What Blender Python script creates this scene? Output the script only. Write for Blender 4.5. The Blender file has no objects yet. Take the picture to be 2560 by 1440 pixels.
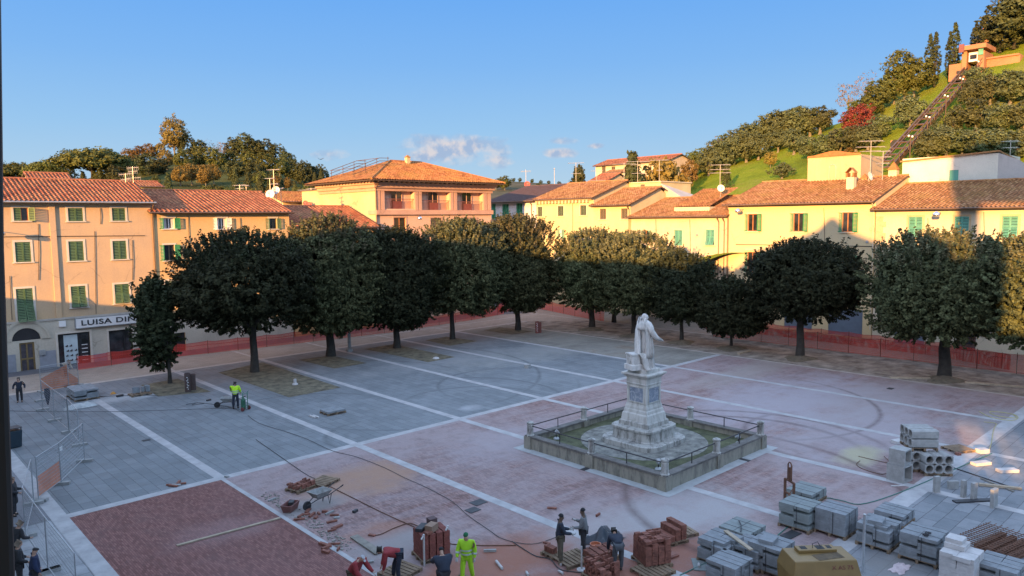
import bpy, math, random
import numpy as np
from mathutils import Vector, Matrix
rad=math.radians
# ------------------------------------------------------------------ camera, sky, sun, exposure
S=bpy.context.scene
COL=S.collection
FPX=1835.6; PITCH,ROLL,YAW=rad(5.2968),rad(-0.6488),rad(46.895); CH=12.0
_c,_s=math.cos(YAW),math.sin(YAW)
FW=np.array([_c*math.cos(PITCH),_s*math.cos(PITCH),-math.sin(PITCH)])
_r=np.array([_s,-_c,0.]); _u=np.cross(_r,FW)
RT=_r*math.cos(ROLL)+_u*math.sin(ROLL); UP=-_r*math.sin(ROLL)+_u*math.cos(ROLL)
cam=bpy.data.cameras.new('camera'); camo=bpy.data.objects.new('camera',cam); COL.objects.link(camo)
cam.sensor_width=36; cam.lens=FPX/2560*36; cam.clip_start=0.05; cam.clip_end=6000
camo.matrix_world=Matrix(((RT[0],UP[0],-FW[0],0),(RT[1],UP[1],-FW[1],0),(RT[2],UP[2],-FW[2],CH),(0,0,0,1)))
S.camera=camo
SUN_AZ,SUN_EL=rad(19.2),rad(9)          # direction the light travels (from +X towards +Y) and height of the sun
SKY_STR=0.15; SUN_STR=2.8; EXPO=2.35
W=bpy.data.worlds.new('World'); S.world=W; W.use_nodes=True
def world():
    nt=W.node_tree; N=nt.nodes; L=nt.links; N.clear()
    out=N.new('ShaderNodeOutputWorld'); bg=N.new('ShaderNodeBackground'); bg.inputs[1].default_value=SKY_STR
    sky=N.new('ShaderNodeTexSky'); sky.sky_type='NISHITA'; sky.sun_disc=False
    sky.sun_elevation=SUN_EL
    sx,sy=-math.cos(SUN_AZ),-math.sin(SUN_AZ)
    sky.sun_rotation=math.atan2(sx,sy)%(2*math.pi)
    sky.altitude=100; sky.air_density=1.0; sky.dust_density=0.6; sky.ozone_density=2.2
    tc=N.new('ShaderNodeTexCoord')
    # small evening clouds low over the far hills, laid out in sky directions
    def cloud(px,py,rx,ry,seed,thr):
        d=FW*FPX+RT*(px-1280)-UP*(py-720); d=d/np.linalg.norm(d)
        sub=N.new('ShaderNodeVectorMath'); sub.operation='SUBTRACT'; L.new(tc.outputs['Generated'],sub.inputs[0]); sub.inputs[1].default_value=tuple(d)
        dr=N.new('ShaderNodeVectorMath'); dr.operation='DOT_PRODUCT'; L.new(sub.outputs[0],dr.inputs[0]); dr.inputs[1].default_value=tuple(_r*FPX/rx)
        du=N.new('ShaderNodeVectorMath'); du.operation='DOT_PRODUCT'; L.new(sub.outputs[0],du.inputs[0]); du.inputs[1].default_value=(0,0,FPX/ry)
        a=N.new('ShaderNodeMath'); a.operation='MULTIPLY'; L.new(dr.outputs['Value'],a.inputs[0]); L.new(dr.outputs['Value'],a.inputs[1])
        b=N.new('ShaderNodeMath'); b.operation='MULTIPLY'; L.new(du.outputs['Value'],b.inputs[0]); L.new(du.outputs['Value'],b.inputs[1])
        s=N.new('ShaderNodeMath'); s.operation='ADD'; L.new(a.outputs[0],s.inputs[0]); L.new(b.outputs[0],s.inputs[1])
        inv=N.new('ShaderNodeMath'); inv.operation='SUBTRACT'; inv.inputs[0].default_value=1.0; L.new(s.outputs[0],inv.inputs[1]); 
        mp=N.new('ShaderNodeMapping'); L.new(tc.outputs['Generated'],mp.inputs[0]); mp.inputs['Scale'].default_value=(22,22,55); mp.inputs['Location'].default_value=(seed,seed*.7,0)
        nz=N.new('ShaderNodeTexNoise'); nz.inputs['Scale'].default_value=1.0; nz.inputs['Detail'].default_value=6; nz.inputs['Roughness'].default_value=.6; L.new(mp.outputs[0],nz.inputs[0])
        m=N.new('ShaderNodeMath'); m.operation='MULTIPLY_ADD'; L.new(nz.outputs[0],m.inputs[0]); m.inputs[1].default_value=2.6; m.inputs[2].default_value=-1.3-thr
        ad=N.new('ShaderNodeMath'); ad.operation='ADD'; L.new(m.outputs[0],ad.inputs[0]); L.new(inv.outputs[0],ad.inputs[1])
        mr=N.new('ShaderNodeMapRange'); mr.inputs[1].default_value=0.1; mr.inputs[2].default_value=1.0; L.new(ad.outputs[0],mr.inputs[0])
        return mr.outputs[0]
    acc=None
    for a in [(1130,372,150,40,3.1,-.08),(1235,402,60,26,7.2,.2),(825,385,80,20,1.7,.5),(1400,382,48,16,5.5,.05),(1490,365,26,9,9.1,.25),(1415,352,50,12,2.9,.3)]:
        o=cloud(*a)
        if acc is None: acc=o
        else:
            mx=N.new('ShaderNodeMath'); mx.operation='MAXIMUM'; L.new(acc,mx.inputs[0]); L.new(o,mx.inputs[1]); acc=mx.outputs[0]
    tint=N.new('ShaderNodeMix'); tint.data_type='RGBA'; tint.blend_type='MULTIPLY'; tint.inputs[0].default_value=1.0
    L.new(sky.outputs[0],tint.inputs[6]); tint.inputs[7].default_value=SKY_TINT
    # evening sky: pale haze low down, deeper blue above, brightest overhead and behind the viewer
    sp=N.new('ShaderNodeSeparateXYZ'); L.new(tc.outputs['Generated'],sp.inputs[0])
    gr=N.new('ShaderNodeValToRGB'); L.new(sp.outputs[2],gr.inputs[0]); e=gr.color_ramp.elements
    for _ in range(len(SKY_LOW)-2): e.new(.5)
    for i,(q,c) in enumerate(SKY_LOW): e[i].position=q; e[i].color=(c[0]*SKY_K,c[1]*SKY_K,c[2]*SKY_K,1)
    mr=N.new('ShaderNodeMapRange'); mr.interpolation_type='SMOOTHSTEP'; L.new(sp.outputs[2],mr.inputs[0]); mr.inputs[1].default_value=.28; mr.inputs[2].default_value=.5
    lo=N.new('ShaderNodeMix'); lo.data_type='RGBA'; L.new(mr.outputs[0],lo.inputs[0]); L.new(gr.outputs[0],lo.inputs[6]); L.new(tint.outputs[2],lo.inputs[7])
    mix=N.new('ShaderNodeMix'); mix.data_type='RGBA'; af=N.new('ShaderNodeMath'); af.operation='MULTIPLY'; af.inputs[1].default_value=.78; L.new(acc,af.inputs[0]); L.new(af.outputs[0],mix.inputs[0]); L.new(lo.outputs[2],mix.inputs[6]); mix.inputs[7].default_value=CLOUD_COL
    # sunlit cream tops and blue grey undersides of the clouds
    cn=N.new('ShaderNodeTexNoise'); cn.inputs['Scale'].default_value=60; cn.inputs['Detail'].default_value=4; L.new(tc.outputs['Generated'],cn.inputs[0]); cr=N.new('ShaderNodeValToRGB'); L.new(cn.outputs[0],cr.inputs[0]); cr.color_ramp.elements[0].position=.42; cr.color_ramp.elements[1].position=.58
    cr.color_ramp.elements[0].color=(.38*SKY_K,.47*SKY_K,.66*SKY_K,1); cr.color_ramp.elements[1].color=(.80*SKY_K,.70*SKY_K,.68*SKY_K,1); L.new(cr.outputs[0],mix.inputs[7])
    L.new(mix.outputs[2],bg.inputs[0]); L.new(bg.outputs[0],out.inputs[0])
SKY_TINT=(2.2,1.62,1.36,1)
SKY_K=1/(SKY_STR*2**EXPO); SKY_LOW=[(0.0,(.54,.67,.76)),(.05,(.45,.64,.81)),(.12,(.32,.57,.86)),(.2,(.22,.48,.89)),(.3,(.14,.40,.90))]
CLOUD_COL=(.62*SKY_K,.55*SKY_K,.66*SKY_K,1)
world()
sl=bpy.data.lights.new('sun','SUN'); sl.energy=SUN_STR; sl.angle=rad(0.55); sl.color=(1.0,0.53,0.17)
so=bpy.data.objects.new('sun',sl); COL.objects.link(so)
_d=Vector((math.cos(SUN_AZ)*math.cos(SUN_EL),math.sin(SUN_AZ)*math.cos(SUN_EL),-math.sin(SUN_EL)))
so.rotation_euler=_d.to_track_quat('-Z','Y').to_euler(); so.location=(-60,-30,60)
S.view_settings.view_transform='Standard'; S.view_settings.look='None'; S.view_settings.exposure=EXPO; S.view_settings.gamma=1.0
S.render.engine='CYCLES'
S.cycles.max_bounces=5; S.cycles.transparent_max_bounces=16; S.cycles.diffuse_bounces=3; S.cycles.glossy_bounces=2
# ------------------------------------------------------------------ measuring: photo point -> place in the square (camera height 12 m)
O=np.array([0,0,CH])
def ray(x,y): return FW*FPX+RT*(x-1280)-UP*(y-720)
def G(x,y,z=0.):
    d=ray(x,y); return d*((z-CH)/d[2])+O
def onX(x,y,X):
    d=ray(x,y); return d*(X/d[0])+O
def onY(x,y,Y):
    d=ray(x,y); return d*(Y/d[1])+O
def G2(x,y,z=0.):
    p=G(x,y,z); return (p[0],p[1])
# ------------------------------------------------------------------ materials
MATS={}
def nodes(name):
    m=bpy.data.materials.new(name); m.use_nodes=True; nt=m.node_tree
    return m,nt.nodes,nt.links,nt.nodes['Principled BSDF']
def mapping(N,L,scale=(1,1,1),rot=(0,0,0),coord='Object'):
    tc=N.new('ShaderNodeTexCoord'); mp=N.new('ShaderNodeMapping'); L.new(tc.outputs[coord],mp.inputs[0])
    mp.inputs['Scale'].default_value=scale; mp.inputs['Rotation'].default_value=rot
    return mp.outputs[0]
def noise(N,L,vec,scale,detail=4,rough=.55,dist=0):
    n=N.new('ShaderNodeTexNoise'); n.inputs['Scale'].default_value=scale; n.inputs['Detail'].default_value=detail
    n.inputs['Roughness'].default_value=rough; n.inputs['Distortion'].default_value=dist
    if vec is not None: L.new(vec,n.inputs['Vector'])
    return n.outputs['Fac']
def ramp(N,L,fac,stops):
    r=N.new('ShaderNodeValToRGB'); e=r.color_ramp.elements
    while len(e)<len(stops): e.new(.5)
    for i,(p,c) in enumerate(stops):
        e[i].position=p; e[i].color=(c[0],c[1],c[2],1) if hasattr(c,'__len__') else (c,c,c,1)
    L.new(fac,r.inputs[0]); return r.outputs[0]
def mixc(N,L,fac,a,b,mode='MIX'):
    m=N.new('ShaderNodeMix'); m.data_type='RGBA'; m.blend_type=mode
    for sock,v in ((0,fac),(6,a),(7,b)):
        if isinstance(v,(int,float)): m.inputs[sock].default_value=v
        elif isinstance(v,tuple): m.inputs[sock].default_value=(v[0],v[1],v[2],1)
        else: L.new(v,m.inputs[sock])
    return m.outputs[2]
def math_(N,L,op,a,b=None,c=None,clamp=False):
    m=N.new('ShaderNodeMath'); m.operation=op; m.use_clamp=clamp
    for i,v in enumerate((a,b,c)):
        if v is None: continue
        if isinstance(v,(int,float)): m.inputs[i].default_value=v
        else: L.new(v,m.inputs[i])
    return m.outputs[0]
def bump(N,L,P,h,strength=.3,dist=.02):
    b=N.new('ShaderNodeBump'); b.inputs['Strength'].default_value=strength; b.inputs['Distance'].default_value=dist
    L.new(h,b.inputs['Height']); L.new(b.outputs[0],P.inputs['Normal'])
def mat(name,col,rough=.8,var=.18,scale=2.5,bmp=0.0,metal=0.0,col2=None,detail=5,spec=None):
    if name in MATS: return MATS[name]
    m,N,L,P=nodes(name); v=mapping(N,L)
    n=noise(N,L,v,scale,detail,.65)
    a=tuple(c*(1-var) for c in col); b=tuple(min(1,c*(1+var)) for c in (col2 or col))
    L.new(ramp(N,L,n,[(.3,a),(.7,b)]),P.inputs['Base Color'])
    P.inputs['Roughness'].default_value=rough; P.inputs['Metallic'].default_value=metal
    if spec is not None: P.inputs['Specular IOR Level'].default_value=spec
    if bmp: bump(N,L,P,noise(N,L,v,scale*6,4,.6),bmp,.03)
    MATS[name]=m; return m
def plaster(name,col,dirt=.22,tint=None):
    if name in MATS: return MATS[name]
    m,N,L,P=nodes(name); v=mapping(N,L)
    n1=noise(N,L,v,.35,5,.6); n2=noise(N,L,mapping(N,L,(1.3,1.3,.18)),1.2,5,.65); n3=noise(N,L,v,9,3,.6)
    t=tint or tuple(c*.72 for c in col)
    c=mixc(N,L,ramp(N,L,n1,[(.35,0),(.68,1)]),col,tuple(a*.3+b*.7 for a,b in zip(col,t)))
    c=mixc(N,L,math_(N,L,'MULTIPLY',ramp(N,L,n2,[(.5,0),(.78,1)]),dirt*2.4),c,t)
    vc=N.new('ShaderNodeTexVoronoi'); vc.feature='DISTANCE_TO_EDGE'; vc.inputs['Scale'].default_value=.28; wn=N.new('ShaderNodeTexNoise'); wn.inputs['Scale'].default_value=.9; wn.inputs['Detail'].default_value=5; L.new(v,wn.inputs['Vector'])
    wa=N.new('ShaderNodeVectorMath'); wa.operation='ADD'; L.new(v,wa.inputs[0]); L.new(wn.outputs['Color'],wa.inputs[1]); L.new(wa.outputs[0],vc.inputs['Vector'])
    ck=math_(N,L,'MULTIPLY',ramp(N,L,vc.outputs['Distance'],[(0,1),(.012,0)]),ramp(N,L,n1,[(.5,0),(.6,.55)])); c=mixc(N,L,ck,c,tuple(x*.45 for x in t))
    c=mixc(N,L,.16,c,ramp(N,L,n3,[(.3,.25),(.7,1)]),'MULTIPLY')
    L.new(c,P.inputs['Base Color']); P.inputs['Roughness'].default_value=.92; P.inputs['Specular IOR Level'].default_value=.2
    bump(N,L,P,n3,.15,.02); MATS[name]=m; return m
def tiles(name,cols,lichen=(.34,.30,.14),lich=.25):
    if name in MATS: return MATS[name]
    m,N,L,P=nodes(name)
    uv=N.new('ShaderNodeUVMap'); fl=N.new('ShaderNodeVectorMath'); fl.operation='FLOOR'; L.new(uv.outputs[0],fl.inputs[0])
    wn=N.new('ShaderNodeTexWhiteNoise'); wn.noise_dimensions='2D'; L.new(fl.outputs[0],wn.inputs['Vector'])
    st=[(i/max(1,len(cols)-1),c) for i,c in enumerate(cols)]
    c=ramp(N,L,wn.outputs['Value'],st)
    v=mapping(N,L); n=noise(N,L,v,.5,5,.7); n2=noise(N,L,v,2.5,4,.7)
    c=mixc(N,L,math_(N,L,'MULTIPLY',ramp(N,L,n,[(.42,0),(.7,1)]),lich*1.8),c,lichen)
    c=mixc(N,L,math_(N,L,'MULTIPLY',ramp(N,L,n2,[(.45,0),(.75,1)]),.45),c,tuple(x*.35 for x in cols[0]))
    L.new(c,P.inputs['Base Color']); P.inputs['Roughness'].default_value=.9; P.inputs['Specular IOR Level'].default_value=.15
    MATS[name]=m; return m
def leafmat(name,dark,light,trans=.25,rough=.55):
    if name in MATS: return MATS[name]
    m,N,L,P=nodes(name)
    g=N.new('ShaderNodeNewGeometry'); v=mapping(N,L); oi=N.new('ShaderNodeObjectInfo')
    n=noise(N,L,v,.9,3,.6)
    f=math_(N,L,'ADD',math_(N,L,'MULTIPLY',g.outputs['Random Per Island'],.55),math_(N,L,'MULTIPLY',n,.6))
    c=ramp(N,L,f,[(.2,dark),(.85,light)])
    hs=N.new('ShaderNodeHueSaturation'); L.new(c,hs.inputs['Color'])
    L.new(math_(N,L,'MULTIPLY_ADD',oi.outputs['Random'],.05,.475),hs.inputs['Hue']); L.new(math_(N,L,'MULTIPLY_ADD',oi.outputs['Random'],.5,.75),hs.inputs['Value'])
    L.new(hs.outputs[0],P.inputs['Base Color']); P.inputs['Roughness'].default_value=.75; P.inputs['Specular IOR Level'].default_value=.12
    tr=N.new('ShaderNodeBsdfTranslucent'); L.new(hs.outputs[0],tr.inputs[0]); mx=N.new('ShaderNodeMixShader'); mx.inputs[0].default_value=trans
    out=N['Material Output']; L.new(P.outputs[0],mx.inputs[1]); L.new(tr.outputs[0],mx.inputs[2]); L.new(mx.outputs[0],out.inputs[0])
    MATS[name]=m; return m
def glass(name='window_glass',col=(.02,.022,.025),rough=.08):
    if name in MATS: return MATS[name]
    m,N,L,P=nodes(name); v=mapping(N,L); L.new(ramp(N,L,noise(N,L,v,1.3,3),[(.35,tuple(c*.6 for c in col)),(.65,tuple(c*1.8 for c in col))]),P.inputs['Base Color'])
    P.inputs['Roughness'].default_value=rough; MATS[name]=m; return m
def netmat(name,col,cell=.05,open_=.5,slit=1.0):
    if name in MATS: return MATS[name]
    m,N,L,P=nodes(name); uv=N.new('ShaderNodeUVMap')
    sp=N.new('ShaderNodeSeparateXYZ'); L.new(uv.outputs[0],sp.inputs[0])
    fx=math_(N,L,'FRACT',math_(N,L,'DIVIDE',sp.outputs[0],cell)); fy=math_(N,L,'FRACT',math_(N,L,'DIVIDE',sp.outputs[1],cell*slit))
    th=math.sqrt(open_)
    hole=math_(N,L,'MULTIPLY',math_(N,L,'LESS_THAN',fx,th),math_(N,L,'LESS_THAN',fy,th))
    n=noise(N,L,mapping(N,L),1.2,4,.6)
    L.new(ramp(N,L,n,[(.3,tuple(c*.75 for c in col)),(.7,col)]),P.inputs['Base Color']); P.inputs['Roughness'].default_value=.5
    tr=N.new('ShaderNodeBsdfTransparent'); mx=N.new('ShaderNodeMixShader'); L.new(hole,mx.inputs[0]); L.new(P.outputs[0],mx.inputs[1]); L.new(tr.outputs[0],mx.inputs[2])
    L.new(mx.outputs[0],N['Material Output'].inputs[0]); MATS[name]=m; return m
# ------------------------------------------------------------------ mesh tools
class MB:
    def __init__(s): s.v=[]; s.f=[]; s.uv={}
    def quad(s,a,b,c,d,uv=None):
        i=len(s.v); s.v+=[tuple(a),tuple(b),tuple(c),tuple(d)]; s.f.append((i,i+1,i+2,i+3))
        if uv: s.uv[len(s.f)-1]=uv
        return s
    def box(s,x0,x1,y0,y1,z0,z1):
        i=len(s.v)
        s.v+=[(x0,y0,z0),(x1,y0,z0),(x1,y1,z0),(x0,y1,z0),(x0,y0,z1),(x1,y0,z1),(x1,y1,z1),(x0,y1,z1)]
        s.f+=[(i,i+3,i+2,i+1),(i+4,i+5,i+6,i+7),(i,i+1,i+5,i+4),(i+1,i+2,i+6,i+5),(i+2,i+3,i+7,i+6),(i+3,i,i+4,i+7)]; return s
    def obox(s,c,size,rz=0,tilt=(0,0)):
        R=Matrix.Rotation(rz,3,'Z')@Matrix.Rotation(tilt[0],3,'X')@Matrix.Rotation(tilt[1],3,'Y'); i=len(s.v)
        hx,hy,hz=[q/2 for q in size]; C=Vector(c)
        for z in (-hz,hz):
            for x,y in ((-hx,-hy),(hx,-hy),(hx,hy),(-hx,hy)): s.v.append(tuple(C+R@Vector((x,y,z))))
        s.f+=[(i,i+3,i+2,i+1),(i+4,i+5,i+6,i+7),(i,i+1,i+5,i+4),(i+1,i+2,i+6,i+5),(i+2,i+3,i+7,i+6),(i+3,i,i+4,i+7)]; return s
    def rings(s,rs,cap=True):
        n=len(rs[0]); i=len(s.v)
        for r in rs: s.v+=[tuple(p) for p in r]
        for k in range(len(rs)-1):
            for j in range(n): s.f.append((i+k*n+j,i+k*n+(j+1)%n,i+(k+1)*n+(j+1)%n,i+(k+1)*n+j))
        if cap:
            s.f.append(tuple(i+j for j in reversed(range(n)))); s.f.append(tuple(i+(len(rs)-1)*n+j for j in range(n)))
        return s
    def tube(s,pts,r,n=6):
        pts=[Vector(p) for p in pts]; rs=[]; rr=r if hasattr(r,'__len__') else [r]*len(pts)
        for k,p in enumerate(pts):
            t=(pts[min(k+1,len(pts)-1)]-pts[max(k-1,0)]).normalized()
            a=t.orthogonal().normalized() if abs(t.z)>.9 else t.cross(Vector((0,0,1))).normalized()
            if k and (a-pa).length>1.2: a=-a
            pa=a; b=t.cross(a)
            rs.append([p+(a*math.cos(q)+b*math.sin(q))*rr[k] for q in [2*math.pi*j/n for j in range(n)]])
        return s.rings(rs)
    def lathe(s,prof,c=(0,0,0),n=16):
        return s.rings([[(c[0]+r*math.cos(2*math.pi*j/n),c[1]+r*math.sin(2*math.pi*j/n),c[2]+z) for j in range(n)] for r,z in prof])
    def prism(s,poly,z0,z1): return s.rings([[(x,y,z0) for x,y in poly],[(x,y,z1) for x,y in poly]])
    def build(s,name,m,parent=None,loc=None,smooth=False,bevel=0):
        me=bpy.data.meshes.new(name); me.from_pydata(s.v,[],s.f)
        if s.uv:
            u=me.uv_layers.new(name='UVMap')
            for p in me.polygons:
                q=s.uv.get(p.index)
                if q:
                    for k,li in enumerate(p.loop_indices): u.data[li].uv=q[k]
        me.materials.append(m)
        if smooth: me.polygons.foreach_set('use_smooth',[True]*len(me.polygons))
        o=bpy.data.objects.new(name,me); COL.objects.link(o)
        if parent: o.parent=parent
        if loc is not None: o.location=loc
        if bevel:
            b=o.modifiers.new('b','BEVEL'); b.width=bevel; b.segments=2; b.limit_method='ANGLE'
        return o
def fast(name,V,F,m,parent=None,loc=None,mats=None):
    V=np.asarray(V,np.float32); F=np.asarray(F,np.int32); k=F.shape[1]
    me=bpy.data.meshes.new(name); me.vertices.add(len(V)); me.vertices.foreach_set('co',V.ravel())
    me.loops.add(F.size); me.loops.foreach_set('vertex_index',F.ravel())
    me.polygons.add(len(F)); me.polygons.foreach_set('loop_start',np.arange(0,F.size,k,dtype=np.int32)); me.polygons.foreach_set('loop_total',np.full(len(F),k,np.int32))
    me.update(calc_edges=True); me.materials.append(m)
    o=bpy.data.objects.new(name,me); COL.objects.link(o)
    if parent: o.parent=parent
    if loc is not None: o.location=loc
    return o
def tag(o,label=None,cat=None,group=None,kind=None):
    if label: o['label']=label
    if cat: o['category']=cat
    if group: o['group']=group
    if kind: o['kind']=kind
    return o
def thing(name,label,cat,loc=(0,0,0),rz=0,group=None):
    o=bpy.data.objects.new(name,None); COL.objects.link(o); o.empty_display_size=.3
    o.location=loc; o.rotation_euler=(0,0,rz); return tag(o,label,cat,group)
KIDS={}
def copy_thing(src,loc=None,rz=None,label=None,scale=None):
    c=src.copy(); COL.objects.link(c)
    if loc is not None: c.location=loc
    if rz is not None: c.rotation_euler=(0,0,rz)
    if scale is not None: c.scale=scale
    if label: c['label']=label
    if src.name not in KIDS: KIDS[src.name]=[(k,list(k.children)) for k in src.children]
    for k,gs in KIDS[src.name]:
        d=k.copy(); COL.objects.link(d); d.parent=c
        for g in gs: e=g.copy(); COL.objects.link(e); e.parent=d
    return c
ORD='first second third fourth fifth sixth seventh eighth ninth tenth eleventh twelfth thirteenth fourteenth fifteenth sixteenth seventeenth eighteenth nineteenth twentieth'.split()+['twenty-'+o for o in 'first second third fourth fifth sixth seventh eighth ninth'.split()]+['thirtieth']
# ------------------------------------------------------------------ ground materials
def blob(N,L,sep,cx,cy,rx,ry,soft=1.0,nz=None):
    a=math_(N,L,'DIVIDE',math_(N,L,'SUBTRACT',sep.outputs[0],cx),rx); b=math_(N,L,'DIVIDE',math_(N,L,'SUBTRACT',sep.outputs[1],cy),ry)
    d=math_(N,L,'ADD',math_(N,L,'MULTIPLY',a,a),math_(N,L,'MULTIPLY',b,b))
    d=math_(N,L,'SUBTRACT',1.0,d)
    if nz is not None: d=math_(N,L,'ADD',d,math_(N,L,'MULTIPLY_ADD',nz,2.6,-1.3))
    return math_(N,L,'MULTIPLY',d,soft,clamp=True)
def arcs(N,L,sep,lst,nz):
    acc=None
    for cx,cy,r,w,side in lst:
        a=math_(N,L,'SUBTRACT',sep.outputs[0],cx); b=math_(N,L,'SUBTRACT',sep.outputs[1],cy)
        d=math_(N,L,'SQRT',math_(N,L,'ADD',math_(N,L,'MULTIPLY',a,a),math_(N,L,'MULTIPLY',b,b)))
        e=math_(N,L,'ABSOLUTE',math_(N,L,'SUBTRACT',d,r))
        e=math_(N,L,'SUBTRACT',1.0,math_(N,L,'DIVIDE',e,w),clamp=True)
        # only a sector of the circle carries rubber
        c=math_(N,L,'MULTIPLY_ADD',math_(N,L,'ADD',math_(N,L,'MULTIPLY',a,math.cos(side)),math_(N,L,'MULTIPLY',b,math.sin(side))),1.2/r,-.2,clamp=True)
        e=math_(N,L,'MULTIPLY',e,c)
        acc=e if acc is None else math_(N,L,'MAXIMUM',acc,e)
    return math_(N,L,'MULTIPLY',acc,nz)
def paving(name,c1,c2,mortar,bw,bh,ms,rot,dust,dustc,dirt,tyres=(),blobs=(),rough=.75,streak=0,bumps=.35,dustmin=.42):
    m,N,L,P=nodes(name); v0=mapping(N,L); v=mapping(N,L,(1,1,1),(0,0,rot)); sep=N.new('ShaderNodeSeparateXYZ'); L.new(v0,sep.inputs[0])
    nw=N.new('ShaderNodeTexNoise'); nw.inputs['Scale'].default_value=.6; L.new(v0,nw.inputs['Vector'])
    wv=N.new('ShaderNodeVectorMath'); wv.operation='MULTIPLY_ADD'; L.new(nw.outputs['Color'],wv.inputs[0]); wv.inputs[1].default_value=(bh*.12,)*3; L.new(v,wv.inputs[2])
    br=N.new('ShaderNodeTexBrick'); L.new(wv.outputs[0],br.inputs['Vector'])
    br.inputs['Color1'].default_value=(*c1,1); br.inputs['Color2'].default_value=(*c2,1); br.inputs['Mortar'].default_value=(*mortar,1)
    br.inputs['Scale'].default_value=1; br.inputs['Brick Width'].default_value=bw; br.inputs['Row Height'].default_value=bh; br.inputs['Mortar Size'].default_value=ms; br.inputs['Mortar Smooth'].default_value=.3; br.inputs['Bias'].default_value=-.1
    n1=noise(N,L,v0,.14,6,.65,.6); n2=noise(N,L,v0,1.1,6,.7); n3=noise(N,L,v0,14,3,.6)
    ns=noise(N,L,mapping(N,L,(.12,1.6,1),(0,0,rad(-18))),1.0,6,.7)
    c=br.outputs[0]
    c=mixc(N,L,math_(N,L,'MULTIPLY',ramp(N,L,n1,[(dustmin,0),(dustmin+.25,1)]),dust),c,dustc)
    c=mixc(N,L,math_(N,L,'MULTIPLY',ramp(N,L,n2,[(.5,0),(.72,1)]),dust*.7),c,dustc)
    if streak: c=mixc(N,L,math_(N,L,'MULTIPLY',ramp(N,L,ns,[(.45,0),(.7,1)]),streak),c,dustc)
    c=mixc(N,L,math_(N,L,'MULTIPLY',ramp(N,L,n2,[(.3,1),(.5,0)]),dirt),c,tuple(x*.5 for x in c1))
    for (cx,cy,rx,ry,col,st) in blobs:
        c=mixc(N,L,math_(N,L,'MULTIPLY',blob(N,L,sep,cx,cy,rx,ry,1.1,noise(N,L,v0,.5,6,.7)),st),c,col)
    if tyres: c=mixc(N,L,math_(N,L,'MULTIPLY',arcs(N,L,sep,tyres,ramp(N,L,n2,[(.3,.4),(.55,1)])),.6),c,tuple(x*.40 for x in c1))
    c=mixc(N,L,.18,c,ramp(N,L,n3,[(.3,.45),(.7,1)]),'MULTIPLY')
    L.new(c,P.inputs['Base Color']); 
    L.new(ramp(N,L,n2,[(.3,rough-.15),(.7,rough+.1)]),P.inputs['Roughness']); P.inputs['Specular IOR Level'].default_value=.35
    h=math_(N,L,'ADD',math_(N,L,'MULTIPLY',br.outputs['Fac'],-1.0),math_(N,L,'MULTIPLY',n3,.5)); bump(N,L,P,h,bumps,.02)
    MATS[name]=m; return m
GREY=(.148,.162,.172); GREY2=(.20,.213,.222)
DUST=(.34,.33,.34); SAND=(.33,.26,.19)
def gb(x,y,rx,ry,col,st): p=G(x,y); return (p[0],p[1],rx,ry,col,st)
def ga(x,y,r,w,side): p=G(x,y); return (p[0],p[1],r,w,side)
m_grey=paving('grey_slab_paving',GREY,GREY2,(.05,.055,.06),1.05,.52,.012,rad(90),.32,(.27,.29,.31),.35,
  tyres=[ga(960,1085,3.2,.28,2.6),ga(960,1085,2.1,.25,3.6),ga(1020,1060,4.5,.2,5.0),ga(1190,1010,5.0,.22,1.0),ga(1150,1000,7.0,.25,0.2),ga(870,960,9,.2,0.7),ga(900,940,14,.22,5.9),ga(1300,960,6,.2,2.0),ga(1040,960,12,.16,4.4),ga(760,1040,6,.18,1.2)],
  blobs=[gb(1180,1020,1.0,.8,(.42,.42,.43),.6),gb(330,990,4.0,1.6,(.42,.42,.42),.75),gb(1350,880,14,4,(.34,.33,.30),.35),gb(1100,905,11,2.5,(.33,.33,.33),.3),gb(560,1000,2,1,(.3,.3,.3),.5)],streak=.22)
m_left=paving('lilac_grey_slab_paving',(.165,.165,.18),(.215,.215,.23),(.055,.055,.06),1.05,.52,.012,rad(90),.3,(.28,.27,.28),.35,blobs=[gb(60,1140,3,3,(.14,.14,.15),.4)])
m_slabfg=paving('large_grey_slab_paving',(.16,.175,.19),(.24,.25,.265),(.06,.06,.065),1.2,.6,.014,rad(0),.45,(.33,.32,.33),.4,blobs=[gb(2240,1410,3,1.2,(.2,.18,.16),.6)])
m_pale=paving('dusty_pale_stone_slabs',(.27,.28,.29),(.36,.36,.37),(.12,.12,.13),.9,.5,.014,rad(90),.7,(.45,.45,.46),.5)
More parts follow.
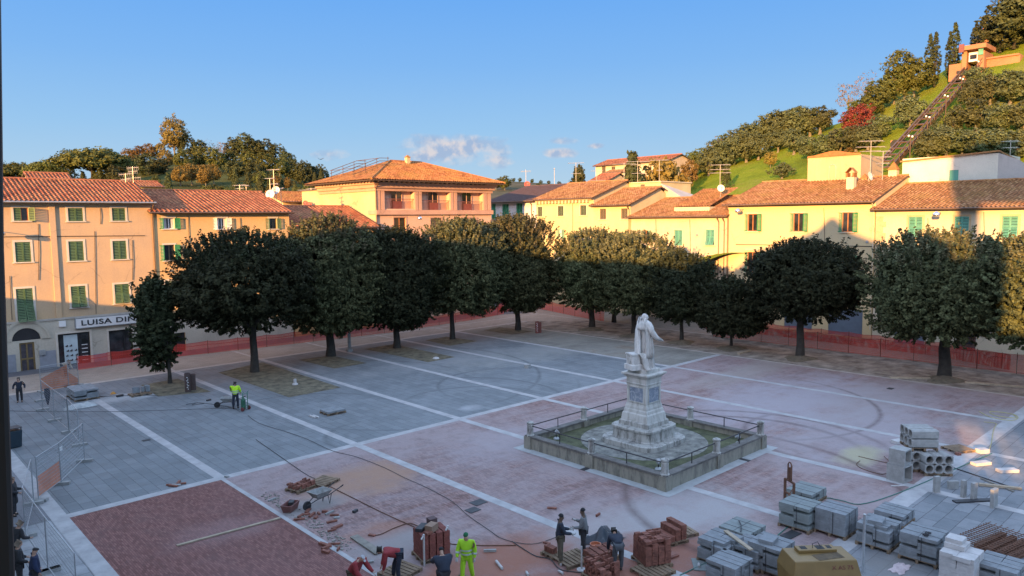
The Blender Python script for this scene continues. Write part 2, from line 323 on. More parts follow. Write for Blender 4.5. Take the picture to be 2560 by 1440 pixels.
m_red=paving('dusty_brick_paving',(.17,.072,.060),(.37,.215,.185),(.11,.085,.08),.25,.075,.006,rad(90),.72,(.35,.285,.285),.45,
  tyres=[ga(1850,1120,6.2,.35,0.35),ga(1850,1120,7.6,.3,0.2),ga(1700,1210,9.5,.3,5.6),ga(1980,1250,7,.35,2.6),ga(2100,1090,5,.3,2.2),ga(1820,1000,9,.25,5.2)],
  blobs=[gb(900,1200,3.6,2.4,(.36,.21,.14),.9),gb(1700,1290,5,2.6,(.36,.34,.34),.85),gb(1500,1330,4,2,(.36,.32,.31),.6),gb(1240,1410,4.2,2.0,(.30,.125,.08),.95),gb(1500,1420,4.0,1.8,(.28,.115,.08),.95),gb(1690,1395,3.4,1.8,(.31,.13,.085),.9),gb(950,1330,1.8,1.0,(.36,.17,.11),.55),gb(760,1270,2.2,1.0,(.30,.29,.28),.7),gb(1000,1360,2.8,1.4,(.29,.26,.25),.8),gb(1950,1000,12,5,(.37,.335,.36),.75),gb(2150,1080,9,4,(.36,.33,.35),.6),gb(1300,1100,6,3,(.36,.32,.34),.45),gb(1900,920,12,2.0,(.34,.30,.27),.6),gb(2200,990,10,3,(.34,.30,.30),.5),gb(2150,1140,2.2,1.2,(.40,.36,.24),.95),gb(2500,1060,5,3,(.30,.30,.30),.6),gb(2380,1130,2.5,2,(.3,.29,.28),.5)],streak=.7,dustmin=.32,bumps=.5)
m_fresh=paving('fresh_red_brick_paving',(.155,.055,.045),(.28,.12,.10),(.07,.035,.03),.25,.075,.007,rad(90),.10,(.34,.24,.24),.25,bumps=.5,
  blobs=[gb(560,1330,2.5,1.5,(.30,.20,.2),.3)])
m_beige=paving('beige_stone_paving',(.27,.225,.185),(.33,.28,.235),(.14,.12,.10),.6,.3,.012,0,.5,(.40,.35,.29),.4,blobs=[gb(1650,850,9,3,(.28,.18,.12),.7),gb(1800,865,5,3,(.26,.18,.13),.6),gb(1900,895,5,2,(.30,.22,.16),.5)],streak=.3)
m_band=mat('pale_band_stone',(.37,.36,.36),.75,.22,1.4,.3,detail=7)
m_bandw=mat('warm_band_stone',(.38,.34,.30),.75,.2,1.4,.2)
def gravelmat():
    m,N,L,P=nodes('gravel_bed'); v=mapping(N,L)
    n=noise(N,L,v,.25,7,.7,.4); n2=noise(N,L,v,10,4,.7); n3=noise(N,L,mapping(N,L,(.25,2,1)),1,5,.7)
    c=ramp(N,L,n,[(.35,(.22,.20,.17)),(.55,(.31,.29,.25)),(.7,(.27,.20,.14))]); c=mixc(N,L,.5,c,ramp(N,L,n3,[(.35,.55),(.65,1)]),'MULTIPLY'); c=mixc(N,L,.5,c,ramp(N,L,n2,[(.3,.5),(.7,1)]),'MULTIPLY')
    L.new(c,P.inputs['Base Color']); P.inputs['Roughness'].default_value=.95; bump(N,L,P,n2,.6,.04); return m
m_gravel=gravelmat()
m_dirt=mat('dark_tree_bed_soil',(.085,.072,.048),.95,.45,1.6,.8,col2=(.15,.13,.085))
m_bank=mat('brown_earth',(.16,.115,.085),.95,.45,.8,.6,col2=(.27,.23,.19))
m_asph=mat('old_asphalt',(.10,.10,.11),.9,.25,1.2,.3)
def sheet(name,poly,z,m,kind='structure',parent=None,label=None,cat=None):
    b=MB(); i=0; b.v=[(x,y,z) for x,y in poly]; b.f=[tuple(range(len(poly)))]
    o=b.build(name,m,parent)
    if o.data.polygons[0].normal.z<0: o.data.flip_normals()
    if kind: o['kind']=kind
    return o
def rect(x0,x1,y0,y1): return [(x0,y0),(x1,y0),(x1,y1),(x0,y1)]
m_land=mat('far_fields',(.09,.11,.04),.95,.3,.05,0)
sheet('ground',rect(-900,2500,-900,2500),-.02,m_land)
sheet('street_asphalt',rect(-30,90,-60,90),-.008,m_asph)
BX=[6.3,12.94,20.25,27.45,34.6,42.1,49.5]
sheet('gravel_yard',rect(49.5,56.9,34.1,62),.004,m_gravel)
sheet('beige_promenade',[(-4,62),(60.3,62),(66,56.5),(66,67),(62,69),(30,68.6),(-4,69.8)],.002,m_beige)
sheet('beige_pavement',[(56.9,8),(66,8),(66,56.5),(60.3,62),(56.9,62)],.002,m_bank)
sheet('road_pavement',[(66,5),(73.5,5),(73.5,72),(66,70)],.002,m_beige)
sheet('grey_paving',rect(6.3,49.5,34.1,62),.006,m_grey)
sheet('side_paving',rect(-6,6.3,34.1,62),.006,m_left)
sheet('brick_paving',rect(12.94,56.9,10.7,34.1),.006,m_red)
sheet('brick_paving',rect(12.94,22.6,-6,10.7),.006,m_red)
sheet('fresh_brick_paving',rect(6.6,12.94,-6,34.1),.006,m_fresh)
sheet('pale_paving',rect(-6,6.6,-6,34.1),.004,m_pale)
sheet('slab_paving',rect(22.6,56.9,-10,10.7),.006,m_slabfg)
# light stone bands
def hband(y,x0,x1,w=.42,m=m_band,z=.010): sheet('stone_band',rect(x0,x1,y-w/2,y+w/2),z,m)
def vband(x,y0,y1,w=.42,m=m_band,z=.014): sheet('stone_band',rect(x-w/2,x+w/2,y0,y1),z,m)
hband(34.1,6.6,56.9,.5); hband(62,-4,60.3,.6,m_bandw); hband(10.7,22.6,56.9,.75); hband(65.7,40,66,.3,m_bandw)
vband(6.3,-6,62,.6)
for x in BX[1:]: vband(x,(34.1 if x<13 else 10.7),61.7,.46)
for x in BX[1:]: vband(x,62.3,68.2,.3,m_bandw)
vband(12.94,-6,34.1,.2); vband(27.45,5.0,10.7,.5); vband(34.6,2.0,10.7,.5); vband(42.1,0,10.7,.5)
vband(56.9,8,62,.35,m_bandw); vband(66,5,70,.3,m_bandw,.012)
p0,p1=G2(1515,846),G2(1430,808)
# tree beds
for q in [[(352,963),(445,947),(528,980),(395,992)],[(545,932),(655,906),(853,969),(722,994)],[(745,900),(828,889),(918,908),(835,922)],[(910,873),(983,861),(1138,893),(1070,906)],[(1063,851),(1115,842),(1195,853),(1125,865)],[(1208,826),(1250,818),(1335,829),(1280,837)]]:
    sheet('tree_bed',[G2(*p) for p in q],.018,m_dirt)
# ------------------------------------------------------------------ houses
m_tileA=tiles('red_roof_tiles',[(.19,.065,.04),(.34,.12,.065),(.43,.17,.09),(.27,.09,.05)],lich=.12)
m_tileB=tiles('orange_lichen_roof_tiles',[(.20,.08,.035),(.34,.14,.055),(.42,.19,.08),(.27,.10,.04)],(.36,.24,.06),.25)
m_tileC=tiles('brown_weathered_roof_tiles',[(.21,.09,.04),(.35,.155,.065),(.45,.235,.115),(.28,.12,.05)],(.40,.26,.08),.28)
m_tileD=tiles('dark_slate_like_tiles',[(.05,.045,.05),(.10,.08,.08),(.14,.10,.09),(.08,.06,.06)],lich=.1)
m_gutter=mat('brown_gutter_metal',(.16,.10,.07),.5,.2,2,0,.3)
m_gutterg=mat('grey_gutter_metal',(.35,.36,.37),.45,.2,2,0,.5)
m_eave=mat('dark_eave_wood',(.07,.045,.03),.8,.3,2)
m_stone=mat('window_stone_grey',(.42,.38,.33),.85,.12,2,.1)
m_stonew=mat('pale_window_stone',(.58,.52,.44),.85,.1,2,.1)
m_green=mat('green_shutter_paint',(.075,.135,.055),.55,.2,1.5)
m_greend=mat('bottle_green_shutter_paint',(.02,.20,.07),.5,.12,1.5)
m_olive=mat('olive_green_shutter_paint',(.075,.10,.055),.6,.2,1.5)
m_teal=mat('teal_shutter_paint',(.09,.30,.22),.55,.15,1.5)
m_brownsh=mat('brown_shutter_wood',(.12,.09,.055),.65,.2,2)
m_wood=mat('orange_window_wood',(.33,.13,.05),.5,.15,3)
m_white=mat('white_window_paint',(.75,.74,.72),.4,.05,3)
m_dark=mat('dark_interior',(.018,.018,.02),.7,.3,1)
m_glass=glass()
m_curtain=mat('white_curtain',(.55,.54,.52),.8,.15,2)
def strip_roof(name,m,parent,P00,P10,P01,P11,tw=.34,th=.42,amp=.10,hipL=0,hipR=0,jit=0.02,seed=1):
    """tiled slope: P00/P10 eave left/right, P01/P11 ridge-line left/right (for hips: same length plus hip widths)."""
    P00,P10,P01,P11=[np.array(p,float) for p in (P00,P10,P01,P11)]
    Lu=np.linalg.norm(P10-P00); U=(P10-P00)/Lu; D=(P01-P00); D=D-U*(D@U); Ls=np.linalg.norm(D); D/=Ls; Nn=np.cross(U,D); 
    if Nn[2]<0: Nn=-Nn
    nc=max(2,int(round(Lu/tw))); V=[];F=[];UV=[]; rng=random.Random(seed)
    s0=(P01-P00)@U; s1=Lu-((P11-P00)@U)   # inward shift of ridge ends
    prof=[(0,0.1),(.12,.75),(.3,1),(.5,.75),(.62,.1),(.8,0)]
    for c in range(nc):
        u0=c*Lu/nc; um=u0+.5*Lu/nc; w=Lu/nc; 
        tm=Ls
        if s0>1e-3: tm=min(tm,Ls*um/s0)
        if s1>1e-3: tm=min(tm,Ls*(Lu-um)/s1)
        skew=0
        if s0<-1e-3 or s1<-1e-3: skew=0
        nr=max(1,int(round(tm/th)))
        for r in range(nr):
            a=r*tm/nr; b_=(r+1)*tm/nr; dj=rng.uniform(-jit,jit)
            lift=.035
            base=len(V)
            for (t,l) in ((a,lift),(b_+.02,0)):
                for px_,h in prof: 
                    V.append(P00+U*(u0+px_*w+dj*.4)+D*t+Nn*(h*amp+l))
                V.append(P00+U*(u0+w+dj*.4)+D*t+Nn*(.1*amp+l))
            k=len(prof)+1
            for j in range(k-1): F.append((base+j,base+j+1,base+k+j+1,base+k+j)); UV.append((c+.5,r+.5))
            # front lip
    o=fast(name,V,F,m,parent)
    u=o.data.uv_layers.new(name='UVMap'); arr=np.repeat(np.array(UV,np.float32),4,axis=0); u.data.foreach_set('uv',arr.ravel())
    return o
def wall_face(b,L,H,ops,y=0.,depth=.22,z0=0.):
    us=sorted({0,L}|{o[0] for o in ops}|{o[1] for o in ops}); zs=sorted({z0,H}|{o[2] for o in ops}|{o[3] for o in ops})
    for i in range(len(us)-1):
        for j in range(len(zs)-1):
            um,zm=(us[i]+us[i+1])/2,(zs[j]+zs[j+1])/2
            if any(o[0]<um<o[1] and o[2]<zm<o[3] for o in ops): continue
            b.quad((us[i],y,zs[j]),(us[i+1],y,zs[j]),(us[i+1],y,zs[j+1]),(us[i],y,zs[j+1]))
    for a,c,d,e in [o[:4] for o in ops]:
        b.quad((a,y,d),(c,y,d),(c,y+depth,d),(a,y+depth,d)); b.quad((a,y+depth,e),(c,y+depth,e),(c,y,e),(a,y,e))
        b.quad((a,y,d),(a,y+depth,d),(a,y+depth,e),(a,y,e)); b.quad((c,y+depth,d),(c,y,d),(c,y,e),(c,y+depth,e))
def shutter(parent,x0,x1,y,z0,z1,m,ang=0,hinge='l',tilt=0,label=None):
    """louvred leaf in plane y (local facade), hinged and swung by ang; tilt pushes out its lower flap"""
    w=x1-x0; b=MB(); t=.045; fr=.06*min(1,w/.5)
    def part(za,zb):
        b.box(0,fr,-t,0,za,zb); b.box(w-fr,w,-t,0,za,zb); b.box(fr,w-fr,-t,0,za,za+fr); b.box(fr,w-fr,-t,0,zb-fr,zb)
        n=max(4,int((zb-za-2*fr)/.125)); dz=(zb-za-2*fr)/n
        for k in range(n):
            zc=za+fr+(k+.5)*dz; b.quad((fr,-t*.9,zc-dz*.34),(w-fr,-t*.9,zc-dz*.34),(w-fr,-.006,zc+dz*.28),(fr,-.006,zc+dz*.28))
    H=z1-z0
    if tilt:
        part(H*.52,H)
        n0=len(b.v); part(0,H*.515)
        ca,sa=math.cos(tilt),math.sin(tilt)
        for i in range(n0,len(b.v)):
            x,yy,z=b.v[i]; dz=z-H*.515; b.v[i]=(x,yy*ca+dz*sa,H*.515+dz*ca-yy*sa*0)
    else: part(0,H)
    if hinge=='r': b.v=[(x-w,yy,z) for x,yy,z in b.v]
    o=b.build('shutter',m,parent,(x0 if hinge=='l' else x1,y,z0)); o.rotation_euler=(0,0,ang if hinge=='r' else -ang)
    if label: o['label']=label
    return o
def window(root,a,c,d,e,typ,msh,mfr=None,surround=None,sill=True,glassm=None,y=0.,mullion=True):
    """opening a..c wide, d..e high in the local facade plane"""
    mfr=mfr or m_white; w=c-a; b=MB(); b.box(a+.001,c-.001,y+.17,y+.20,d+.001,e-.001)
    g=b.build('window',glassm or m_glass,root)
    f=MB(); t=.06
    f.box(a,a+t,y+.11,y+.17,d,e); f.box(c-t,c,y+.11,y+.17,d,e); f.box(a+t,c-t,y+.11,y+.17,d,d+t); f.box(a+t,c-t,y+.11,y+.17,e-t,e)
    if mullion: f.box(a+w/2-.045,a+w/2+.045,y+.105,y+.169,d+t,e-t)
    if typ in('open','half','closed','tilt','plain','curt'): f.build('frame',mfr,g)
    if surround is not None:
        s=MB(); q=.16; s.box(a-q,a,y-.035,y+.02,d,e+q); s.box(c,c+q,y-.035,y+.02,d,e+q); s.box(a,c,y-.035,y+.02,e,e+q); s.build('surround',surround,g)
    if sill:
        s=MB(); s.box(a-.22,c+.22,y-.11,y+.05,d-.09,d-.002); s.build('sill',surround or m_stone,g)
    if typ=='closed':
        shutter(g,a+.01,a+w/2-.004,y+.05,d+.01,e-.01,msh,rad(2)); shutter(g,a+w/2+.004,c-.01,y+.05,d+.01,e-.01,msh,rad(3),'r')
    elif typ=='tilt':
        shutter(g,a+.01,a+w/2-.004,y+.04,d+.01,e-.01,msh,rad(1),tilt=.30); shutter(g,a+w/2+.004,c-.01,y+.04,d+.01,e-.01,msh,rad(4),'r',tilt=.36)
    elif typ in('open','curt'):
        shutter(g,a-.02-w/2,a-.02,y-.05,d,e,msh,rad(-14) ,'r'); shutter(g,c+.02,c+.02+w/2,y-.05,d,e,msh,rad(14) if False else rad(-0)+rad(12),'l')
        if typ=='curt':
            cb=MB(); cb.box(a+w*.08,a+w*.3,y+.155,y+.169,d+t,e-t); cb.box(c-w*.3,c-w*.08,y+.155,y+.169,d+t,e-t); cb.build('curtain',m_curtain,g)
    elif typ=='half':
        shutter(g,a+.01,a+w*.48,y+.04,d+.01,e-.01,msh,rad(2)); shutter(g,c+.02,c+.02+w/2,y-.05,d,e,msh,rad(40),'l')
    return g
class House:
    def __init__(s,name,label,plane,val,pxl,pxr,peave,depth,wall,cat='building',group=None,zbase=0.):
        """facade in plane Y=val (reads left to right along +X) or X=val (left to right along -Y)"""
        s.plane=plane; s.val=val; on=onY if plane=='Y' else onX; s.on=on
        A=on(pxl,peave[1],val); B=on(pxr,peave[1],val); s.zb=zbase
        s.H=on(peave[0],peave[1],val)[2]-zbase
        if plane=='Y': s.o=(A[0],val,zbase); s.rz=0; s.L=B[0]-A[0]
        else: s.o=(val,A[1],zbase); s.rz=-math.pi/2; s.L=A[1]-B[1]
        s.root=thing(name,label,cat,s.o,s.rz,group); s.depth=depth; s.wall=wall; s.ops=[]
    def uz(s,x,y):
        p=s.on(x,y,s.val); return ((p[0]-s.o[0]) if s.plane=='Y' else (s.o[1]-p[1]), p[2]-s.zb)
    def box(s,x0,y0,x1,y1):
        ym,xm=(y0+y1)/2,(x0+x1)/2
        return (s.uz(x0,ym)[0],s.uz(x1,ym)[0],s.uz(xm,y1)[1],s.uz(xm,y0)[1])
    def hole(s,px,depth=.22):
        o=s.box(*px); s.ops.append(o); return o
    def win(s,px,typ,msh,**k):
        o=s.hole(px); window(s.root,*o,typ,msh,**k); return o
    def walls(s,extra=0,gable=None):
        b=MB(); L,H,D=s.L,s.H,s.depth
        wall_face(b,L,H,s.ops)
        b.quad((L,0,0),(L,D,0),(L,D,H),(L,0,H)); b.quad((0,D,0),(0,0,0),(0,0,H),(0,D,H)); b.quad((L,D,0),(0,D,0),(0,D,H),(L,D,H)); b.quad((0,0,H),(L,0,H),(L,D,H),(0,D,H))
        if gable:
            rv,rz=gable
            for u in (0.,L):
                i=len(b.v); b.v+=[(u,0,H),(u,D,H),(u,rv,rz)]; b.f.append((i,i+1,i+2) if u else (i,i+2,i+1))
        s.wallo=b.build('wall',s.wall,s.root); return s.wallo
    def ridge_at(s,pxr,pyr,pitch,oh=.6):
        """distance back to the ridge seen at photo point, for a slope of that pitch"""
        best=None; d=ray(pxr,pyr)
        for v in np.arange(1,18,.05):
            t=((s.val+v)/(d[1] if s.plane=='Y' else d[0])); z=(O+d*t)[2]
            e=abs(z-(s.zb+s.H+v*math.tan(pitch)))
            if best is None or e<best[0]: best=(e,v)
        return best[1]
    def gable_roof(s,m,pitch=rad(17),ridge=None,rv=None,oh=.6,ohl=.3,ohr=.3,gut=None,seed=1,thick=.16,back=True,tw=.34,corbel=False):
        L,H,D=s.L,s.H,s.depth
        if rv is None: rv=s.ridge_at(*ridge,pitch,oh) if ridge else D/2
        tp=math.tan(pitch); rz=H+rv*tp; s.rv,s.rz_=rv,rz; e=H-oh*tp+thick
        s.depth=D=max(D,rv*1.6)
        R=strip_roof('roof',m,s.root,(-ohl,-oh,e),(L+ohr,-oh,e),(-ohl,rv,rz+thick),(L+ohr,rv,rz+thick),seed=seed,tw=tw)
        bz=rz-(D+.3-rv)*tp+thick
        b=MB(); b.quad((-ohl,rv,rz+thick+.03),(L+ohr,rv,rz+thick+.03),(L+ohr,D+.3,bz),(-ohl,D+.3,bz))
        # boards under the tiles, open eave and verges
        b.quad((-ohl,-oh,e-.13),(-ohl,rv,rz+thick-.13),(L+ohr,rv,rz+thick-.13),(L+ohr,-oh,e-.13))
        b.quad((-ohl,-oh,e-.13),(L+ohr,-oh,e-.13),(L+ohr,-oh,e-.02),(-ohl,-oh,e-.02))
        for u in(-ohl,L+ohr):
            b.quad((u,-oh,e-.13),(u,rv,rz+thick-.13),(u,rv,rz+thick+.03),(u,-oh,e+.03)); b.quad((u,rv,rz+thick-.13),(u,D+.3,bz-.13),(u,D+.3,bz+.03),(u,rv,rz+thick+.03))
        b.build('eave_boards',m_eave,R)
        r=MB(); n=int(L/.4)
        for k in range(n+1):
            u=-ohl+(L+ohl+ohr)*k/n; w=(L+ohl+ohr)/n; r.tube([(u,rv,rz+thick+.05),(u+w*1.02,rv,rz+thick+.05+.012*((k*7)%3))],[.13,.11],8) if k<n else None
        r.build('ridge_tiles',m,R)
        g=MB(); g.tube([(-ohl,-oh-.05,e-.02),(L+ohr,-oh-.05,e-.02)],.075,8); g.build('gutter',gut or m_gutter,s.root)
        s.walls(gable=(rv,rz)); s.R=R; return R
    def pipe(s,u,z0=0.,z1=None,oh=.6,m=None):
        z1=z1 or s.H-.1; p=MB(); p.tube([(u,-oh,z1+.02),(u,-oh*.9,z1-.15),(u,-.1,z1-.55),(u,-.09,z1-.8),(u,-.09,z0)],.055,8); p.build('downpipe',m or m_gutter,s.root)
# ---- left peach building
m_peach=plaster('peach_plaster',(.60,.42,.25),.25,(.46,.34,.24)); m_cream=plaster('pale_cream_plaster',(.60,.54,.44),.3); 
HL=House('apartment_building','peach three storey building with a pale shop floor and an arched door','Y',71.55,-140,375,(200,503),9,m_peach)
for px in [(170,520,207,553),(280,520,313,552),(38,605,77,655),(172,603,209,652),(282,602,316,648)]: HL.win(px,'closed',m_green,surround=m_stonew,mfr=m_brownsh)
HL.win((34,519,71,552),'half',m_green,surround=m_stonew,mfr=m_wood)
for px in [(42,721,84,806),(178,715,215,768),(287,710,323,758)]: HL.win(px,'tilt',m_green,surround=m_stonew,mfr=m_brownsh)
for px in [(-70,522,-35,555),(-68,608,-30,657),(-66,722,-28,770)]: HL.win(px,'closed',m_green,surround=m_stonew,mfr=m_brownsh)
shopops=[(146,832,226,912),(273,824,332,900)]
sh=[HL.hole(p) for p in shopops]; dr=HL.hole((50,856,88,931)); dr2=list(dr)
HL.gable_roof(m_tileA,rad(19),(200,456),oh=.7,gut=m_gutterg,seed=3)
zs=HL.uz(100,803)[1]
g=MB(); 
# pale ground floor skin, proud of the peach wall, with the same openings
ops=[tuple(o) for o in sh+[dr]]
wall_face(g,HL.L,zs,[(o[0],o[1],o[2],min(o[3],zs-.01)) for o in ops],y=-.03,depth=.03)
for o in HL.ops:
    pass
g.quad((0,-.03,zs),(HL.L,-.03,zs),(HL.L,0,zs),(0,0,zs)); g.build('shop_floor_wall',m_cream,HL.root)
g=MB(); g.box(0,HL.L,-.13,-.03,zs-.02,zs+.14); g.build('string_course',m_stone,HL.root)
m_plinth=mat('grey_plinth',(.27,.28,.31),.85,.12,2,.1)
for q_ in ((0,dr[0]-.3,1.45),(dr[1]+.3,sh[0][0]-.2,1.45),(sh[0][1]+.2,sh[1][0]-.2,.7)): g=MB(); g.box(q_[0],q_[1],-.055,-.031,0,q_[2]); g.build('plinth',m_plinth,HL.root)
for o in sh:
    b=MB(); b.box(o[0],o[1],.16,.2,o[2],o[3]); gl=b.build('shop_window',glass('shop_glass',(.03,.032,.036),.05),HL.root)
    f=MB(); f.box(o[0],o[0]+.07,.08,.16,o[2],o[3]); f.box(o[1]-.07,o[1],.08,.16,o[2],o[3]); f.box(o[0],o[1],.08,.159,o[3]-.12,o[3]); f.box(o[0]+(o[1]-o[0])*.64,o[0]+(o[1]-o[0])*.68,.09,.159,o[2],o[3]-.12); f.build('frame',m_dark,gl)
    f=MB(); q=.17; f.box(o[0]-q,o[0],-.09,0,o[2],o[3]+q); f.box(o[1],o[1]+q,-.09,0,o[2],o[3]+q); f.box(o[0],o[1],-.09,0,o[3],o[3]+q); f.build('surround',m_stonew,gl)
o=sh[0]; b=MB(); b.box(o[0]+.45,o[0]+(o[1]-o[0])*.62,.13,.155,o[2]+.1,o[3]-.15); b.build('display_panel',mat('display_white',(.50,.58,.60),.6,.1,2),HL.root)
b=MB(); rng=random.Random(4)
for k in range(14):
    u=o[0]+.6+(k%4)*.32+rng.uniform(-.05,.05); z=o[2]+.35+(k//4)*.42; b.box(u,u+.17,.09,.128,z,z+.09); b.box(u+.1,u+.17,.09,.128,z+.09,z+.16)
b.build('displayed_shoes',mat('dark_shoes',(.05,.03,.03),.5),HL.root)
b=MB()
for k in range(5): b.box(o[1]-.62,o[1]-.18,.1,.15,o[2]+.3+k*.33,o[2]+.36+k*.33)
b.build('display_shelf',m_white,HL.root)
# arched doorway
b=MB(); b.box(dr[0],dr[1],.14,.2,dr[2],dr[3]); D=b.build('door',mat('door_curtain_glass',(.07,.06,.07),.4,.4,4),HL.root)
f=MB(); w=dr[1]-dr[0]; hh=dr[3]-dr[2]; m_gold=mat('bronze_door_frame',(.24,.17,.08),.4,.2,3,0,.4)
for a,c in ((0,.12),(w/2-.06,w/2+.06),(w-.12,w)): f.box(dr[0]+a,dr[0]+c,.07,.14,dr[2],dr[3])
for z in (0,hh*.42,hh-.14): f.box(dr[0]+.12,dr[1]-.12,.075,.139,dr[2]+z,dr[2]+z+.14)
f.build('frame',m_gold,D)
cu=(dr[0]+dr[1])/2; zc=HL.uz(68,850)[1]; 
def arc(r,n=18,a0=0,a1=math.pi): return [(cu+r*math.cos(a0+(a1-a0)*k/n),zc+r*math.sin(a0+(a1-a0)*k/n)) for k in range(n+1)]
def ringarch(r0,r1,y0,y1,m,name):
    b=MB(); A=arc(r0); B=arc(r1)
    for k in range(len(A)-1):
        a,c,d,e=A[k],A[k+1],B[k+1],B[k]
        b.quad((a[0],y0,a[1]),(c[0],y0,c[1]),(d[0],y0,d[1]),(e[0],y0,e[1])); b.quad((e[0],y0,e[1]),(d[0],y0,d[1]),(d[0],y1,d[1]),(e[0],y1,e[1])); b.quad((c[0],y0,c[1]),(a[0],y0,a[1]),(a[0],y1,a[1]),(c[0],y1,c[1]))
    return b.build(name,m,HL.root)
m_arch=plaster('cream_arch_plaster',(.56,.50,.40),.2)
ringarch(1.02,1.5,-.10,-.03,m_arch,'arch_moulding'); ringarch(1.5,1.72,-.16,-.03,m_arch,'arch_moulding')
b=MB(); A=arc(1.0); i=len(b.v); b.v=[(x,-.035,z) for x,z in A]; b.f=[tuple(reversed(range(len(A))))]; b.build('fanlight',m_dark,HL.root)
u,z=HL.uz(106,881); b=MB(); b.box(u-.22,u+.22,-.14,-.031,z-.22,z+.22); b.build('letter_box',m_gutterg,HL.root)
u,z=HL.uz(155,809); b=MB(); b.box(u-.25,u+.25,-.2,-.031,z-.25,z+.25); b.build('junction_box',m_white,HL.root)
# pipes and mouldings
for px,yy in ((138,506),): u=HL.uz(141,700)[0]; b=MB(); b.box(u-.22,u+.22,-.12,0,zs,HL.H-.1); b.build('pilaster_strip',m_peach,HL.root)
b=MB(); 
for (x0,y0,x1,y1) in ((236,578,240,785),(24,690,30,800)):
    a=HL.uz(x0,y0); c=HL.uz(x1,y1); b.tube([(a[0],-.04,a[1]),(c[0],-.04,c[1])],.02,4)
a=HL.uz(0,592); c=HL.uz(362,589); b.tube([(a[0],-.05,a[1]),(c[0],-.05,c[1])],.025,4); b.build('wall_cable',m_dark,HL.root)
HL.pipe(HL.L+.1,0,HL.H-.2,.6,m_gutter)
# shop sign with its lettering
a=HL.uz(187,797); c=HL.uz(187,820); e=HL.uz(372,797)
sg=thing('shop_sign','long white shop sign with dark capital letters reading LUISA DI, above the shop windows','sign',(HL.o[0],HL.o[1],0))
b=MB(); b.box(a[0],e[0],-.30,-.06,c[1],a[1]); sb=b.build('sign_board',mat('sign_white',(.72,.70,.68),.4,.04,2),sg)
b=MB(); t=.06; b.box(a[0]-t,e[0]+t,-.31,-.05,a[1],a[1]+t); b.box(a[0]-t,e[0]+t,-.31,-.05,c[1]-t,c[1]); b.box(a[0]-t,a[0],-.31,-.05,c[1],a[1]); b.build('sign_frame',m_gutterg,sg)
def text(s,size,loc,rot,m,parent,name='lettering',sx=1.0,ext=.015,sp=1.0,bold=.0):
    cu=bpy.data.curves.new(name,'FONT'); cu.body=s; cu.size=size; cu.extrude=ext; cu.space_character=sp; cu.offset=bold
    o=bpy.data.objects.new(name,cu); COL.objects.link(o); dg=bpy.context.evaluated_depsgraph_get(); me=bpy.data.meshes.new_from_object(o.evaluated_get(dg))
    bpy.data.objects.remove(o); me.name=name; me.materials.clear(); me.materials.append(m); q=bpy.data.objects.new(name,me); COL.objects.link(q); q.parent=parent; q.location=loc; q.rotation_euler=rot; q.scale=(sx,1,1); return q
l=HL.uz(200,813); text('LUISA DIN',.62,(l[0],-.32,l[1]),(rad(90),0,0),mat('sign_letter_dark',(.03,.03,.035),.5),sg,sx=1.40,sp=1.1,bold=.012)
# ---- sliver of the next house with a higher tiled roof
HA=House('house','narrow strip of house with a raised red tiled roof at the far left edge','Y',71.3,-260,-132,(-180,495),8,m_peach); 
HA.gable_roof(m_tileA,rad(22),rv=4.5,oh=.6,gut=m_gutterg)
# ---- orange building
m_orange=plaster('orange_plaster',(.70,.45,.20),.2,(.55,.38,.22))
HB=House('apartment_building','orange plastered building with green shutters, right of the peach building','Y',71.55,377,722,(560,530),9,m_orange)
HB.win((409,545,436,572),'curt',m_greend,surround=m_stonew); HB.win((543,545,566,573),'curt',m_white,surround=m_stonew); HB.win((674,546,692,572),'open',m_green,surround=m_stonew,mfr=m_brownsh)
HB.win((411,612,437,651),'open',m_greend,surround=m_stonew,mfr=m_brownsh); HB.win((414,702,447,753),'closed',m_olive,surround=m_stonew); HB.win((545,612,569,650),'open',m_green,surround=m_stonew); HB.win((676,610,694,648),'open',m_green,surround=m_stonew)
so_=HB.hole((430,832,465,905)); b=MB(); b.box(so_[0],so_[1],.15,.2,so_[2],so_[3]); b.build('shop_door',m_dark,HB.root)
HB.gable_roof(m_tileA,rad(17),(560,483),oh=.65,seed=9,tw=.42)
b=MB(); zs2=HB.uz(430,800)[1]
wall_face(b,HB.L,zs2,[so_],y=-.03,depth=.03); b.quad((0,-.03,zs2),(HB.L,-.03,zs2),(HB.L,0,zs2),(0,0,zs2)); b.build('shop_floor_wall',m_cream,HB.root)
b=MB(); b.box(0,HB.L,-.11,-.031,zs2-.08,zs2+.07); b.build('string_course',m_stone,HB.root)
# ---- low roofed house in front of the villa
HC=House('house','low house with a half shaded red tiled roof, in front of the villa','Y',71.55,728,938,(935,566),9,m_orange)
HC.win((760,600,780,640),'closed',m_green); HC.win((850,600,870,640),'closed',m_green)
HC.gable_roof(m_tileA,rad(19),(820,520),oh=.6,ohr=.5,seed=12,tw=.46)
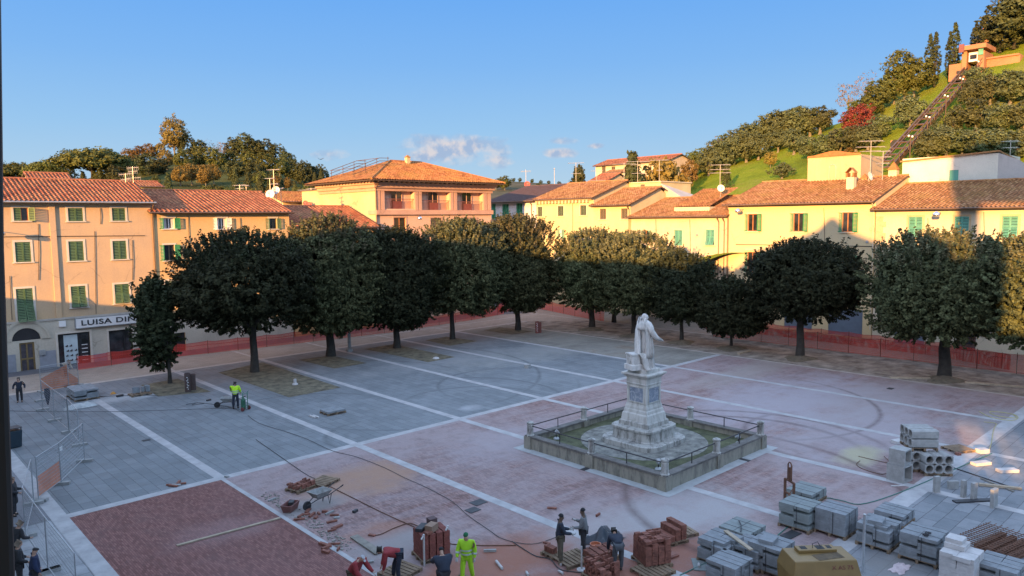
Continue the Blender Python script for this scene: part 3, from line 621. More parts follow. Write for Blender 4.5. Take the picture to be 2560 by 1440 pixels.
# ---- villa
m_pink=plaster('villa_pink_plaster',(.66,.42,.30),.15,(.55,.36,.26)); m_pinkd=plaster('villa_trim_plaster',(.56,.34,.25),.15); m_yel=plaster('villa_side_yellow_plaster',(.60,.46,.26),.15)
VY=72.6
V=House('villa','large pink villa with a hipped orange roof, three loggia bays and arched balcony windows','Y',VY,938,1227,(1080,452),13,m_pink)
bays=[V.hole(p) for p in ((962,468,1035,522),(1055,471,1124,525),(1143,473,1207,527))]
low=[(985,544,1015,600),(1077,545,1104,595),(1164,546,1190,595)]
for i,p in enumerate(low): V.win(p,'plain' if i==0 else 'closed',m_brownsh,surround=m_pinkd,mfr=m_wood)
L,H,D=V.L,V.H,13
b=MB(); LD=.65
wall_face(b,L,H,[o for o in V.ops if o not in bays]+[],y=0) if False else None
us=V.ops; wall_face(b,L,H,us,depth=.22)
for a,c,d,e in bays:   # deep loggia boxes
    b.quad((a,.22,d),(c,.22,d),(c,LD,d),(a,LD,d)); b.quad((a,LD,e),(c,LD,e),(c,.22,e),(a,.22,e)); b.quad((a,.22,d),(a,LD,d),(a,LD,e),(a,.22,e)); b.quad((c,LD,d),(c,.22,d),(c,.22,e),(c,LD,e)); b.quad((a,LD,d),(c,LD,d),(c,LD,e),(a,LD,e))
b.quad((L,0,0),(L,D,0),(L,D,H),(L,0,H)); b.quad((L,D,0),(0,D,0),(0,D,H),(L,D,H)); b.quad((0,0,H),(L,0,H),(L,D,H),(0,D,H))
b.build('wall',m_pink,V.root)
b=MB(); b.quad((0,D,0),(0,0,0),(0,0,H),(0,D,H)); b.build('side_wall',m_yel,V.root)
apx=[(977,468,1003),(1069,474,1093),(1154,478,1177)]
m_redcloth=mat('red_balcony_panel',(.20,.045,.04),.7)
for (a,c,d,e),(x0,yt,x1) in zip(bays,apx):
    u0,u1=[onY(q,500,VY+LD)[0]-V.o[0] for q in (x0,x1)]; r=(u1-u0)/2; zt=e-.12
    w=MB(); pts=[(u0,d+.02),(u1,d+.02)]+[(( u0+u1)/2+r*math.cos(q),zt-r+r*math.sin(q)) for q in [math.pi*k/12 for k in range(13)]]
    w.v=[(x,LD-.03,z) for x,z in pts]; w.f=[tuple(range(len(pts)))]; wn=w.build('arched_window',m_glass,V.root)
    w=MB()
    q2=[((u0+u1)/2+(r+.12)*math.cos(q),zt-r+(r+.12)*math.sin(q)) for q in [math.pi*k/12 for k in range(13)]]; q1=pts[2:]
    for k in range(12): w.quad((q1[k][0],LD-.08,q1[k][1]),(q1[k+1][0],LD-.08,q1[k+1][1]),(q2[k+1][0],LD-.08,q2[k+1][1]),(q2[k][0],LD-.08,q2[k][1]))
    w.box(u0-.12,u0,LD-.08,LD-.01,d,zt-r); w.box(u1,u1+.12,LD-.08,LD-.01,d,zt-r); w.box((u0+u1)/2-.04,(u0+u1)/2+.04,LD-.07,LD-.032,d,zt); w.build('frame',m_pinkd,wn)
    w=MB(); w.box(u0+.1,u1-.05,LD-.2,LD-.1,d+.02,d+.9); w.build('red_panel',m_redcloth,wn)
    rl=MB(); rl.tube([(a,.05,d+1.15),(c,.05,d+1.15)],.03,5); n=int((c-a)/.16)
    for k in range(1,n): rl.tube([(a+(c-a)*k/n,.05,d+.03),(a+(c-a)*k/n,.05,d+1.15)],.014,4)
    rl.build('railing',mat('rust_red_railing',(.24,.09,.07),.6),V.root)
zt=bays[1][3]; zbv=bays[1][2]
b=MB(); b.box(-.08,L+.08,-.16,-.002,zt+.02,zt+.2); b.box(-.12,L+.12,-.30,-.002,zbv-.55,zbv-.02); b.box(-.14,-.002,-.002,D*.12,zt+.02,zt+.2); b.box(-.14,-.002,-.002,D*.12,zbv-.5,zbv-.02)
for a0,a1 in [(0,bays[0][0]),(bays[0][1],bays[1][0]),(bays[1][1],bays[2][0]),(bays[2][1],L)]:
    for k in (0,1):
        w_=(a1-a0)*.36; x=a0+(.08+k*.48)*(a1-a0); b.box(x,x+w_,-.1,-.002,zbv,zt)
b.build('loggia_mouldings',m_pinkd,V.root)
b=MB()
for k,(o1,za,zb_) in enumerate(((.15,H-1.35,H-1.0),(.35,H-1.0,H-.6),(.6,H-.6,H-.25))): b.box(-o1,L+o1,-o1,D,za,zb_-.002)
b.build('cornice',m_pinkd,V.root)
# hipped roof
oh=1.35; hp=rad(20); e=H-.12; rr=D/2; zr=e+(rr+oh)*math.tan(hp)
Rr=strip_roof('roof',m_tileB,V.root,(-oh,-oh,e),(L+oh,-oh,e),(rr,rr,zr),(L-rr,rr,zr),seed=2)
q=strip_roof('left_slope',m_tileB,Rr,(-oh,D+oh,e),(-oh,-oh,e),(rr,rr,zr),(rr,rr-.01,zr),seed=5)
b=MB(); b.quad((L+oh,-oh,e),(L+oh,D+oh,e),(L-rr,rr,zr),(L-rr,rr,zr)); b.quad((L+oh,D+oh,e),(-oh,D+oh,e),(rr,rr,zr),(L-rr,rr,zr)); b.build('back_slopes',m_tileB,Rr)
b=MB(); b.box(-oh,L+oh,-oh,D+oh,e-.14,e-.03); 
for k in range(int(L/.7)): b.box(-1.1+k*.7,-1.0+k*.7,-oh+.05,0,e-.26,e-.141)
for k in range(int(D/.7)): b.box(-oh+.05,0,-1.0+k*.7,-.9+k*.7,e-.26,e-.141)
b.build('eave_boards',m_eave,Rr)
b=MB()
for p,q in (((-oh,-oh,e+.06),(rr,rr,zr+.06)),((L+oh,-oh,e+.06),(L-rr,rr,zr+.06)),((rr,rr,zr+.06),(L-rr,rr,zr+.06))): b.tube([p,q],.13,6)
b.build('ridge_tiles',m_tileB,Rr)
b=MB(); b.box(rr+1.8,rr+2.3,rr-1.1,rr-.6,zr-1.0,zr+.5); ch=b.build('chimney',m_yel,Rr); b=MB(); b.rings([[(rr+1.72,rr-1.18,zr+.5),(rr+2.38,rr-1.18,zr+.5),(rr+2.38,rr-.52,zr+.5),(rr+1.72,rr-.52,zr+.5)],[(rr+2.0,rr-.9,zr+.78),(rr+2.1,rr-.9,zr+.78),(rr+2.1,rr-.8,zr+.78),(rr+2.0,rr-.8,zr+.78)]]); b.build('chimney_cap',m_tileB,ch)
b=MB(); b.tube([(-.1,-oh,e),(-.1,-.9,e-.3),(-.05,-.12,e-1.0),(-.05,-.12,0)],.07,7); b.build('downpipe',m_gutter,V.root)
b=MB(); P=lambda x,y: (x,y,e+(min(x+oh,y+oh,D+oh-y))*math.tan(hp))
for h_ in (.35,.75,1.1):
    for yy in (rr-2.6,rr+2.6): b.tube([(-.6,yy,P(-.6,yy)[2]+h_+.15),(3.2,yy,P(3.2,yy)[2]+h_+.15),(4.6,yy,P(3.2,yy)[2]+h_+.2)],.035,4)
b.tube([(3.2,rr-2.6,P(3.2,rr-2.6)[2]+1.25),(3.2,rr+2.6,P(3.2,rr+2.6)[2]+1.25)],.03,4); b.tube([(-.6,rr-2.6,P(-.6,rr)[2]+1.25),(-.6,rr+2.6,P(-.6,rr)[2]+1.25)],.03,4)
for x in (-.4,1.2,2.8,4.4):
    for yy in (rr-2.6,rr+2.6): z_=P(min(x,3.6),yy)[2]; b.tube([(x,yy,z_),(x,yy,z_+1.3)],.035,4)
rs=b.build('roof_scaffold',m_gutter,None); rs.location=V.o; rs.rotation_euler=(0,0,0); tag(rs,'metal guard rail frame standing on the left slope of the villa roof','railing')
# ---- right hand row, facades facing the square's left (plane X = 73.5)
XR=73.5
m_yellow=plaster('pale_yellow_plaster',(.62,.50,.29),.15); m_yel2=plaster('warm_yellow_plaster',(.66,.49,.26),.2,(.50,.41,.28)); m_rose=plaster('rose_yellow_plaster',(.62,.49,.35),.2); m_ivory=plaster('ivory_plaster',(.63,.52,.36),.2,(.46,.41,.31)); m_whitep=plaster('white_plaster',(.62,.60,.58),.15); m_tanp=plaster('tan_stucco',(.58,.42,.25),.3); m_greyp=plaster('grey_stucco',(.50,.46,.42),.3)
R6=House('house','white house with tall green shutters under a low dark brown roof, right of the villa','X',XR,1225,1341,(1290,502),10,m_whitep)
for p in ((1229,510,1239,548),(1256,510,1272,546),(1291,508,1306,544)): R6.win(p,'closed',m_greend)
R6.gable_roof(mat('dark_brown_roof_sheet',(.09,.05,.045),.8,.2,2),rad(16),(1310,470),oh=.9,seed=4,tw=.3); R6.pipe(R6.L-.9)
R7=House('house','long pale yellow house with a dentilled eave, above the middle trees','X',XR,1342,1484,(1415,496),10,m_yellow)
for p in ((1345,517,1356,541),(1395,515,1409,540),(1451,513,1466,538)): R7.win(p,'closed',m_olive,surround=m_ivory)
for p in ((1398,573,1407,598),(1456,573,1465,597)): R7.win(p,'curt',m_teal)
R7.gable_roof(m_tileC,rad(18),(1430,462),oh=.7,seed=6)
b=MB()
for k in range(int(R7.L/.62)): b.box(.1+k*.62,.4+k*.62,-.42,0,R7.H-.62,R7.H-.28)
b.box(0,R7.L,-.5,0,R7.H-.279,R7.H-.1); b.build('dentil_cornice',m_ivory,R7.root)
R8=House('house','small pale yellow house with a lower tiled roof, joined to the dentilled house','X',XR,1484,1576,(1530,512),9,m_yellow)
for p in ((1500,522,1515,548),(1553,521,1569,547)): R8.win(p,'closed',m_brownsh)
for p in ((1499,581,1515,606),): R8.win(p,'closed',m_olive)
p=(1543,581,1576,606); R8.win((1545,581,1570,606),'closed',m_olive)
R8.gable_roof(m_tileC,rad(19),(1550,475),oh=.6,seed=7); R8.pipe(R8.L-.15,m=m_gutter)
R9=House('house','yellow parapet block with a small arched opening, rising behind the tiled roofs','X',81,1566,1652,(1610,457),7,m_yellow)
a,c,d,e=R9.box(1602,461,1612,474); b=MB(); b.box(a,c,-.05,-.01,d,e); b.build('arched_opening',m_brownsh,R9.root); R9.walls(); b=MB(); b.box(-.15,R9.L+.15,-.15,R9.depth+.1,R9.H,R9.H+.14); b.build('parapet_coping',m_ivory,R9.root)
b=MB(); L9,H9=R9.L,R9.H; i=0; b.v=[(L9+.01,0,H9-.2),(L9+.01,R9.depth,H9-1.5),(L9+3.6,R9.depth,0),(L9+3.6,0,0),(L9+3.6,0,H9-2.3),(L9+3.6,R9.depth,H9-2.6),(L9+.01,0,0),(L9+.01,R9.depth,0)]
b.f=[(0,4,3,6),(0,1,5,4),(4,5,2,3),(6,7,1,0)]; b.build('gable_side',m_greyp,R9.root)
R10=House('house','rose yellow house with teal shutters, left of the big yellow house','X',XR,1578,1818,(1700,541),10,m_rose)
for p in ((1686,575,1706,614),): R10.win(p,'closed',m_teal,surround=m_ivory)
R10.win((1765,574,1786,613),'tilt',m_teal,surround=m_ivory); R10.win((1766,655,1786,690),'tilt',m_teal,surround=m_ivory); R10.win((1607,576,1621,601),'open',m_teal,mfr=m_wood); R10.win((1686,655,1706,690),'closed',m_teal,surround=m_ivory); R10.win((1610,655,1630,690),'closed',m_teal,surround=m_ivory)
gd=R10.hole((1680,770,1730,826)); b=MB(); b.box(gd[0],gd[1],.12,.18,gd[2],gd[3]); b.build('shop_door',m_dark,R10.root)
R10.gable_roof(m_tileC,rad(17),(1700,498),oh=.6,seed=8); R10.pipe(R10.L-.3,1.0); R10.pipe(R10.L-1.0,1.0)
b=MB(); a=R10.uz(1670,527)[0]; c=R10.uz(1737,527)[0]; tp=math.tan(rad(17))
strip_roof('raised_roof',m_tileB,R10.root,(a,1.2,R10.H+1.2*tp+.75),(c+1.2,1.2,R10.H+1.2*tp+.75),(a,R10.rv+.3,R10.rz_+1.15),(c+1.2,R10.rv+.3,R10.rz_+1.15),seed=21)
b.box(a,c+1.1,1.3,R10.rv,R10.H,R10.H+1.2*tp+.72); b.v+=[]; b.build('raised_roof_wall',m_ivory,R10.root)
R11=House('house','big warm yellow house with dark green open shutters and orange window frames','X',XR,1820,2189,(2000,507),12,m_yel2)
for p in ((1869,535,1893,578),(1983,533,2008,579),(2105,531,2132,580)): R11.win(p,'open',m_greend,surround=m_ivory,mfr=m_wood)
for p in ((1868,630,1892,681),(1986,632,2010,683),(2104,638,2130,690)): R11.win(p,'open',m_greend,surround=m_ivory,mfr=m_wood)
m_roll=mat('grey_blue_roller_shutter',(.19,.23,.28),.5,.1,1.5,0,.3)
def roller(Hs,px):
    o=Hs.hole(px); b=MB(); n=int((o[3]-o[2])/.11)
    for k in range(n): z=o[2]+(o[3]-o[2])*k/n; dz=(o[3]-o[2])/n; b.quad((o[0],.14,z),(o[1],.14,z),(o[1],.10,z+dz*.8),(o[0],.10,z+dz*.8)); b.quad((o[0],.10,z+dz*.8),(o[1],.10,z+dz*.8),(o[1],.14,z+dz),(o[0],.14,z+dz))
    b.build('roller_shutter',m_roll,Hs.root)
roller(R11,(2070,772,2156,840)); roller(R11,(1960,765,2030,822))
a=R11.uz(1840,611); c=R11.uz(2186,616); b=MB(); b.tube([(a[0],-.05,a[1]),(c[0],-.05,c[1])],.03,4); b.build('wall_cable',m_dark,R11.root)
for p in ((1866,622,1898,626),(2095,625,2145,630)):
    o=R11.box(*p); b=MB(); b.box(o[0],o[1],-.25,-.01,o[2],o[3]); b.build('window_hood',m_ivory,R11.root)
R11.gable_roof(m_tileC,rad(17),(2050,453),oh=.75,seed=10,ohr=.1); R11.pipe(.12,1.0); R11.pipe(R11.L-.1,1.0,m=m_ivory)
b=MB(); z0=R11.H+3.6*math.tan(rad(17)); uu=R11.uz(2100,460)[0]-.9; b.box(uu,uu+.75,3.6,4.3,z0-.4,z0+1.45); ch=b.build('chimney',m_ivory,R11.R); b=MB()
for x in (uu-.05,uu+.62):
    b.box(x,x+.16,3.55,4.35,z0+1.45,z0+1.9)
b.quad((uu-.12,3.5,z0+1.9),(uu-.12,4.4,z0+1.9),(uu+.375,4.4,z0+2.45),(uu+.375,3.5,z0+2.45)); b.quad((uu+.87,4.4,z0+1.9),(uu+.87,3.5,z0+1.9),(uu+.375,3.5,z0+2.45),(uu+.375,4.4,z0+2.45)); b.build('chimney_cap',m_tileB,ch)
R12=House('house','ivory house with teal shutters and a tower shadow, right end of the square','X',XR,2191,2900,(2350,519),12,m_ivory)
R12.win((2271,542,2306,595),'tilt',m_teal,surround=m_tanp); R12.win((2386,541,2422,597),'closed',m_teal,surround=m_tanp); R12.win((2505,540,2545,596),'tilt',m_teal,surround=m_tanp)
for p in ((2272,690,2306,740),(2388,692,2424,745),(2620,540,2662,597)): R12.win(p,'closed',m_teal,surround=m_tanp)
roller(R12,(2235,790,2312,866))
o=R12.hole((2392,800,2440,884)); b=MB(); b.box(o[0],o[1],.1,.16,o[2],o[3]); dd=b.build('door',mat('brown_barred_door',(.10,.05,.04),.6,.3,3),R12.root)
b=MB()
for k in range(4): z=o[2]+.3+k*.55; b.box(o[0]+.25,o[1]-.25,.06,.099,z,z+.3)
b.build('door_pane',m_glass,dd)
b=MB()
for k in range(16): z=R12.H-.7-k*.52; w=.85 if k%2 else .6; b.box(.05,.05+w,-.05,-.002,z-.5,z-.02)
b.build('corner_quoins',m_tanp,R12.root)
R12.gable_roof(m_tileC,rad(17),(2350,461),oh=.75,seed=11)
R13=House('roof_block','tan stucco block with a blind arch, rising behind the big yellow house','X',81,2020,2153,(2085,390),6,m_tanp)
R13.walls(); b=MB(); L13=R13.L; n=14
for k in range(n):
    u0,u1=L13*k/n,L13*(k+1)/n; z=lambda u: R13.H+.12+.42*math.exp(-((u/L13-.5)/.28)**2); b.quad((u0,-.15,R13.H-.02),(u1,-.15,R13.H-.02),(u1,-.15,z(u1)),(u0,-.15,z(u0))); b.quad((u0,-.15,z(u0)),(u1,-.15,z(u1)),(u1,.6,z(u1)),(u0,.6,z(u0)))
b.build('clay_coping',m_tileB,R13.root)
b=MB(); a,c,d,e=R13.box(2073,413,2090,446); 
pts=[((a+c)/2+(c-a)/2*math.cos(math.pi*k/10),-.02,e-.3+(c-a)/2*math.sin(math.pi*k/10)) for k in range(11)]; b.tube([(c,-.02,d)]+pts+[(a,-.02,d)],.035,4); b.build('blind_arch',m_greyp,R13.root)
b=MB(); b.box(L13+.15,L13+.75,-.3,.3,R13.H-4.4,R13.H-2.6); ch=b.build('chimney',m_tanp,R13.root); b=MB(); b.rings([[(L13+.05,-.4,R13.H-2.6),(L13+.85,-.4,R13.H-2.6),(L13+.85,.4,R13.H-2.6),(L13+.05,.4,R13.H-2.6)],[(L13+.4,-.05,R13.H-2.1),(L13+.5,-.05,R13.H-2.1),(L13+.5,.05,R13.H-2.1),(L13+.4,.05,R13.H-2.1)]]); b.build('chimney_cap',m_tileB,ch)
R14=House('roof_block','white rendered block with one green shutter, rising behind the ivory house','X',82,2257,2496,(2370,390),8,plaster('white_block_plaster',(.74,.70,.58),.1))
o=R14.hole((2373,425,2396,456)); b=MB(); b.box(o[0],o[1],.02,.06,o[2],o[3]); b.build('shutter',m_teal,R14.root); R14.walls()
b=MB(); L14=R14.L; b.v=[(-.2,-.2,R14.H-.35),(L14+.1,-.2,R14.H+.1),(L14+.1,R14.depth,R14.H-.6),(-.2,R14.depth,R14.H-.9),(-.2,-.2,R14.H-.2),(L14+.1,-.2,R14.H+.25),(L14+.1,R14.depth,R14.H-.4),(-.2,R14.depth,R14.H-.7)]; b.f=[(0,1,5,4),(4,5,6,7),(1,2,6,5)]; b.build('sloping_coping',m_tileC,R14.root)
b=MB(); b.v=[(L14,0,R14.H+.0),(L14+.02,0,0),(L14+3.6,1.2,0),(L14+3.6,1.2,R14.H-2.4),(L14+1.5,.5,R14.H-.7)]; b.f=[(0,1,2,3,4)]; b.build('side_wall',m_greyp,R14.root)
b=MB(); b.box(-1.15,-.35,-.6,.2,R14.H-4.5,R14.H-1.1); ch=b.build('chimney',m_ivory,R14.root); b=MB(); b.rings([[(-1.25,-.7,R14.H-1.1),(-.25,-.7,R14.H-1.1),(-.25,.3,R14.H-1.1),(-1.25,.3,R14.H-1.1)],[(-.8,-.25,R14.H-.3),(-.7,-.25,R14.H-.3),(-.7,-.15,R14.H-.3),(-.8,-.15,R14.H-.3)]]); b.build('chimney_cap',m_tileB,ch)
# ---- roofs and blocks seen between and behind
def box_house(name,label,plane,val,x0,x1,ye,depth,m,mt=None,pitch=rad(18),ridge=None,wins=(),msh=m_olive,zb=0.,rv=None,oh=.5):
    h=House(name,label,plane,val,x0,x1,((x0+x1)/2,ye),depth,m,zbase=zb)
    for w in wins: h.win(w,'closed',msh,sill=False)
    if mt: h.gable_roof(mt,pitch,ridge,rv=rv,oh=oh,tw=.4)
    else: h.walls()
    return h
box_house('house','red roofed house showing only its gable roof behind the peach building','Y',100,82,182,458,9,m_cream,m_tileA,rad(20),rv=3.2)
box_house('house','small lemon yellow house behind the gap between peach and orange buildings','Y',110,346,404,467,8,plaster('lemon_plaster',(.72,.62,.30),.1),m_tileA,rad(16),rv=2.4,wins=((357,477,365,486),(385,477,393,486)),msh=m_brownsh)
box_house('house','low house with an orange roof behind the satellite dishes, left of the villa','Y',92,708,800,505,9,m_tanp,m_tileB,rad(16),rv=4.5)
box_house('stair_tower','tan stair tower with a yellow side, left one of two beside the villa','X',52.5,788,801,475,3,m_yel); 
def block(name,label,x,y,w,d,h,m,mside):
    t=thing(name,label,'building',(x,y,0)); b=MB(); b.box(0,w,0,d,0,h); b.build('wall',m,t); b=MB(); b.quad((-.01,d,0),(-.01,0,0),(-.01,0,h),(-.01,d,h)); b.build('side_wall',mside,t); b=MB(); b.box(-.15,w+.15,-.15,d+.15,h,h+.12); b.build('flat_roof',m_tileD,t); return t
for o in [q for q in S.objects if q.name.startswith('stair_tower')]:
    for c in list(o.children): bpy.data.objects.remove(c)
    bpy.data.objects.remove(o)
a=onY(801,475,86); c=onY(828,475,86); block('stair_tower','tan stair tower with a lit yellow side, left one of two beside the villa',a[0],86,c[0]-a[0],5,a[2],m_tanp,m_yel)
a=onY(838,472,83.5); c=onY(860,472,83.5); block('stair_tower','tan stair tower touching the villa, right one of two',a[0],83.5,c[0]-a[0]+1,5,a[2],m_tanp,m_yel)
box_house('house','orange roofed house far behind the dark brown roof','X',115,1340,1440,478,9,m_rose,m_tileB,rad(20),rv=3.5)
# ---- the square's sunny side, behind the camera: the houses whose shade covers the square
m_back=plaster('shaded_side_plaster',(.55,.47,.36),.2)
def back_house(label,y0,y1,h,hr,m=m_back,name='town_house',x=-3.,d=11):
    t=thing(name,label,'building',(x,y0,0)); b=MB(); L=y1-y0; b.box(-d,0,0,L,0,h)
    for fl in range(int(h/3.6)):
        for k in range(max(1,int(L/3.4))):
            yc=(k+.5)*L/max(1,int(L/3.4)); 
            w=MB(); w.box(.002,.05,yc-.5,yc+.5,1.1+fl*3.6,2.8+fl*3.6); w.build('shutter',m_olive,t)
    b.build('wall',m,t)
    if hr>h+.2:
        r=MB(); r.rings([[(-d-.5,-.3,h),(.6,-.3,h),(.6,L+.3,h),(-d-.5,L+.3,h)],[(-d/2,1.5,hr),(-d/2+.3,1.5,hr),(-d/2+.3,L-1.5,hr),(-d/2,L-1.5,hr)]]); r.build('roof',m_tileA,t)
    return t
back_house('two storey house on the near side of the square, outside the view',55,90,8.0,9.3)
back_house('four storey house on the near side of the square, outside the view',42.6,54.8,15.2,16.8)
back_house('long four storey house on the near side of the square, outside the view',17.2,42.4,17.2,18.8)
t=thing('shade_gable','curved gable church front on the near side of the square, behind the viewpoint','building',(-3,0,0)); b=MB()  # unseen block added behind the camera, outline drawn from the shade it casts
prf=[(-4.6,0),(17,0),(17,18),(12.6,21.3),(8.4,22.7),(6.2,23.6),(5.2,24.7),(4.8,24.7),(3.8,23.6),(3,23.2),(.9,22.4),(-1.3,21.8),(-4.6,19.8)]; b.box(-1,0,-6.4,-4.62,0,7.0); b.box(-1,0,-6.4,-4.62,8.6,19.0); b.box(-1,-.2,-6.4,-6.2,7.0,8.6); b.rings([[(-1.0,y,z) for y,z in prf],[(0,y,z) for y,z in prf]]); b.build('facade',m_back,t)  # the wing's slot is cut only to let a sun patch through
b=MB(); b.box(-16,-1.0,-3.5,16,0,17); b.build('rear_block',m_back,t)
t=thing('shade_tower','tall bell tower beside the church, behind the viewpoint','building',(-3,-7.7,0)); b=MB(); b.box(-1.6,0,0,1.28,0,7.0); b.box(-1.6,0,0,1.28,8.6,34); b.box(-1.6,-1.4,0,.15,7.0,8.6); b.box(-1.5,-.1,-7,1.5,26.2,40); b.build('wall',m_back,t)  # unseen sun blocker; its slot and overhang are shaped for the light
back_house('low house beyond the bell tower, outside the view',-20,-7.8,14.2,14.3,d=1.0)  # unseen shallow slab, height and depth set to limit where sun falls
back_house('two storey house far beyond the bell tower, outside the view',-48,-20.2,9.0,10.0)

# down pipes, cables and small plates that break up the plain walls
for hs,pts in ((R11,[((1960,640),(1960,760)),((2060,520),(2062,640))]),(R12,[((2320,545),(2322,640)),((2460,530),(2460,640))]),(R10,[((1640,548),(1640,600)),((1725,548),(1726,640))]),(R7,[((1432,505),(1432,590))]),(HB,[((470,540),(472,640)),((600,545),(601,600)),((377,680),(470,676))]),(HL,[((250,520),(251,560)),((95,560),(96,700)),((330,600),(331,700))])):
    for a_,c_ in pts:
        a=hs.uz(*a_); c=hs.uz(*c_); b=MB(); b.tube([(a[0],-.04,a[1]),((a[0]+c[0])/2+.04,-.05,(a[1]+c[1])/2),(c[0],-.04,c[1])],.022,4); b.build('wall_cable',m_dark,hs.root)
for hs,px in ((R11,(2165,601,2171,607)),(HB,(423,674,430,680)),(R12,(2330,610,2338,618)),(R10,(1740,585,1745,590))):
    o=hs.box(*px); b=MB(); b.box(o[0],o[1],-.06,-.01,o[2],o[3]); b.build('wall_plate',m_gutterg,hs.root)
# ------------------------------------------------------------------ hills
def interp(x,xs,ys): return float(np.interp(x,xs,ys))
RX=[1560,1640,1700,1780,1900,2000,2100,2200,2300,2400,2450,2560,2800,3300]; RY=[510,470,440,408,372,338,302,240,200,140,112,70,20,0]
def hdist(px):  # horizontal distance factor of the ray direction
    d=ray(px,555); return math.hypot(d[0],d[1]),d
def hillz_R(px,r):
    py=interp(px,RX,RY); d=ray(px,py); dh=math.hypot(d[0],d[1]); r0,r1=98.,172.
    zr=CH+r1*d[2]/dh; z0=interp(px,[1560,1700,2100,2600],[6,8,12,14])
    t=(r-r0)/(r1-r0)
    if t<0: return z0+ t*8
    if t<1: return z0+(zr-z0)*t**1.15
    return zr+min(3,(r-r1)*.03)
LX=[-500,-200,0,200,330,430,560,680,760,840,1000]; LY=[480,476,470,452,415,392,400,412,440,470,520]
def hillz_L(px,r):
    py=interp(px,LX,LY); d=ray(px,py); dh=math.hypot(d[0],d[1]); r0,r1=150.,330.; zr=CH+r1*d[2]/dh; z0=12.
    t=(r-r0)/(r1-r0)
    if t<0: return z0+t*12
    if t<1: return z0+(zr-z0)*t**1.1
    return zr+min(2,(r-r1)*.01)
def hillz_F(px,r):
    py=interp(px,[600,1000,1255,1330,1450,1560,1700,2000],[500,478,452,455,462,466,470,480]); d=ray(px,py); dh=math.hypot(d[0],d[1]); r0,r1=240.,620.; zr=CH+r1*d[2]/dh
    t=min(1,max(0,(r-r0)/(r1-r0))); return 3+(zr-3)*t
def pxr(px,r,z):
    d=ray(px,555); dh=math.hypot(d[0],d[1]); return (d[0]/dh*r,d[1]/dh*r,z)
def grassmat(name,a,b_,c_):
    m,N,L,P=nodes(name); v=mapping(N,L); n=noise(N,L,v,.08,6,.7); n2=noise(N,L,v,1.6,5,.75)
    c=ramp(N,L,n,[(.35,a),(.52,b_),(.68,c_)]); c=mixc(N,L,.6,c,ramp(N,L,n2,[(.3,.45),(.7,1)]),'MULTIPLY'); L.new(c,P.inputs['Base Color']); P.inputs['Roughness'].default_value=1; P.inputs['Specular IOR Level'].default_value=.05
    bump(N,L,P,n2,.8,.4); return m
m_grass=grassmat('hill_grass',(.12,.17,.018),(.19,.25,.022),(.25,.25,.05)); m_wood_floor=grassmat('wooded_hill_floor',(.045,.055,.02),(.09,.095,.03),(.12,.13,.04)); m_farh=grassmat('far_hill_ground',(.08,.085,.05),(.12,.11,.07),(.15,.13,.09))
def hill(name,fz,x0,x1,r0,r1,m,nx=70,nr=26):
    V=[];F=[]
    for i in range(nx+1):
        px=x0+(x1-x0)*i/nx
        for j in range(nr+1):
            r=r0+(r1-r0)*j/nr; V.append(pxr(px,r,fz(px,r)+.35*math.sin(px*.031+r*.21)*math.sin(r*.13)))
    for i in range(nx):
        for j in range(nr): a=i*(nr+1)+j; F.append((a,a+nr+1,a+nr+2,a+1))
    o=fast(name,V,F,m); o['kind']='structure'; o.data.polygons.foreach_set('use_smooth',[True]*len(F)); 
    if o.data.polygons[0].normal.z<0: o.data.flip_normals()
    return o
hill('hillside',hillz_R,1560,3300,84,240,m_grass,90,40); hill('wooded_hill',hillz_L,-500,1000,130,420,m_wood_floor); hill('far_hill',hillz_F,600,2000,240,700,m_farh)
def hit(px,py,fz,r0,r1):
    d=ray(px,py); dh=math.hypot(d[0],d[1])
    d0=ray(px,555)
    for r in np.arange(r0,r1,.7):
        z=CH+r*d[2]/dh
        if z<=fz(px,r): return (d[0]/dh*r,d[1]/dh*r,fz(px,r)),r
    r=r1; return (d[0]/dh*r,d[1]/dh*r,fz(px,r)),r
# ------------------------------------------------------------------ trees
def leaves(rng,C,Nn,cr,per,ls,droop=0.,aspect=1.7,flat=.5):
    """C: clump centres, Nn: outward dirs, cr: clump radius; leaf quads in soft clumps"""
    n=len(C)*per; c=np.repeat(C,per,0); nn=np.repeat(Nn,per,0); crr=np.repeat(cr,per)[:,None]
    off=rng.normal(0,1,(n,3)); off/=np.linalg.norm(off,axis=1)[:,None]; off*=rng.random((n,1))**.45
    p=c+off*crr*np.array([1,1,.85]); p[:,2]-=droop*rng.random(n)
    nor=off*.8+nn*.5+rng.normal(0,.45,(n,3)); nor[:,2]+=.25; nor/=np.linalg.norm(nor,axis=1)[:,None]
    t=np.cross(nor,rng.normal(0,1,(n,3))); t/=np.linalg.norm(t,axis=1)[:,None]; bt=np.cross(nor,t)
    s=ls*(.6+.8*rng.random((n,1)))
    a=t*s*aspect*.5; b_=bt*s*.5
    V=np.stack([p-a,p+b_*.9,p+a,p-b_*.9],1).reshape(-1,3); F=np.arange(4*n).reshape(n,4); return V,F
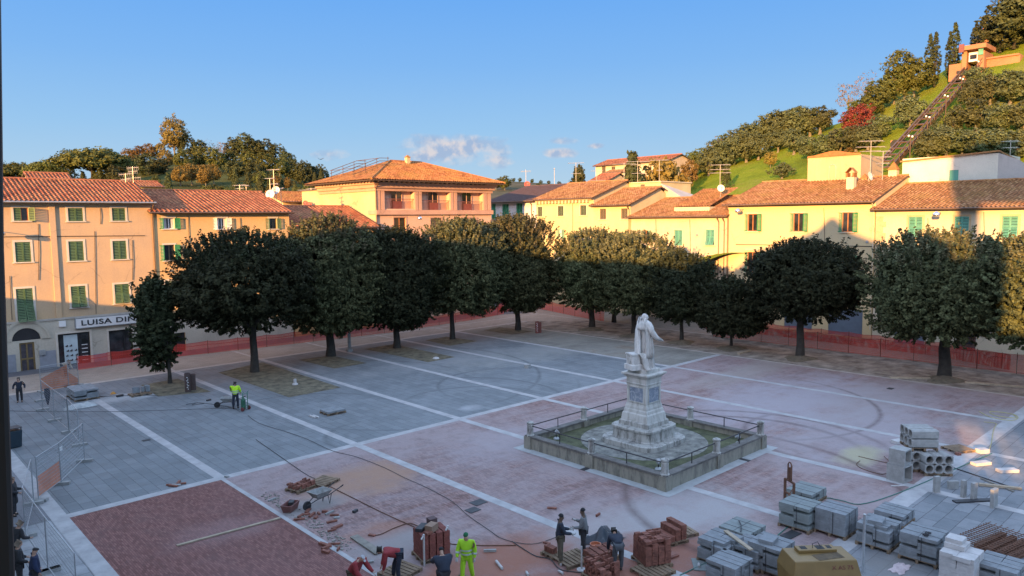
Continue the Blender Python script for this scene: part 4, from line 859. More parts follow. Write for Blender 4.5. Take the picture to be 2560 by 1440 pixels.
def crown_clumps(rng,rx,ry,rz,n,shape='round',inner=.55,lump=.16):
    d=rng.normal(0,1,(n,3)); d/=np.linalg.norm(d,axis=1)[:,None]
    ph=rng.random((6,3))*6; k=rng.normal(0,1,(6,3))*2.3
    l=sum(np.sin(d@k[i]+ph[i,0]) for i in range(6))/6
    r=(inner+(1-inner)*rng.random(n)**.5)*(1+lump*2.2*l)
    z=d[:,2].copy()
    if shape=='oak':   # squarer, clipped looking crown
        q=2.35; k_=(np.abs(d)**q).sum(1)**(1/q); p=d/k_[:,None]*r[:,None]*np.array([rx,ry,rz]); return p,d
    if shape=='round': z=np.where(z<0,z*.85,z)
    p=np.stack([d[:,0]*r*rx,d[:,1]*r*ry,z*r*rz],1)
    if shape=='cone':
        u=rng.random(n)**.75; a=rng.random(n)*2*math.pi; rr=(1-u)**.8*(.45+.55*rng.random(n)**.4)*(1+lump*2*np.sin(a*3+ph[0,0])*np.sin(u*9)); p=np.stack([np.cos(a)*rr*rx,np.sin(a)*rr*ry,(u*2-1)*rz],1); d=np.stack([np.cos(a),np.sin(a),np.full(n,.3)],1)
    if shape=='column':
        u=rng.random(n); a=rng.random(n)*2*math.pi; w=np.sin(np.pi*np.clip(u*.93+.05,0,1))**.55*np.where(u>.6,(1-(u-.6)/.42).clip(0,1)**.6,1); rr=w*(.5+.5*rng.random(n)**.4)*(1+lump*np.sin(a*2+u*14)); p=np.stack([np.cos(a)*rr*rx,np.sin(a)*rr*ry,(u*2-1)*rz],1); d=np.stack([np.cos(a),np.sin(a),np.full(n,.6)],1)
    if shape=='umbrella':
        p[:,2]=np.abs(d[:,2])*r*rz*1.0-rz*.35+.12*rz*rng.normal(0,1,n); 
    return p,d
m_ilex=leafmat('holm_oak_leaves',(.013,.018,.010),(.055,.062,.030),.12); m_ilex_lit=leafmat('sunlit_holm_oak_leaves',(.020,.026,.012),(.125,.13,.060),.12); m_young_lit=leafmat('sunlit_young_leaves',(.060,.064,.032),(.215,.205,.115),.2)  # second and third are lighter copies, sunlight on tree tops put into the colour
m_bark=mat('dark_tree_bark',(.042,.036,.030),.95,.35,2.5,.9); m_barkl=mat('grey_olive_bark',(.16,.14,.11),.95,.3,2.5,.8)
def trunk_mesh(b,h,r,rng,rx,rz,cz,n=9,lean=.0):
    pts=[(0,0,-.15),(0,0,.05),(r*.1,0,h*.35),(lean*.5,r*.2,h*.7),(lean,0,h),(lean,0,cz)]
    b.tube(pts,[r*1.55,r*1.25,r,r*.9,r*.82,r*.5],n)
    for k in range(7):
        a=2*math.pi*k/7+rng.uniform(-.3,.3); l=rng.uniform(.5,.85); z0=h*rng.uniform(.8,1.05)
        b.tube([(lean,0,z0),(lean+math.cos(a)*rx*l*.4,math.sin(a)*rx*l*.4,z0+(cz-z0)*.5),(lean+math.cos(a)*rx*l,math.sin(a)*rx*l,cz+rz*rng.uniform(-.1,.5))],[r*.5,r*.32,r*.1],5)
def square_tree(px,py,xl,xr,yt,yb,label,rtrunk=.28,mleaf=m_ilex,seed=1,shape='oak',dens=1.0,leaf=.16,off=0):
    B=G(px,py); dep=(B-O)@FW; pm=FPX/dep; rx=(xr-xl)/2/pm*(.58 if px<500 else (.95 if px>1450 else 1.0)); H=lambda y: CH-(y-(py-(CH)*0))/pm*0 + (pyz(B,y))
    zt,zb=pyz(B,yt),pyz(B,yb-16); cz=(zt+zb)/2; rz=(zt-zb)/2; shift=((xl+xr)/2-px)/pm
    sh=RT*shift; rng=np.random.default_rng(seed); rr=random.Random(seed)
    t=thing('holm_oak',label,'tree',(B[0],B[1],0),group='holm oaks planted round the square')
    b=MB(); trunk_mesh(b,max(.8,zb+.5),rtrunk,rr,rx*.8,rz,cz); b.build('trunk',m_bark,t,smooth=True)
    area=rx*rx+rx*rz*2; n=int(40*area*dens); ry_=rx
    P,Dn=crown_clumps(rng,rx*.90,rx*.90,rz*.90,n,shape,.55,.19); cr=.36*(.5+1.0*rng.random(n))*min(1,rx/2.5)
    V,F=leaves(rng,P,Dn,cr,34,leaf)
    # upright twigs poking out of the top
    nt=int(34*area**.5); a=rng.random(nt)*2*math.pi; q=rng.random(nt)**.5
    if shape!='cone': Pt=np.stack([np.cos(a)*q*rx*.88,np.sin(a)*q*rx*.88,np.sqrt(1-(q*.9)**2)*rz*1.0+.05],1); Dt=np.tile([0,0,1.],(nt,1)); Pt=np.repeat(Pt,9,0); st_=np.tile(np.arange(9)/8.,nt)[:,None]; dr_=np.repeat(np.stack([np.cos(a)*q*.45,np.sin(a)*q*.45,np.ones(nt)],1)*(.35+.55*rng.random((nt,1))),9,0); Pt=Pt+dr_*st_-np.array([0,0,.15]); V2,F2=leaves(rng,Pt,np.tile([0,0,1.],(len(Pt),1)),np.full(len(Pt),.10),4,leaf*.8); fast('young_shoots',V2+np.array([sh[0],sh[1],cz]),F2,m_young_lit if mleaf is m_ilex_lit else mleaf,t)  # shoots turn paler only on trees with sunlit tops, light carried by colour
    no=int(60*area**.5); d0=rng.normal(0,1,(no,3)); d0/=np.linalg.norm(d0,axis=1)[:,None]; k0=(np.abs(d0)**2.7).sum(1)**(1/2.7); P0=d0/k0[:,None]*np.array([rx,ry_,rz])*.93
    P0=np.repeat(P0,7,0)+np.repeat((d0+np.array([0,0,.45]))*(.3+.6*rng.random((no,1))),7,0)*np.tile(np.arange(7)/6.,no)[:,None]; V4,F4=leaves(rng,P0,np.repeat(d0,7,0),np.full(len(P0),.13),4,leaf*.85); V=np.vstack([V,V4]); F=np.vstack([F,F4+len(V)-len(V4)])
    # hanging skirts
    ns=int(16*area**.5); a=rng.random(ns)*2*math.pi; q=.55+.45*rng.random(ns); Ps=np.stack([np.cos(a)*q*rx*.85,np.sin(a)*q*rx*.85,-np.sqrt(1-(q*.9)**2)*rz*.8-.5*rng.random(ns)**2],1); V3,F3=leaves(rng,Ps,np.tile([0,0,-1.],(ns,1)),np.full(ns,.26),16,leaf*.85,droop=.5); V=np.vstack([V,V3]); F=np.vstack([F,F3+len(V)-len(V3)])
    V=V+np.array([sh[0],sh[1],cz]); fast('crown',V,F,mleaf,t); return t
def pyz(B,y):
    # height above ground point B of photo row y
    lo,hi=-1.,40.
    for _ in range(40):
        mdl=(lo+hi)/2; p=np.array([B[0],B[1],mdl])-O; yy=720-FPX*(p@UP)/(p@FW)
        if yy>y: lo=mdl
        else: hi=mdl
    return lo
square_tree(425,958,326,470,712,938,'small narrow holm oak in front of the shop windows, nearest to the left',.14,seed=11,dens=1.1,shape='round',leaf=.2)
square_tree(637,930,462,775,590,845,'big dark holm oak at the corner of the bed with the white pipe stub',.30,seed=12)
square_tree(827,890,700,952,552,850,'second large holm oak from the left, thick trunk above its own tree bed',.38,m_ilex_lit,seed=13)
square_tree(992,870,872,1105,583,838,'third large holm oak from the left, over the bed with the small white cap',.32,seed=14)
square_tree(1131,848,1040,1262,560,800,'fourth large holm oak from the left, with drooping lower twigs',.25,m_ilex_lit,seed=15)
square_tree(1295,825,1190,1400,548,795,'tall holm oak in the corner of the square, behind the dark red marker post',.30,m_ilex_lit,seed=16)
square_tree(1480,822,1378,1585,585,792,'holm oak with a thick straight trunk before the orange barrier panel',.33,m_ilex_lit,seed=17)
square_tree(1585,838,1470,1706,592,802,'broad holm oak just left of the statue head',.27,m_ilex_lit,seed=18)
square_tree(1704,855,1618,1790,645,822,'smaller dark holm oak right behind the statue',.19,seed=19)
square_tree(1828,870,1742,1920,708,852,'lowest holm oak with a thin trunk, between two bigger ones right of the statue',.13,seed=20)
square_tree(2000,895,1870,2150,614,818,'neatly rounded holm oak in front of the big yellow house',.32,seed=21)
square_tree(2360,945,2162,2520,592,872,'large holm oak with the thickest trunk, in front of the ivory house',.42,m_ilex_lit,seed=22)
square_tree(2620,985,2438,2800,596,895,'holm oak cut by the right edge of the photo, golden where the sun reaches it',.35,m_ilex_lit,seed=23)
square_tree(1535,806,1475,1600,620,775,'far holm oak partly hidden behind the others, beyond the barrier',.24,m_ilex_lit,seed=24)
# ---- kinds of hill trees (one of each, then copies that share the meshes)
m_olv=leafmat('olive_leaves',(.042,.056,.024),(.14,.16,.078),.2); m_dk=leafmat('dark_evergreen_leaves',(.028,.040,.020),(.095,.105,.042),.15); m_cyp=leafmat('cypress_leaves',(.020,.032,.014),(.07,.078,.03),.1)
m_aut=leafmat('autumn_yellow_leaves',(.11,.080,.025),(.25,.175,.055),.25); m_grn=leafmat('mid_green_leaves',(.05,.065,.018),(.14,.15,.045),.2); m_redl=leafmat('red_autumn_leaves',(.13,.03,.022),(.26,.07,.05),.25); m_pine=leafmat('pine_needles',(.05,.07,.02),(.14,.155,.045),.15); m_bare=mat('bare_twig_bark',(.16,.12,.09),.9,.2,2)
PROTO={}
def proto(key,name,rx,rz,zc,m,n,per,ls,shape='round',tr=.2,inner=.5,lump=.2,bark=m_barkl):
    L_=[]
    for s in (1,2,3):
        rng=np.random.default_rng(hash(key)%1000*0+sum(map(ord,key))*7+s); rr=random.Random(s)
        t=thing(name,'x','tree'); b=MB(); trunk_mesh(b,max(.5,zc-rz*.8),tr,rr,rx*.7,rz*.7,zc,6); b.build('trunk',bark,t)
        P,Dn=crown_clumps(rng,rx,rx,rz,n,shape,inner,lump); V,F=leaves(rng,P,Dn,(.12*rx+.14)*(.7+.8*rng.random(n)),per,ls); V=V+np.array([0,0,zc]); fast('crown',V,F,m,t)
        L_.append(t)
    PROTO[key]=[L_,0]
proto('olive','olive_tree',2.1,2.3,2.8,m_olv,210,18,.20,tr=.22,lump=.32)
proto('round','broadleaf_tree',2.9,3.6,4.6,m_grn,220,16,.28,lump=.32)
proto('dark','evergreen_tree',3.3,4.4,5.4,m_dk,260,16,.34,bark=m_bark,lump=.3)
proto('autumn','autumn_tree',3.0,3.4,4.8,m_aut,220,16,.28)
proto('conifer','conifer_tree',3.2,6.0,6.8,m_dk,260,16,.30,shape='cone',bark=m_bark)
proto('cypress','cypress_tree',1.3,5.6,6.0,m_cyp,240,16,.22,shape='column',bark=m_bark,lump=.1)
proto('pine','umbrella_pine',5.5,3.6,8.2,m_pine,480,20,.34,shape='umbrella',tr=.35,bark=m_bark)
proto('red','red_tree',2.6,3.0,4.0,m_redl,190,14,.22,lump=.3)
proto('bare','bare_tree',2.8,3.4,5.2,m_bare,120,5,.22,lump=.25,inner=.3)
proto('gold','tall_golden_tree',6.0,7.6,10.0,leafmat('golden_green_leaves',(.10,.09,.025),(.27,.22,.07),.2),330,18,.45,tr=.4)
USED={}
def plant(key,px,py,fz,r0,r1,hpx,label,group,wf=1.0,pos=None,r=None):
    """tree whose foot is at photo point (px,py) on a hill and whose height spans hpx photo pixels"""
    if pos is None: pos,r=hit(px,py,fz,r0,r1)
    q_=np.array(pos)-O; dep=q_@FW; foot=720-FPX*(q_@UP)/dep; h=(foot-(py-hpx))*dep/FPX
    L_,k=PROTO[key]; src=L_[k%3]; PROTO[key][1]+=1
    base={'olive':3.9,'round':8.2,'dark':10.,'autumn':8.6,'conifer':13.2,'cypress':11.8,'pine':11.6,'red':7.,'bare':9.2,'gold':18.2}[key]
    s=h/base*{'olive':1.05,'dark':1.18,'round':1.18,'pine':1.1,'autumn':1.12}.get(key,1.0)*(1.06 if fz is hillz_L and hpx<70 else 1.0); rz=random.Random(int(px*7+py)).uniform(0,6.28)
    if key not in USED: USED[key]=set()
    if (k%3) not in USED[key]:
        USED[key].add(k%3); o=src; o.location=(pos[0],pos[1],pos[2]-.2); o.rotation_euler=(0,0,rz); o.scale=(s*wf,s*wf,s); o['label']=label
    else: o=copy_thing(src,(pos[0],pos[1],pos[2]-.2),rz,label,(s*wf,s*wf,s))
    if 'group' in o and not group: del o['group']
    if group: o['group']=group
    return o
def row(key,pts,fz,r0,r1,desc,group,adj=''):
    nm={'olive':'olive tree','round':'round green tree','dark':'dark evergreen','autumn':'yellow autumn tree','conifer':'pointed conifer','cypress':'cypress','pine':'umbrella pine','bare':'bare tree','red':'red tree','gold':'golden tree'}[key]
    pts=sorted(pts)
    for i,p in enumerate(pts):
        w=p[3] if len(p)>3 else 1.0
        lab=(f"{ORD[i]} {adj+' ' if adj else ''}{nm} from the left, {desc}") if len(pts)>1 else f"{adj+' ' if adj else ''}{nm} {desc}"
        plant(key,p[0],p[1],fz,r0,r1,p[2],lab,group,w)
LR=(hillz_L,150,330); RR=(hillz_R,98,172); g1='trees on the wooded hill at the left'; g2='trees on the hill at the right'
rs=random.Random(5)
# left hill
plant('gold',437,392,*LR,104,'tallest golden green tree, standing out on the crest of the wooded hill',g1,1.0)
row('autumn',[(325,402,26,1.1),(348,400,30,1.1),(375,400,36,1.1),(400,396,34),(418,425,45,1.1)],*LR,'on the left shoulder of the wooded hill crest',g1)
row('dark',[(470,395,42,1.2),(498,397,38,1.2),(585,398,40,1.2),(612,400,46,1.3),(640,405,48,1.4),(668,410,46,1.3),(695,418,42,1.3),(720,430,42,1.2)],*LR,'along the skyline of the wooded hill',g1)
row('bare',[(525,395,42),(560,395,44),(545,398,38),(620,402,50)],*LR,'against the sky on the wooded hill crest',g1)
row('round',[(455,430,46),(500,428,50,1.1),(540,432,48,1.2),(575,430,44,1.1),(620,436,46,1.2),(660,440,44,1.2),(700,446,40,1.2)],*LR,'halfway up the wooded hill',g1,'dull')
row('autumn',[(452,466,46,1.2),(480,462,48,1.2),(515,470,52),(535,462,46),(690,478,36),(720,476,30)],*LR,'in front of the wooded hill slope',g1,'orange')
row('dark',[(345,436,36,1.7),(372,438,40,1.7),(398,440,34,1.5),(590,452,44,1.3),(640,456,40,1.3),(725,452,40,1.1),(745,458,42,1.1),(760,462,44),(775,464,46),(795,466,42),(808,470,38)],*LR,'low on the wooded hill slope',g1)
row('conifer',[(423,498,66),(590,478,56),(622,492,60),(652,498,62),(676,500,58),(706,500,54),(738,498,46),(788,482,50),(805,484,60)],*LR,'at the foot of the wooded hill',g1)
row('round',[(520,502,30,1.6),(545,504,36,1.5),(570,506,32,1.4),(610,512,34,1.3),(642,514,36,1.3),(700,512,32,1.3),(745,508,36,1.2),(770,506,34,1.2),(690,470,30,1.2),(390,474,28,1.2),(655,470,34,1.2)],*LR,'just above the roofs under the wooded hill',g1)
row('pine',[(112,482,74,1.3),(235,482,104,1.45),(30,480,62,1.5)],*LR,'with a flat wide crown behind the peach building',g1)
row('pine',[(-40,484,70,1.4),(300,470,66,1.0)],*LR,'at the edge of the pine group',g1,'darker')
row('dark',[(10,480,52,1.3),(65,478,40,1.3),(262,478,50,1.0),(298,480,56,1.1),(328,476,40,1.2)],*LR,'among the umbrella pines behind the peach roof',g1)
row('cypress',[(132,480,48,.9),(160,482,62,.9),(238,482,60,1.0)],*LR,'small and thin behind the peach roof',g1)
row('conifer',[(178,482,80,1.3),(210,482,52,1.3)],*LR,'with a ragged blue green crown behind the peach roof',g1)
# right hill: skyline, slope and the side right of the funicular
row('olive',[(1790,402,38,1.2),(1815,396,44,1.2),(1842,392,50,1.2),(1868,386,54,1.2),(1895,380,58,1.2),(1922,372,62,1.2),(1950,366,66,1.2),(1975,356,64,1.2),(2000,350,62,1.2),(2025,340,52,1.2),(2050,334,50,1.3)],*RR,'on the ridge left of the red tree',g2,'tall')
row('olive',[(1803,425,52,1.2),(1835,412,54,1.1),(1866,405,54,1.1),(1896,398,48,1.1),(1945,380,42,1.1),(1985,384,46,1.2),(2022,398,44,1.2),(1772,440,54,1.0),(1955,445,30,1.5)],*RR,'on the slope above the grass bank',g2)
row('bare',[(1800,385,52,1.2),(2120,282,86),(2165,268,90)],*RR,'standing on the ridge with thin twigs',g2)
row('round',[(2140,318,60,1.2),(2180,300,66,1.2),(2205,280,70,1.2),(2235,262,80,1.1),(2260,250,100,1.1),(2285,240,80,1.1),(2160,335,50,1.3)],*RR,'on the upper ridge left of the cypresses',g2,'leafy')
plant('red',2148,352,*RR,98,'bright red autumn tree on the ridge of the right hill',None,1.15)
row('cypress',[(2322,208,124,.9),(2336,212,132,.85),(2372,190,112,.85),(2384,196,140,.9)],*RR,'in the pairs left of the funicular station',g2,'tall dark')
row('cypress',[(2440,110,60,1.1),(2452,112,66,1.0),(2432,118,50,1.2)],*RR,'in the small group beside the brick tower',g2,'short')
row('olive',[(2275,326,66,1.1),(2100,385,50,1.3),(2140,378,48,1.3),(2170,372,46,1.3),(2065,395,44,1.3),(2200,350,48,1.2),(2060,432,34,1.3)],*RR,'on the grass left of the funicular',g2,'round')
row('autumn',[(1722,478,74,.8),(1926,420,40,1.0),(2120,395,28,1.2)],*RR,'on the grass bank',g2)
row('conifer',[(1815,474,72,1.0),(1700,470,44,1.1)],*RR,'on the lower grass bank',g2)
row('round',[(1690,448,52,1.1),(1752,432,52,1.1),(1735,446,60,1.1),(1712,430,34)],*RR,'at the left end of the hill',g2)
row('olive',[(2320,402,56,1.2),(2365,392,54,1.3),(2405,388,50,1.3),(2450,392,56,1.3),(2500,400,60,1.3),(2545,404,60,1.3),(2590,400,60,1.3),(2345,372,48,1.2)],*RR,'right behind the white block',g2,'spreading')
row('olive',[(2385,336,54,1.1),(2440,328,60,1.2),(2500,336,60,1.2),(2560,332,62,1.2)],*RR,'in the second row right of the funicular',g2,'dusty')
row('olive',[(2425,272,54,1.1),(2475,266,60,1.2),(2525,262,64,1.2),(2580,256,64,1.2),(2440,226,46,1.1)],*RR,'in the third row right of the funicular',g2,'full')
row('round',[(2478,222,24,1.4),(2508,216,26,1.5),(2545,210,28,1.5),(2590,200,40,1.3)],*RR,'below the brick terrace wall',g2)
row('dark',[(2500,128,100,1.1),(2535,120,112,1.3),(2575,110,120,1.3),(2550,80,110,1.2)],*RR,'over the brick terrace at the upper right corner',g2,'huge')
FR=(hillz_F,240,620)
row('round',[(1262,476,30,1.5),(1240,476,26,1.5)],*FR,'beside the villa roof',g2,'bright')
row('dark',[(1284,455,9,1.4),(1300,455,9,1.4),(1330,458,10,1.3),(1352,460,8,1.4),(1372,461,9,1.3),(1398,463,8,1.4),(1318,466,9,1.5),(1345,468,9,1.5),(1380,470,8,1.5)],*FR,'tiny on the far hill line',g2)
row('conifer',[(1447,478,66,.9),(1580,470,92,.8)],hillz_F,112,122,'before the peach villa on the hill',g2)
row('autumn',[(1640,462,40,.8),(1656,460,36,.7)],hillz_F,120,128,'beside the peach villa on the hill',g2)
row('dark',[(1672,468,50,.9),(1660,470,44,1.1)],*RR,'between the peach villa and the hill',g2)
for key,(L_,k) in list(PROTO.items()):
    for i,t in enumerate(L_):
        if i not in USED.get(key,()):
            for c in list(t.children): bpy.data.objects.remove(c)
            bpy.data.objects.remove(t)
# ---- houses on the hill
h=House('house','long peach house with brown shutters on the hill, above the yellow roofs','X',125,1489,1672,(1580,408),9,m_rose,zbase=hillz_R(1600,150)+4)
for p in ((1505,416,1514,432),(1529,416,1538,432),(1621,417,1629,432),(1650,417,1658,432)): h.win(p,'closed',m_brownsh,sill=False)
h.gable_roof(m_tileA,rad(17),rv=4.2,oh=.6,tw=.4)
h=House('house','white house with a lean-to roof below the long peach hill house','X',118,1511,1562,(1540,432),7,m_whitep,zbase=5); h.win((1528,434,1532,448),'closed',m_brownsh,sill=False); h.win((1540,430,1544,444),'closed',m_brownsh,sill=False); h.gable_roof(m_tileC,rad(14),rv=2,tw=.4)
h=House('house','small red roofed house left of the white hill house','X',112,1470,1516,(1490,456),7,m_rose,zbase=0); h.gable_roof(m_tileA,rad(22),rv=4,tw=.4)
# ---- funicular
m_brick=plaster('orange_brick_wall',(.42,.20,.11),.25,(.30,.15,.09)); m_iron=mat('brown_iron_track',(.13,.08,.055),.6,.3,2,0,.4)
A,_r1=hit(2205,440,*RR); B,_r2=hit(2428,192,*RR); A=np.array(A)+[0,0,1.2]; B=np.array(B)+[0,0,1.6]
t=thing('funicular_track','straight brown iron funicular track climbing the grassy hill','track'); D_=(B-A); Ln=np.linalg.norm(D_); D_/=Ln; Sd=np.cross(D_,[0,0,1]); Sd/=np.linalg.norm(Sd); Nn=np.cross(Sd,D_)
for s in (-1,1):
    b=MB(); o_=Sd*.6*s; b.tube([tuple(A+o_),tuple(B+o_)],.10,6); b.build('rail',m_iron,t)
    b=MB(); o_=Sd*1.15*s; b.rings([[tuple(q+o_+e_) for e_ in (Sd*-.12-Nn*.7,Sd*.12-Nn*.7,Sd*.12+Nn*.05,Sd*-.12+Nn*.05)] for q in (A,B)]); b.build('side_girder',m_iron,t)
b=MB()
for k in range(int(Ln/2.4)):
    q=A+D_*k*2.4; b.rings([[tuple(q+Sd*-1.15+e_) for e_ in (-D_*.12,D_*.12,D_*.12-Nn*.2,-D_*.12-Nn*.2)],[tuple(q+Sd*1.15+e_) for e_ in (-D_*.12,D_*.12,D_*.12-Nn*.2,-D_*.12-Nn*.2)]])
b.build('cross_beams',m_iron,t)
b=MB(); o_=Sd*1.6
for k in range(int(Ln/2)): q=A+D_*k*2+o_; b.tube([tuple(q),tuple(q+[0,0,1.2])],.05,4)
b.tube([tuple(A+o_+[0,0,1.2]),tuple(B+o_+[0,0,1.2])],.05,4); b.tube([tuple(A+o_+[0,0,.6]),tuple(B+o_+[0,0,.6])],.04,4); b.build('handrail',m_iron,t)
for i,f in enumerate((.05,.22,.42,.6,.8)):
    q=A+D_*Ln*f+Sd*2.9; tt=thing('track_lamp',['lowest double globe lamp post beside the funicular track','second double globe lamp post up the funicular track','third double globe lamp post up the funicular track','fourth double globe lamp post up the funicular track','highest double globe lamp post beside the funicular track'][i],'lamp',tuple(q-[0,0,1]),group='lamp posts along the funicular'); b=MB(); b.tube([(0,0,-2),(0,0,4.2)],.07,5); b.tube([(-.7,0,4.0),(.7,0,4.0)],.05,4); b.build('post',m_iron,tt)
    for s in(-.7,.7): b=MB(); b.lathe([(.02,-.15),(.11,-.11),(.15,0),(.11,.11),(.02,.15)],(s,0,4.2),8); b.build('globe',m_white,tt,smooth=True)
# station at the top: brick portal with the white cabin
P=lambda x,y,X: onX(x,y,X)
XS=B[0]+.5
def hx(t,name,x0,y0,x1,y1,dx0,dx1,m):
    a=onX(x0,(y0+y1)/2,XS); c=onX(x1,(y0+y1)/2,XS); z1=onX((x0+x1)/2,y0,XS)[2]; z0=onX((x0+x1)/2,y1,XS)[2]; b=MB(); b.box(XS+dx0,XS+dx1,c[1],a[1],z0,z1); return b.build(name,m,t)
t=thing('funicular_station','brick funicular station with a dark portal at the top of the track','building',(0,0,0))
hx(t,'wall',2372,160,2410,202,0,4,m_brick); hx(t,'pier',2406,130,2418,200,-.5,5,m_brick); hx(t,'pier',2446,128,2462,190,-.5,5,m_brick); hx(t,'roof_beam',2403,114,2470,125,-1.2,5,m_brick); hx(t,'roof_fascia',2404,114,2416,134,-1.5,-1.21,mat('dark_red_fascia',(.16,.05,.05),.6)); hx(t,'portal',2418,125,2446,192,3.5,4,m_dark); hx(t,'green_panel',2449,120,2461,138,-.7,-.51,m_teal); hx(t,'small_window',2391,177,2405,184,-.05,-.01,m_dark)
t=thing('brick_terrace_wall','long orange brick terrace wall right of the funicular station','wall',(0,0,0)); hx(t,'wall',2462,140,2545,195,1,4,m_brick); hx(t,'coping',2460,137,2545,141,.7,4.2,m_brick)
t=thing('brick_tower','narrow brick tower behind the funicular station','building',(0,0,0)); XS+=10; hx(t,'wall',2455,64,2476,112,0,4,m_brick); hx(t,'battlement',2455,60,2462,64,0,4,m_brick); hx(t,'battlement',2468,60,2475,64,0,4,m_brick); hx(t,'lower_wall',2440,92,2456,112,0,4,m_brick); XS-=10
t=thing('funicular_car','white funicular car with a dark window, inside the station portal','vehicle',(0,0,0)); hx(t,'body',2423,131,2446,154,-.2,3,m_white); hx(t,'windscreen',2426,137,2443,148,-.26,-.21,m_glass)
XS=A[0]+14
a_,_=hit(2243,362,*RR); XS=a_[0]; t=thing('pump_house','small orange brick hut with a round window beside the funicular','building',(0,0,0)); hx(t,'wall',2226,350,2258,378,0,4,m_brick)
c=onX(2238,361,XS); b=MB(); b.rings([[(XS-.05,c[1]+math.cos(q)*.75,c[2]+math.sin(q)*.75) for q in [2*math.pi*k/16 for k in range(16)]],[(XS-.01,c[1]+math.cos(q)*.75,c[2]+math.sin(q)*.75) for q in [2*math.pi*k/16 for k in range(16)]]]); b.build('round_window',m_dark,t)
# ------------------------------------------------------------------ monument
MX,MY=30.8,22.9
def marble(name,col,stain,st):
    m,N,L,P=nodes(name); v=mapping(N,L); n=noise(N,L,mapping(N,L,(2,2,.5)),1.6,7,.75); n2=noise(N,L,v,.9,5,.7,1.5); n3=noise(N,L,v,12,3)
    c=mixc(N,L,math_(N,L,'MULTIPLY',ramp(N,L,n,[(.46,0),(.62,1)]),st),col,stain); c=mixc(N,L,math_(N,L,'MULTIPLY',ramp(N,L,n2,[(.5,0),(.65,1)]),.3),c,tuple(x*.8 for x in col)); L.new(c,P.inputs['Base Color']); P.inputs['Roughness'].default_value=.65; bump(N,L,P,n3,.15,.01); return m
m_marb=marble('weathered_white_marble',(.50,.49,.46),(.20,.18,.14),.55); m_marbd=marble('streaked_dark_marble',(.40,.39,.36),(.09,.085,.075),.9); m_statue=marble('statue_marble',(.58,.56,.53),(.22,.20,.17),.55)
def veins():
    m,N,L,P=nodes('blue_grey_marble_panel'); v=mapping(N,L); n=noise(N,L,v,2.2,8,.75,2.5); L.new(ramp(N,L,n,[(.35,(.13,.16,.21)),(.52,(.20,.24,.30)),(.6,(.42,.44,.47)),(.66,(.2,.24,.29))]),P.inputs['Base Color']); P.inputs['Roughness'].default_value=.4; return m
m_panel=veins()
def rsq(h,r,z,n=7,cx=0,cy=0):
    out=[]
    for (sx,sy,a0) in ((1,1,0),(-1,1,90),(-1,-1,180),(1,-1,270)):
        for k in range(n): a=rad(a0+90*k/(n-1)); out.append((cx+sx*(h-r)+r*math.cos(a),cy+sy*(h-r)+r*math.sin(a),z))
    return out
mon=thing('monument_pedestal','tall stepped marble pedestal with blue grey panels, carrying the statue','pedestal',(MX,MY,0))
mat('mossy_cobble_base',(.12,.12,.11),.95,.4,2.2,.8,col2=(.21,.205,.18))
b=MB(); b.rings([rsq(1.76,.8,.30),rsq(1.76,.8,.60),rsq(1.70,.78,.64)]); b.build('low_step',m_marbd,mon)
b=MB(); b.rings([rsq(1.30,.45,.65),rsq(1.27,.45,.72),rsq(1.25,.45,1.12),rsq(1.32,.47,1.16),rsq(1.32,.47,1.26),rsq(1.27,.45,1.30)]); b.build('bench_step',m_marbd,mon)
def sq(h,z): return [(-h,-h,z),(h,-h,z),(h,h,z),(-h,h,z)]
b=MB(); b.rings([sq(.92,1.28),sq(.92,1.5),sq(.88,1.54)]); b.build('upper_step',m_marbd,mon)
b=MB(); b.rings([sq(.84,1.53),sq(.79,1.9),sq(.74,1.97),sq(.72,2.1),sq(.69,2.16),sq(.68,2.26),sq(.65,2.36),sq(.64,2.42)]); b.build('plinth',m_marb,mon)
b=MB(); b.rings([sq(.62,2.41),sq(.62,3.44)]); die=b.build('die',m_marb,mon)
for k in range(4):
    a=math.pi/2*k; R=Matrix.Rotation(a,3,'Z'); q=MB(); w=.43
    for (x0,x1,z0,z1) in ((-w,w,2.56,3.30),): q.box(x0,x1,-.635,-.60,z0,z1)
    q.v=[tuple(R@Vector(v)) for v in q.v]; q.build('marble_panel',m_panel,die)
    q=MB(); q.box(-w-.05,-w,-.66,-.62,2.51,3.35); q.box(w,w+.05,-.66,-.62,2.51,3.35); q.box(-w,w,-.66,-.62,3.30,3.35); q.box(-w,w,-.66,-.62,2.51,2.56); q.v=[tuple(R@Vector(v)) for v in q.v]; q.build('panel_frame',m_marb,die)
b=MB(); b.rings([sq(.64,3.44),sq(.66,3.5),sq(.64,3.53),sq(.64,3.78),sq(.70,3.82),sq(.74,3.90),sq(.84,3.96),sq(.84,4.03),sq(.80,4.06)]); b.build('cornice',m_marb,mon)
b=MB(); b.rings([sq(.60,4.05),sq(.60,4.22),sq(.57,4.25)]); b.build('top_block',m_marb,mon)
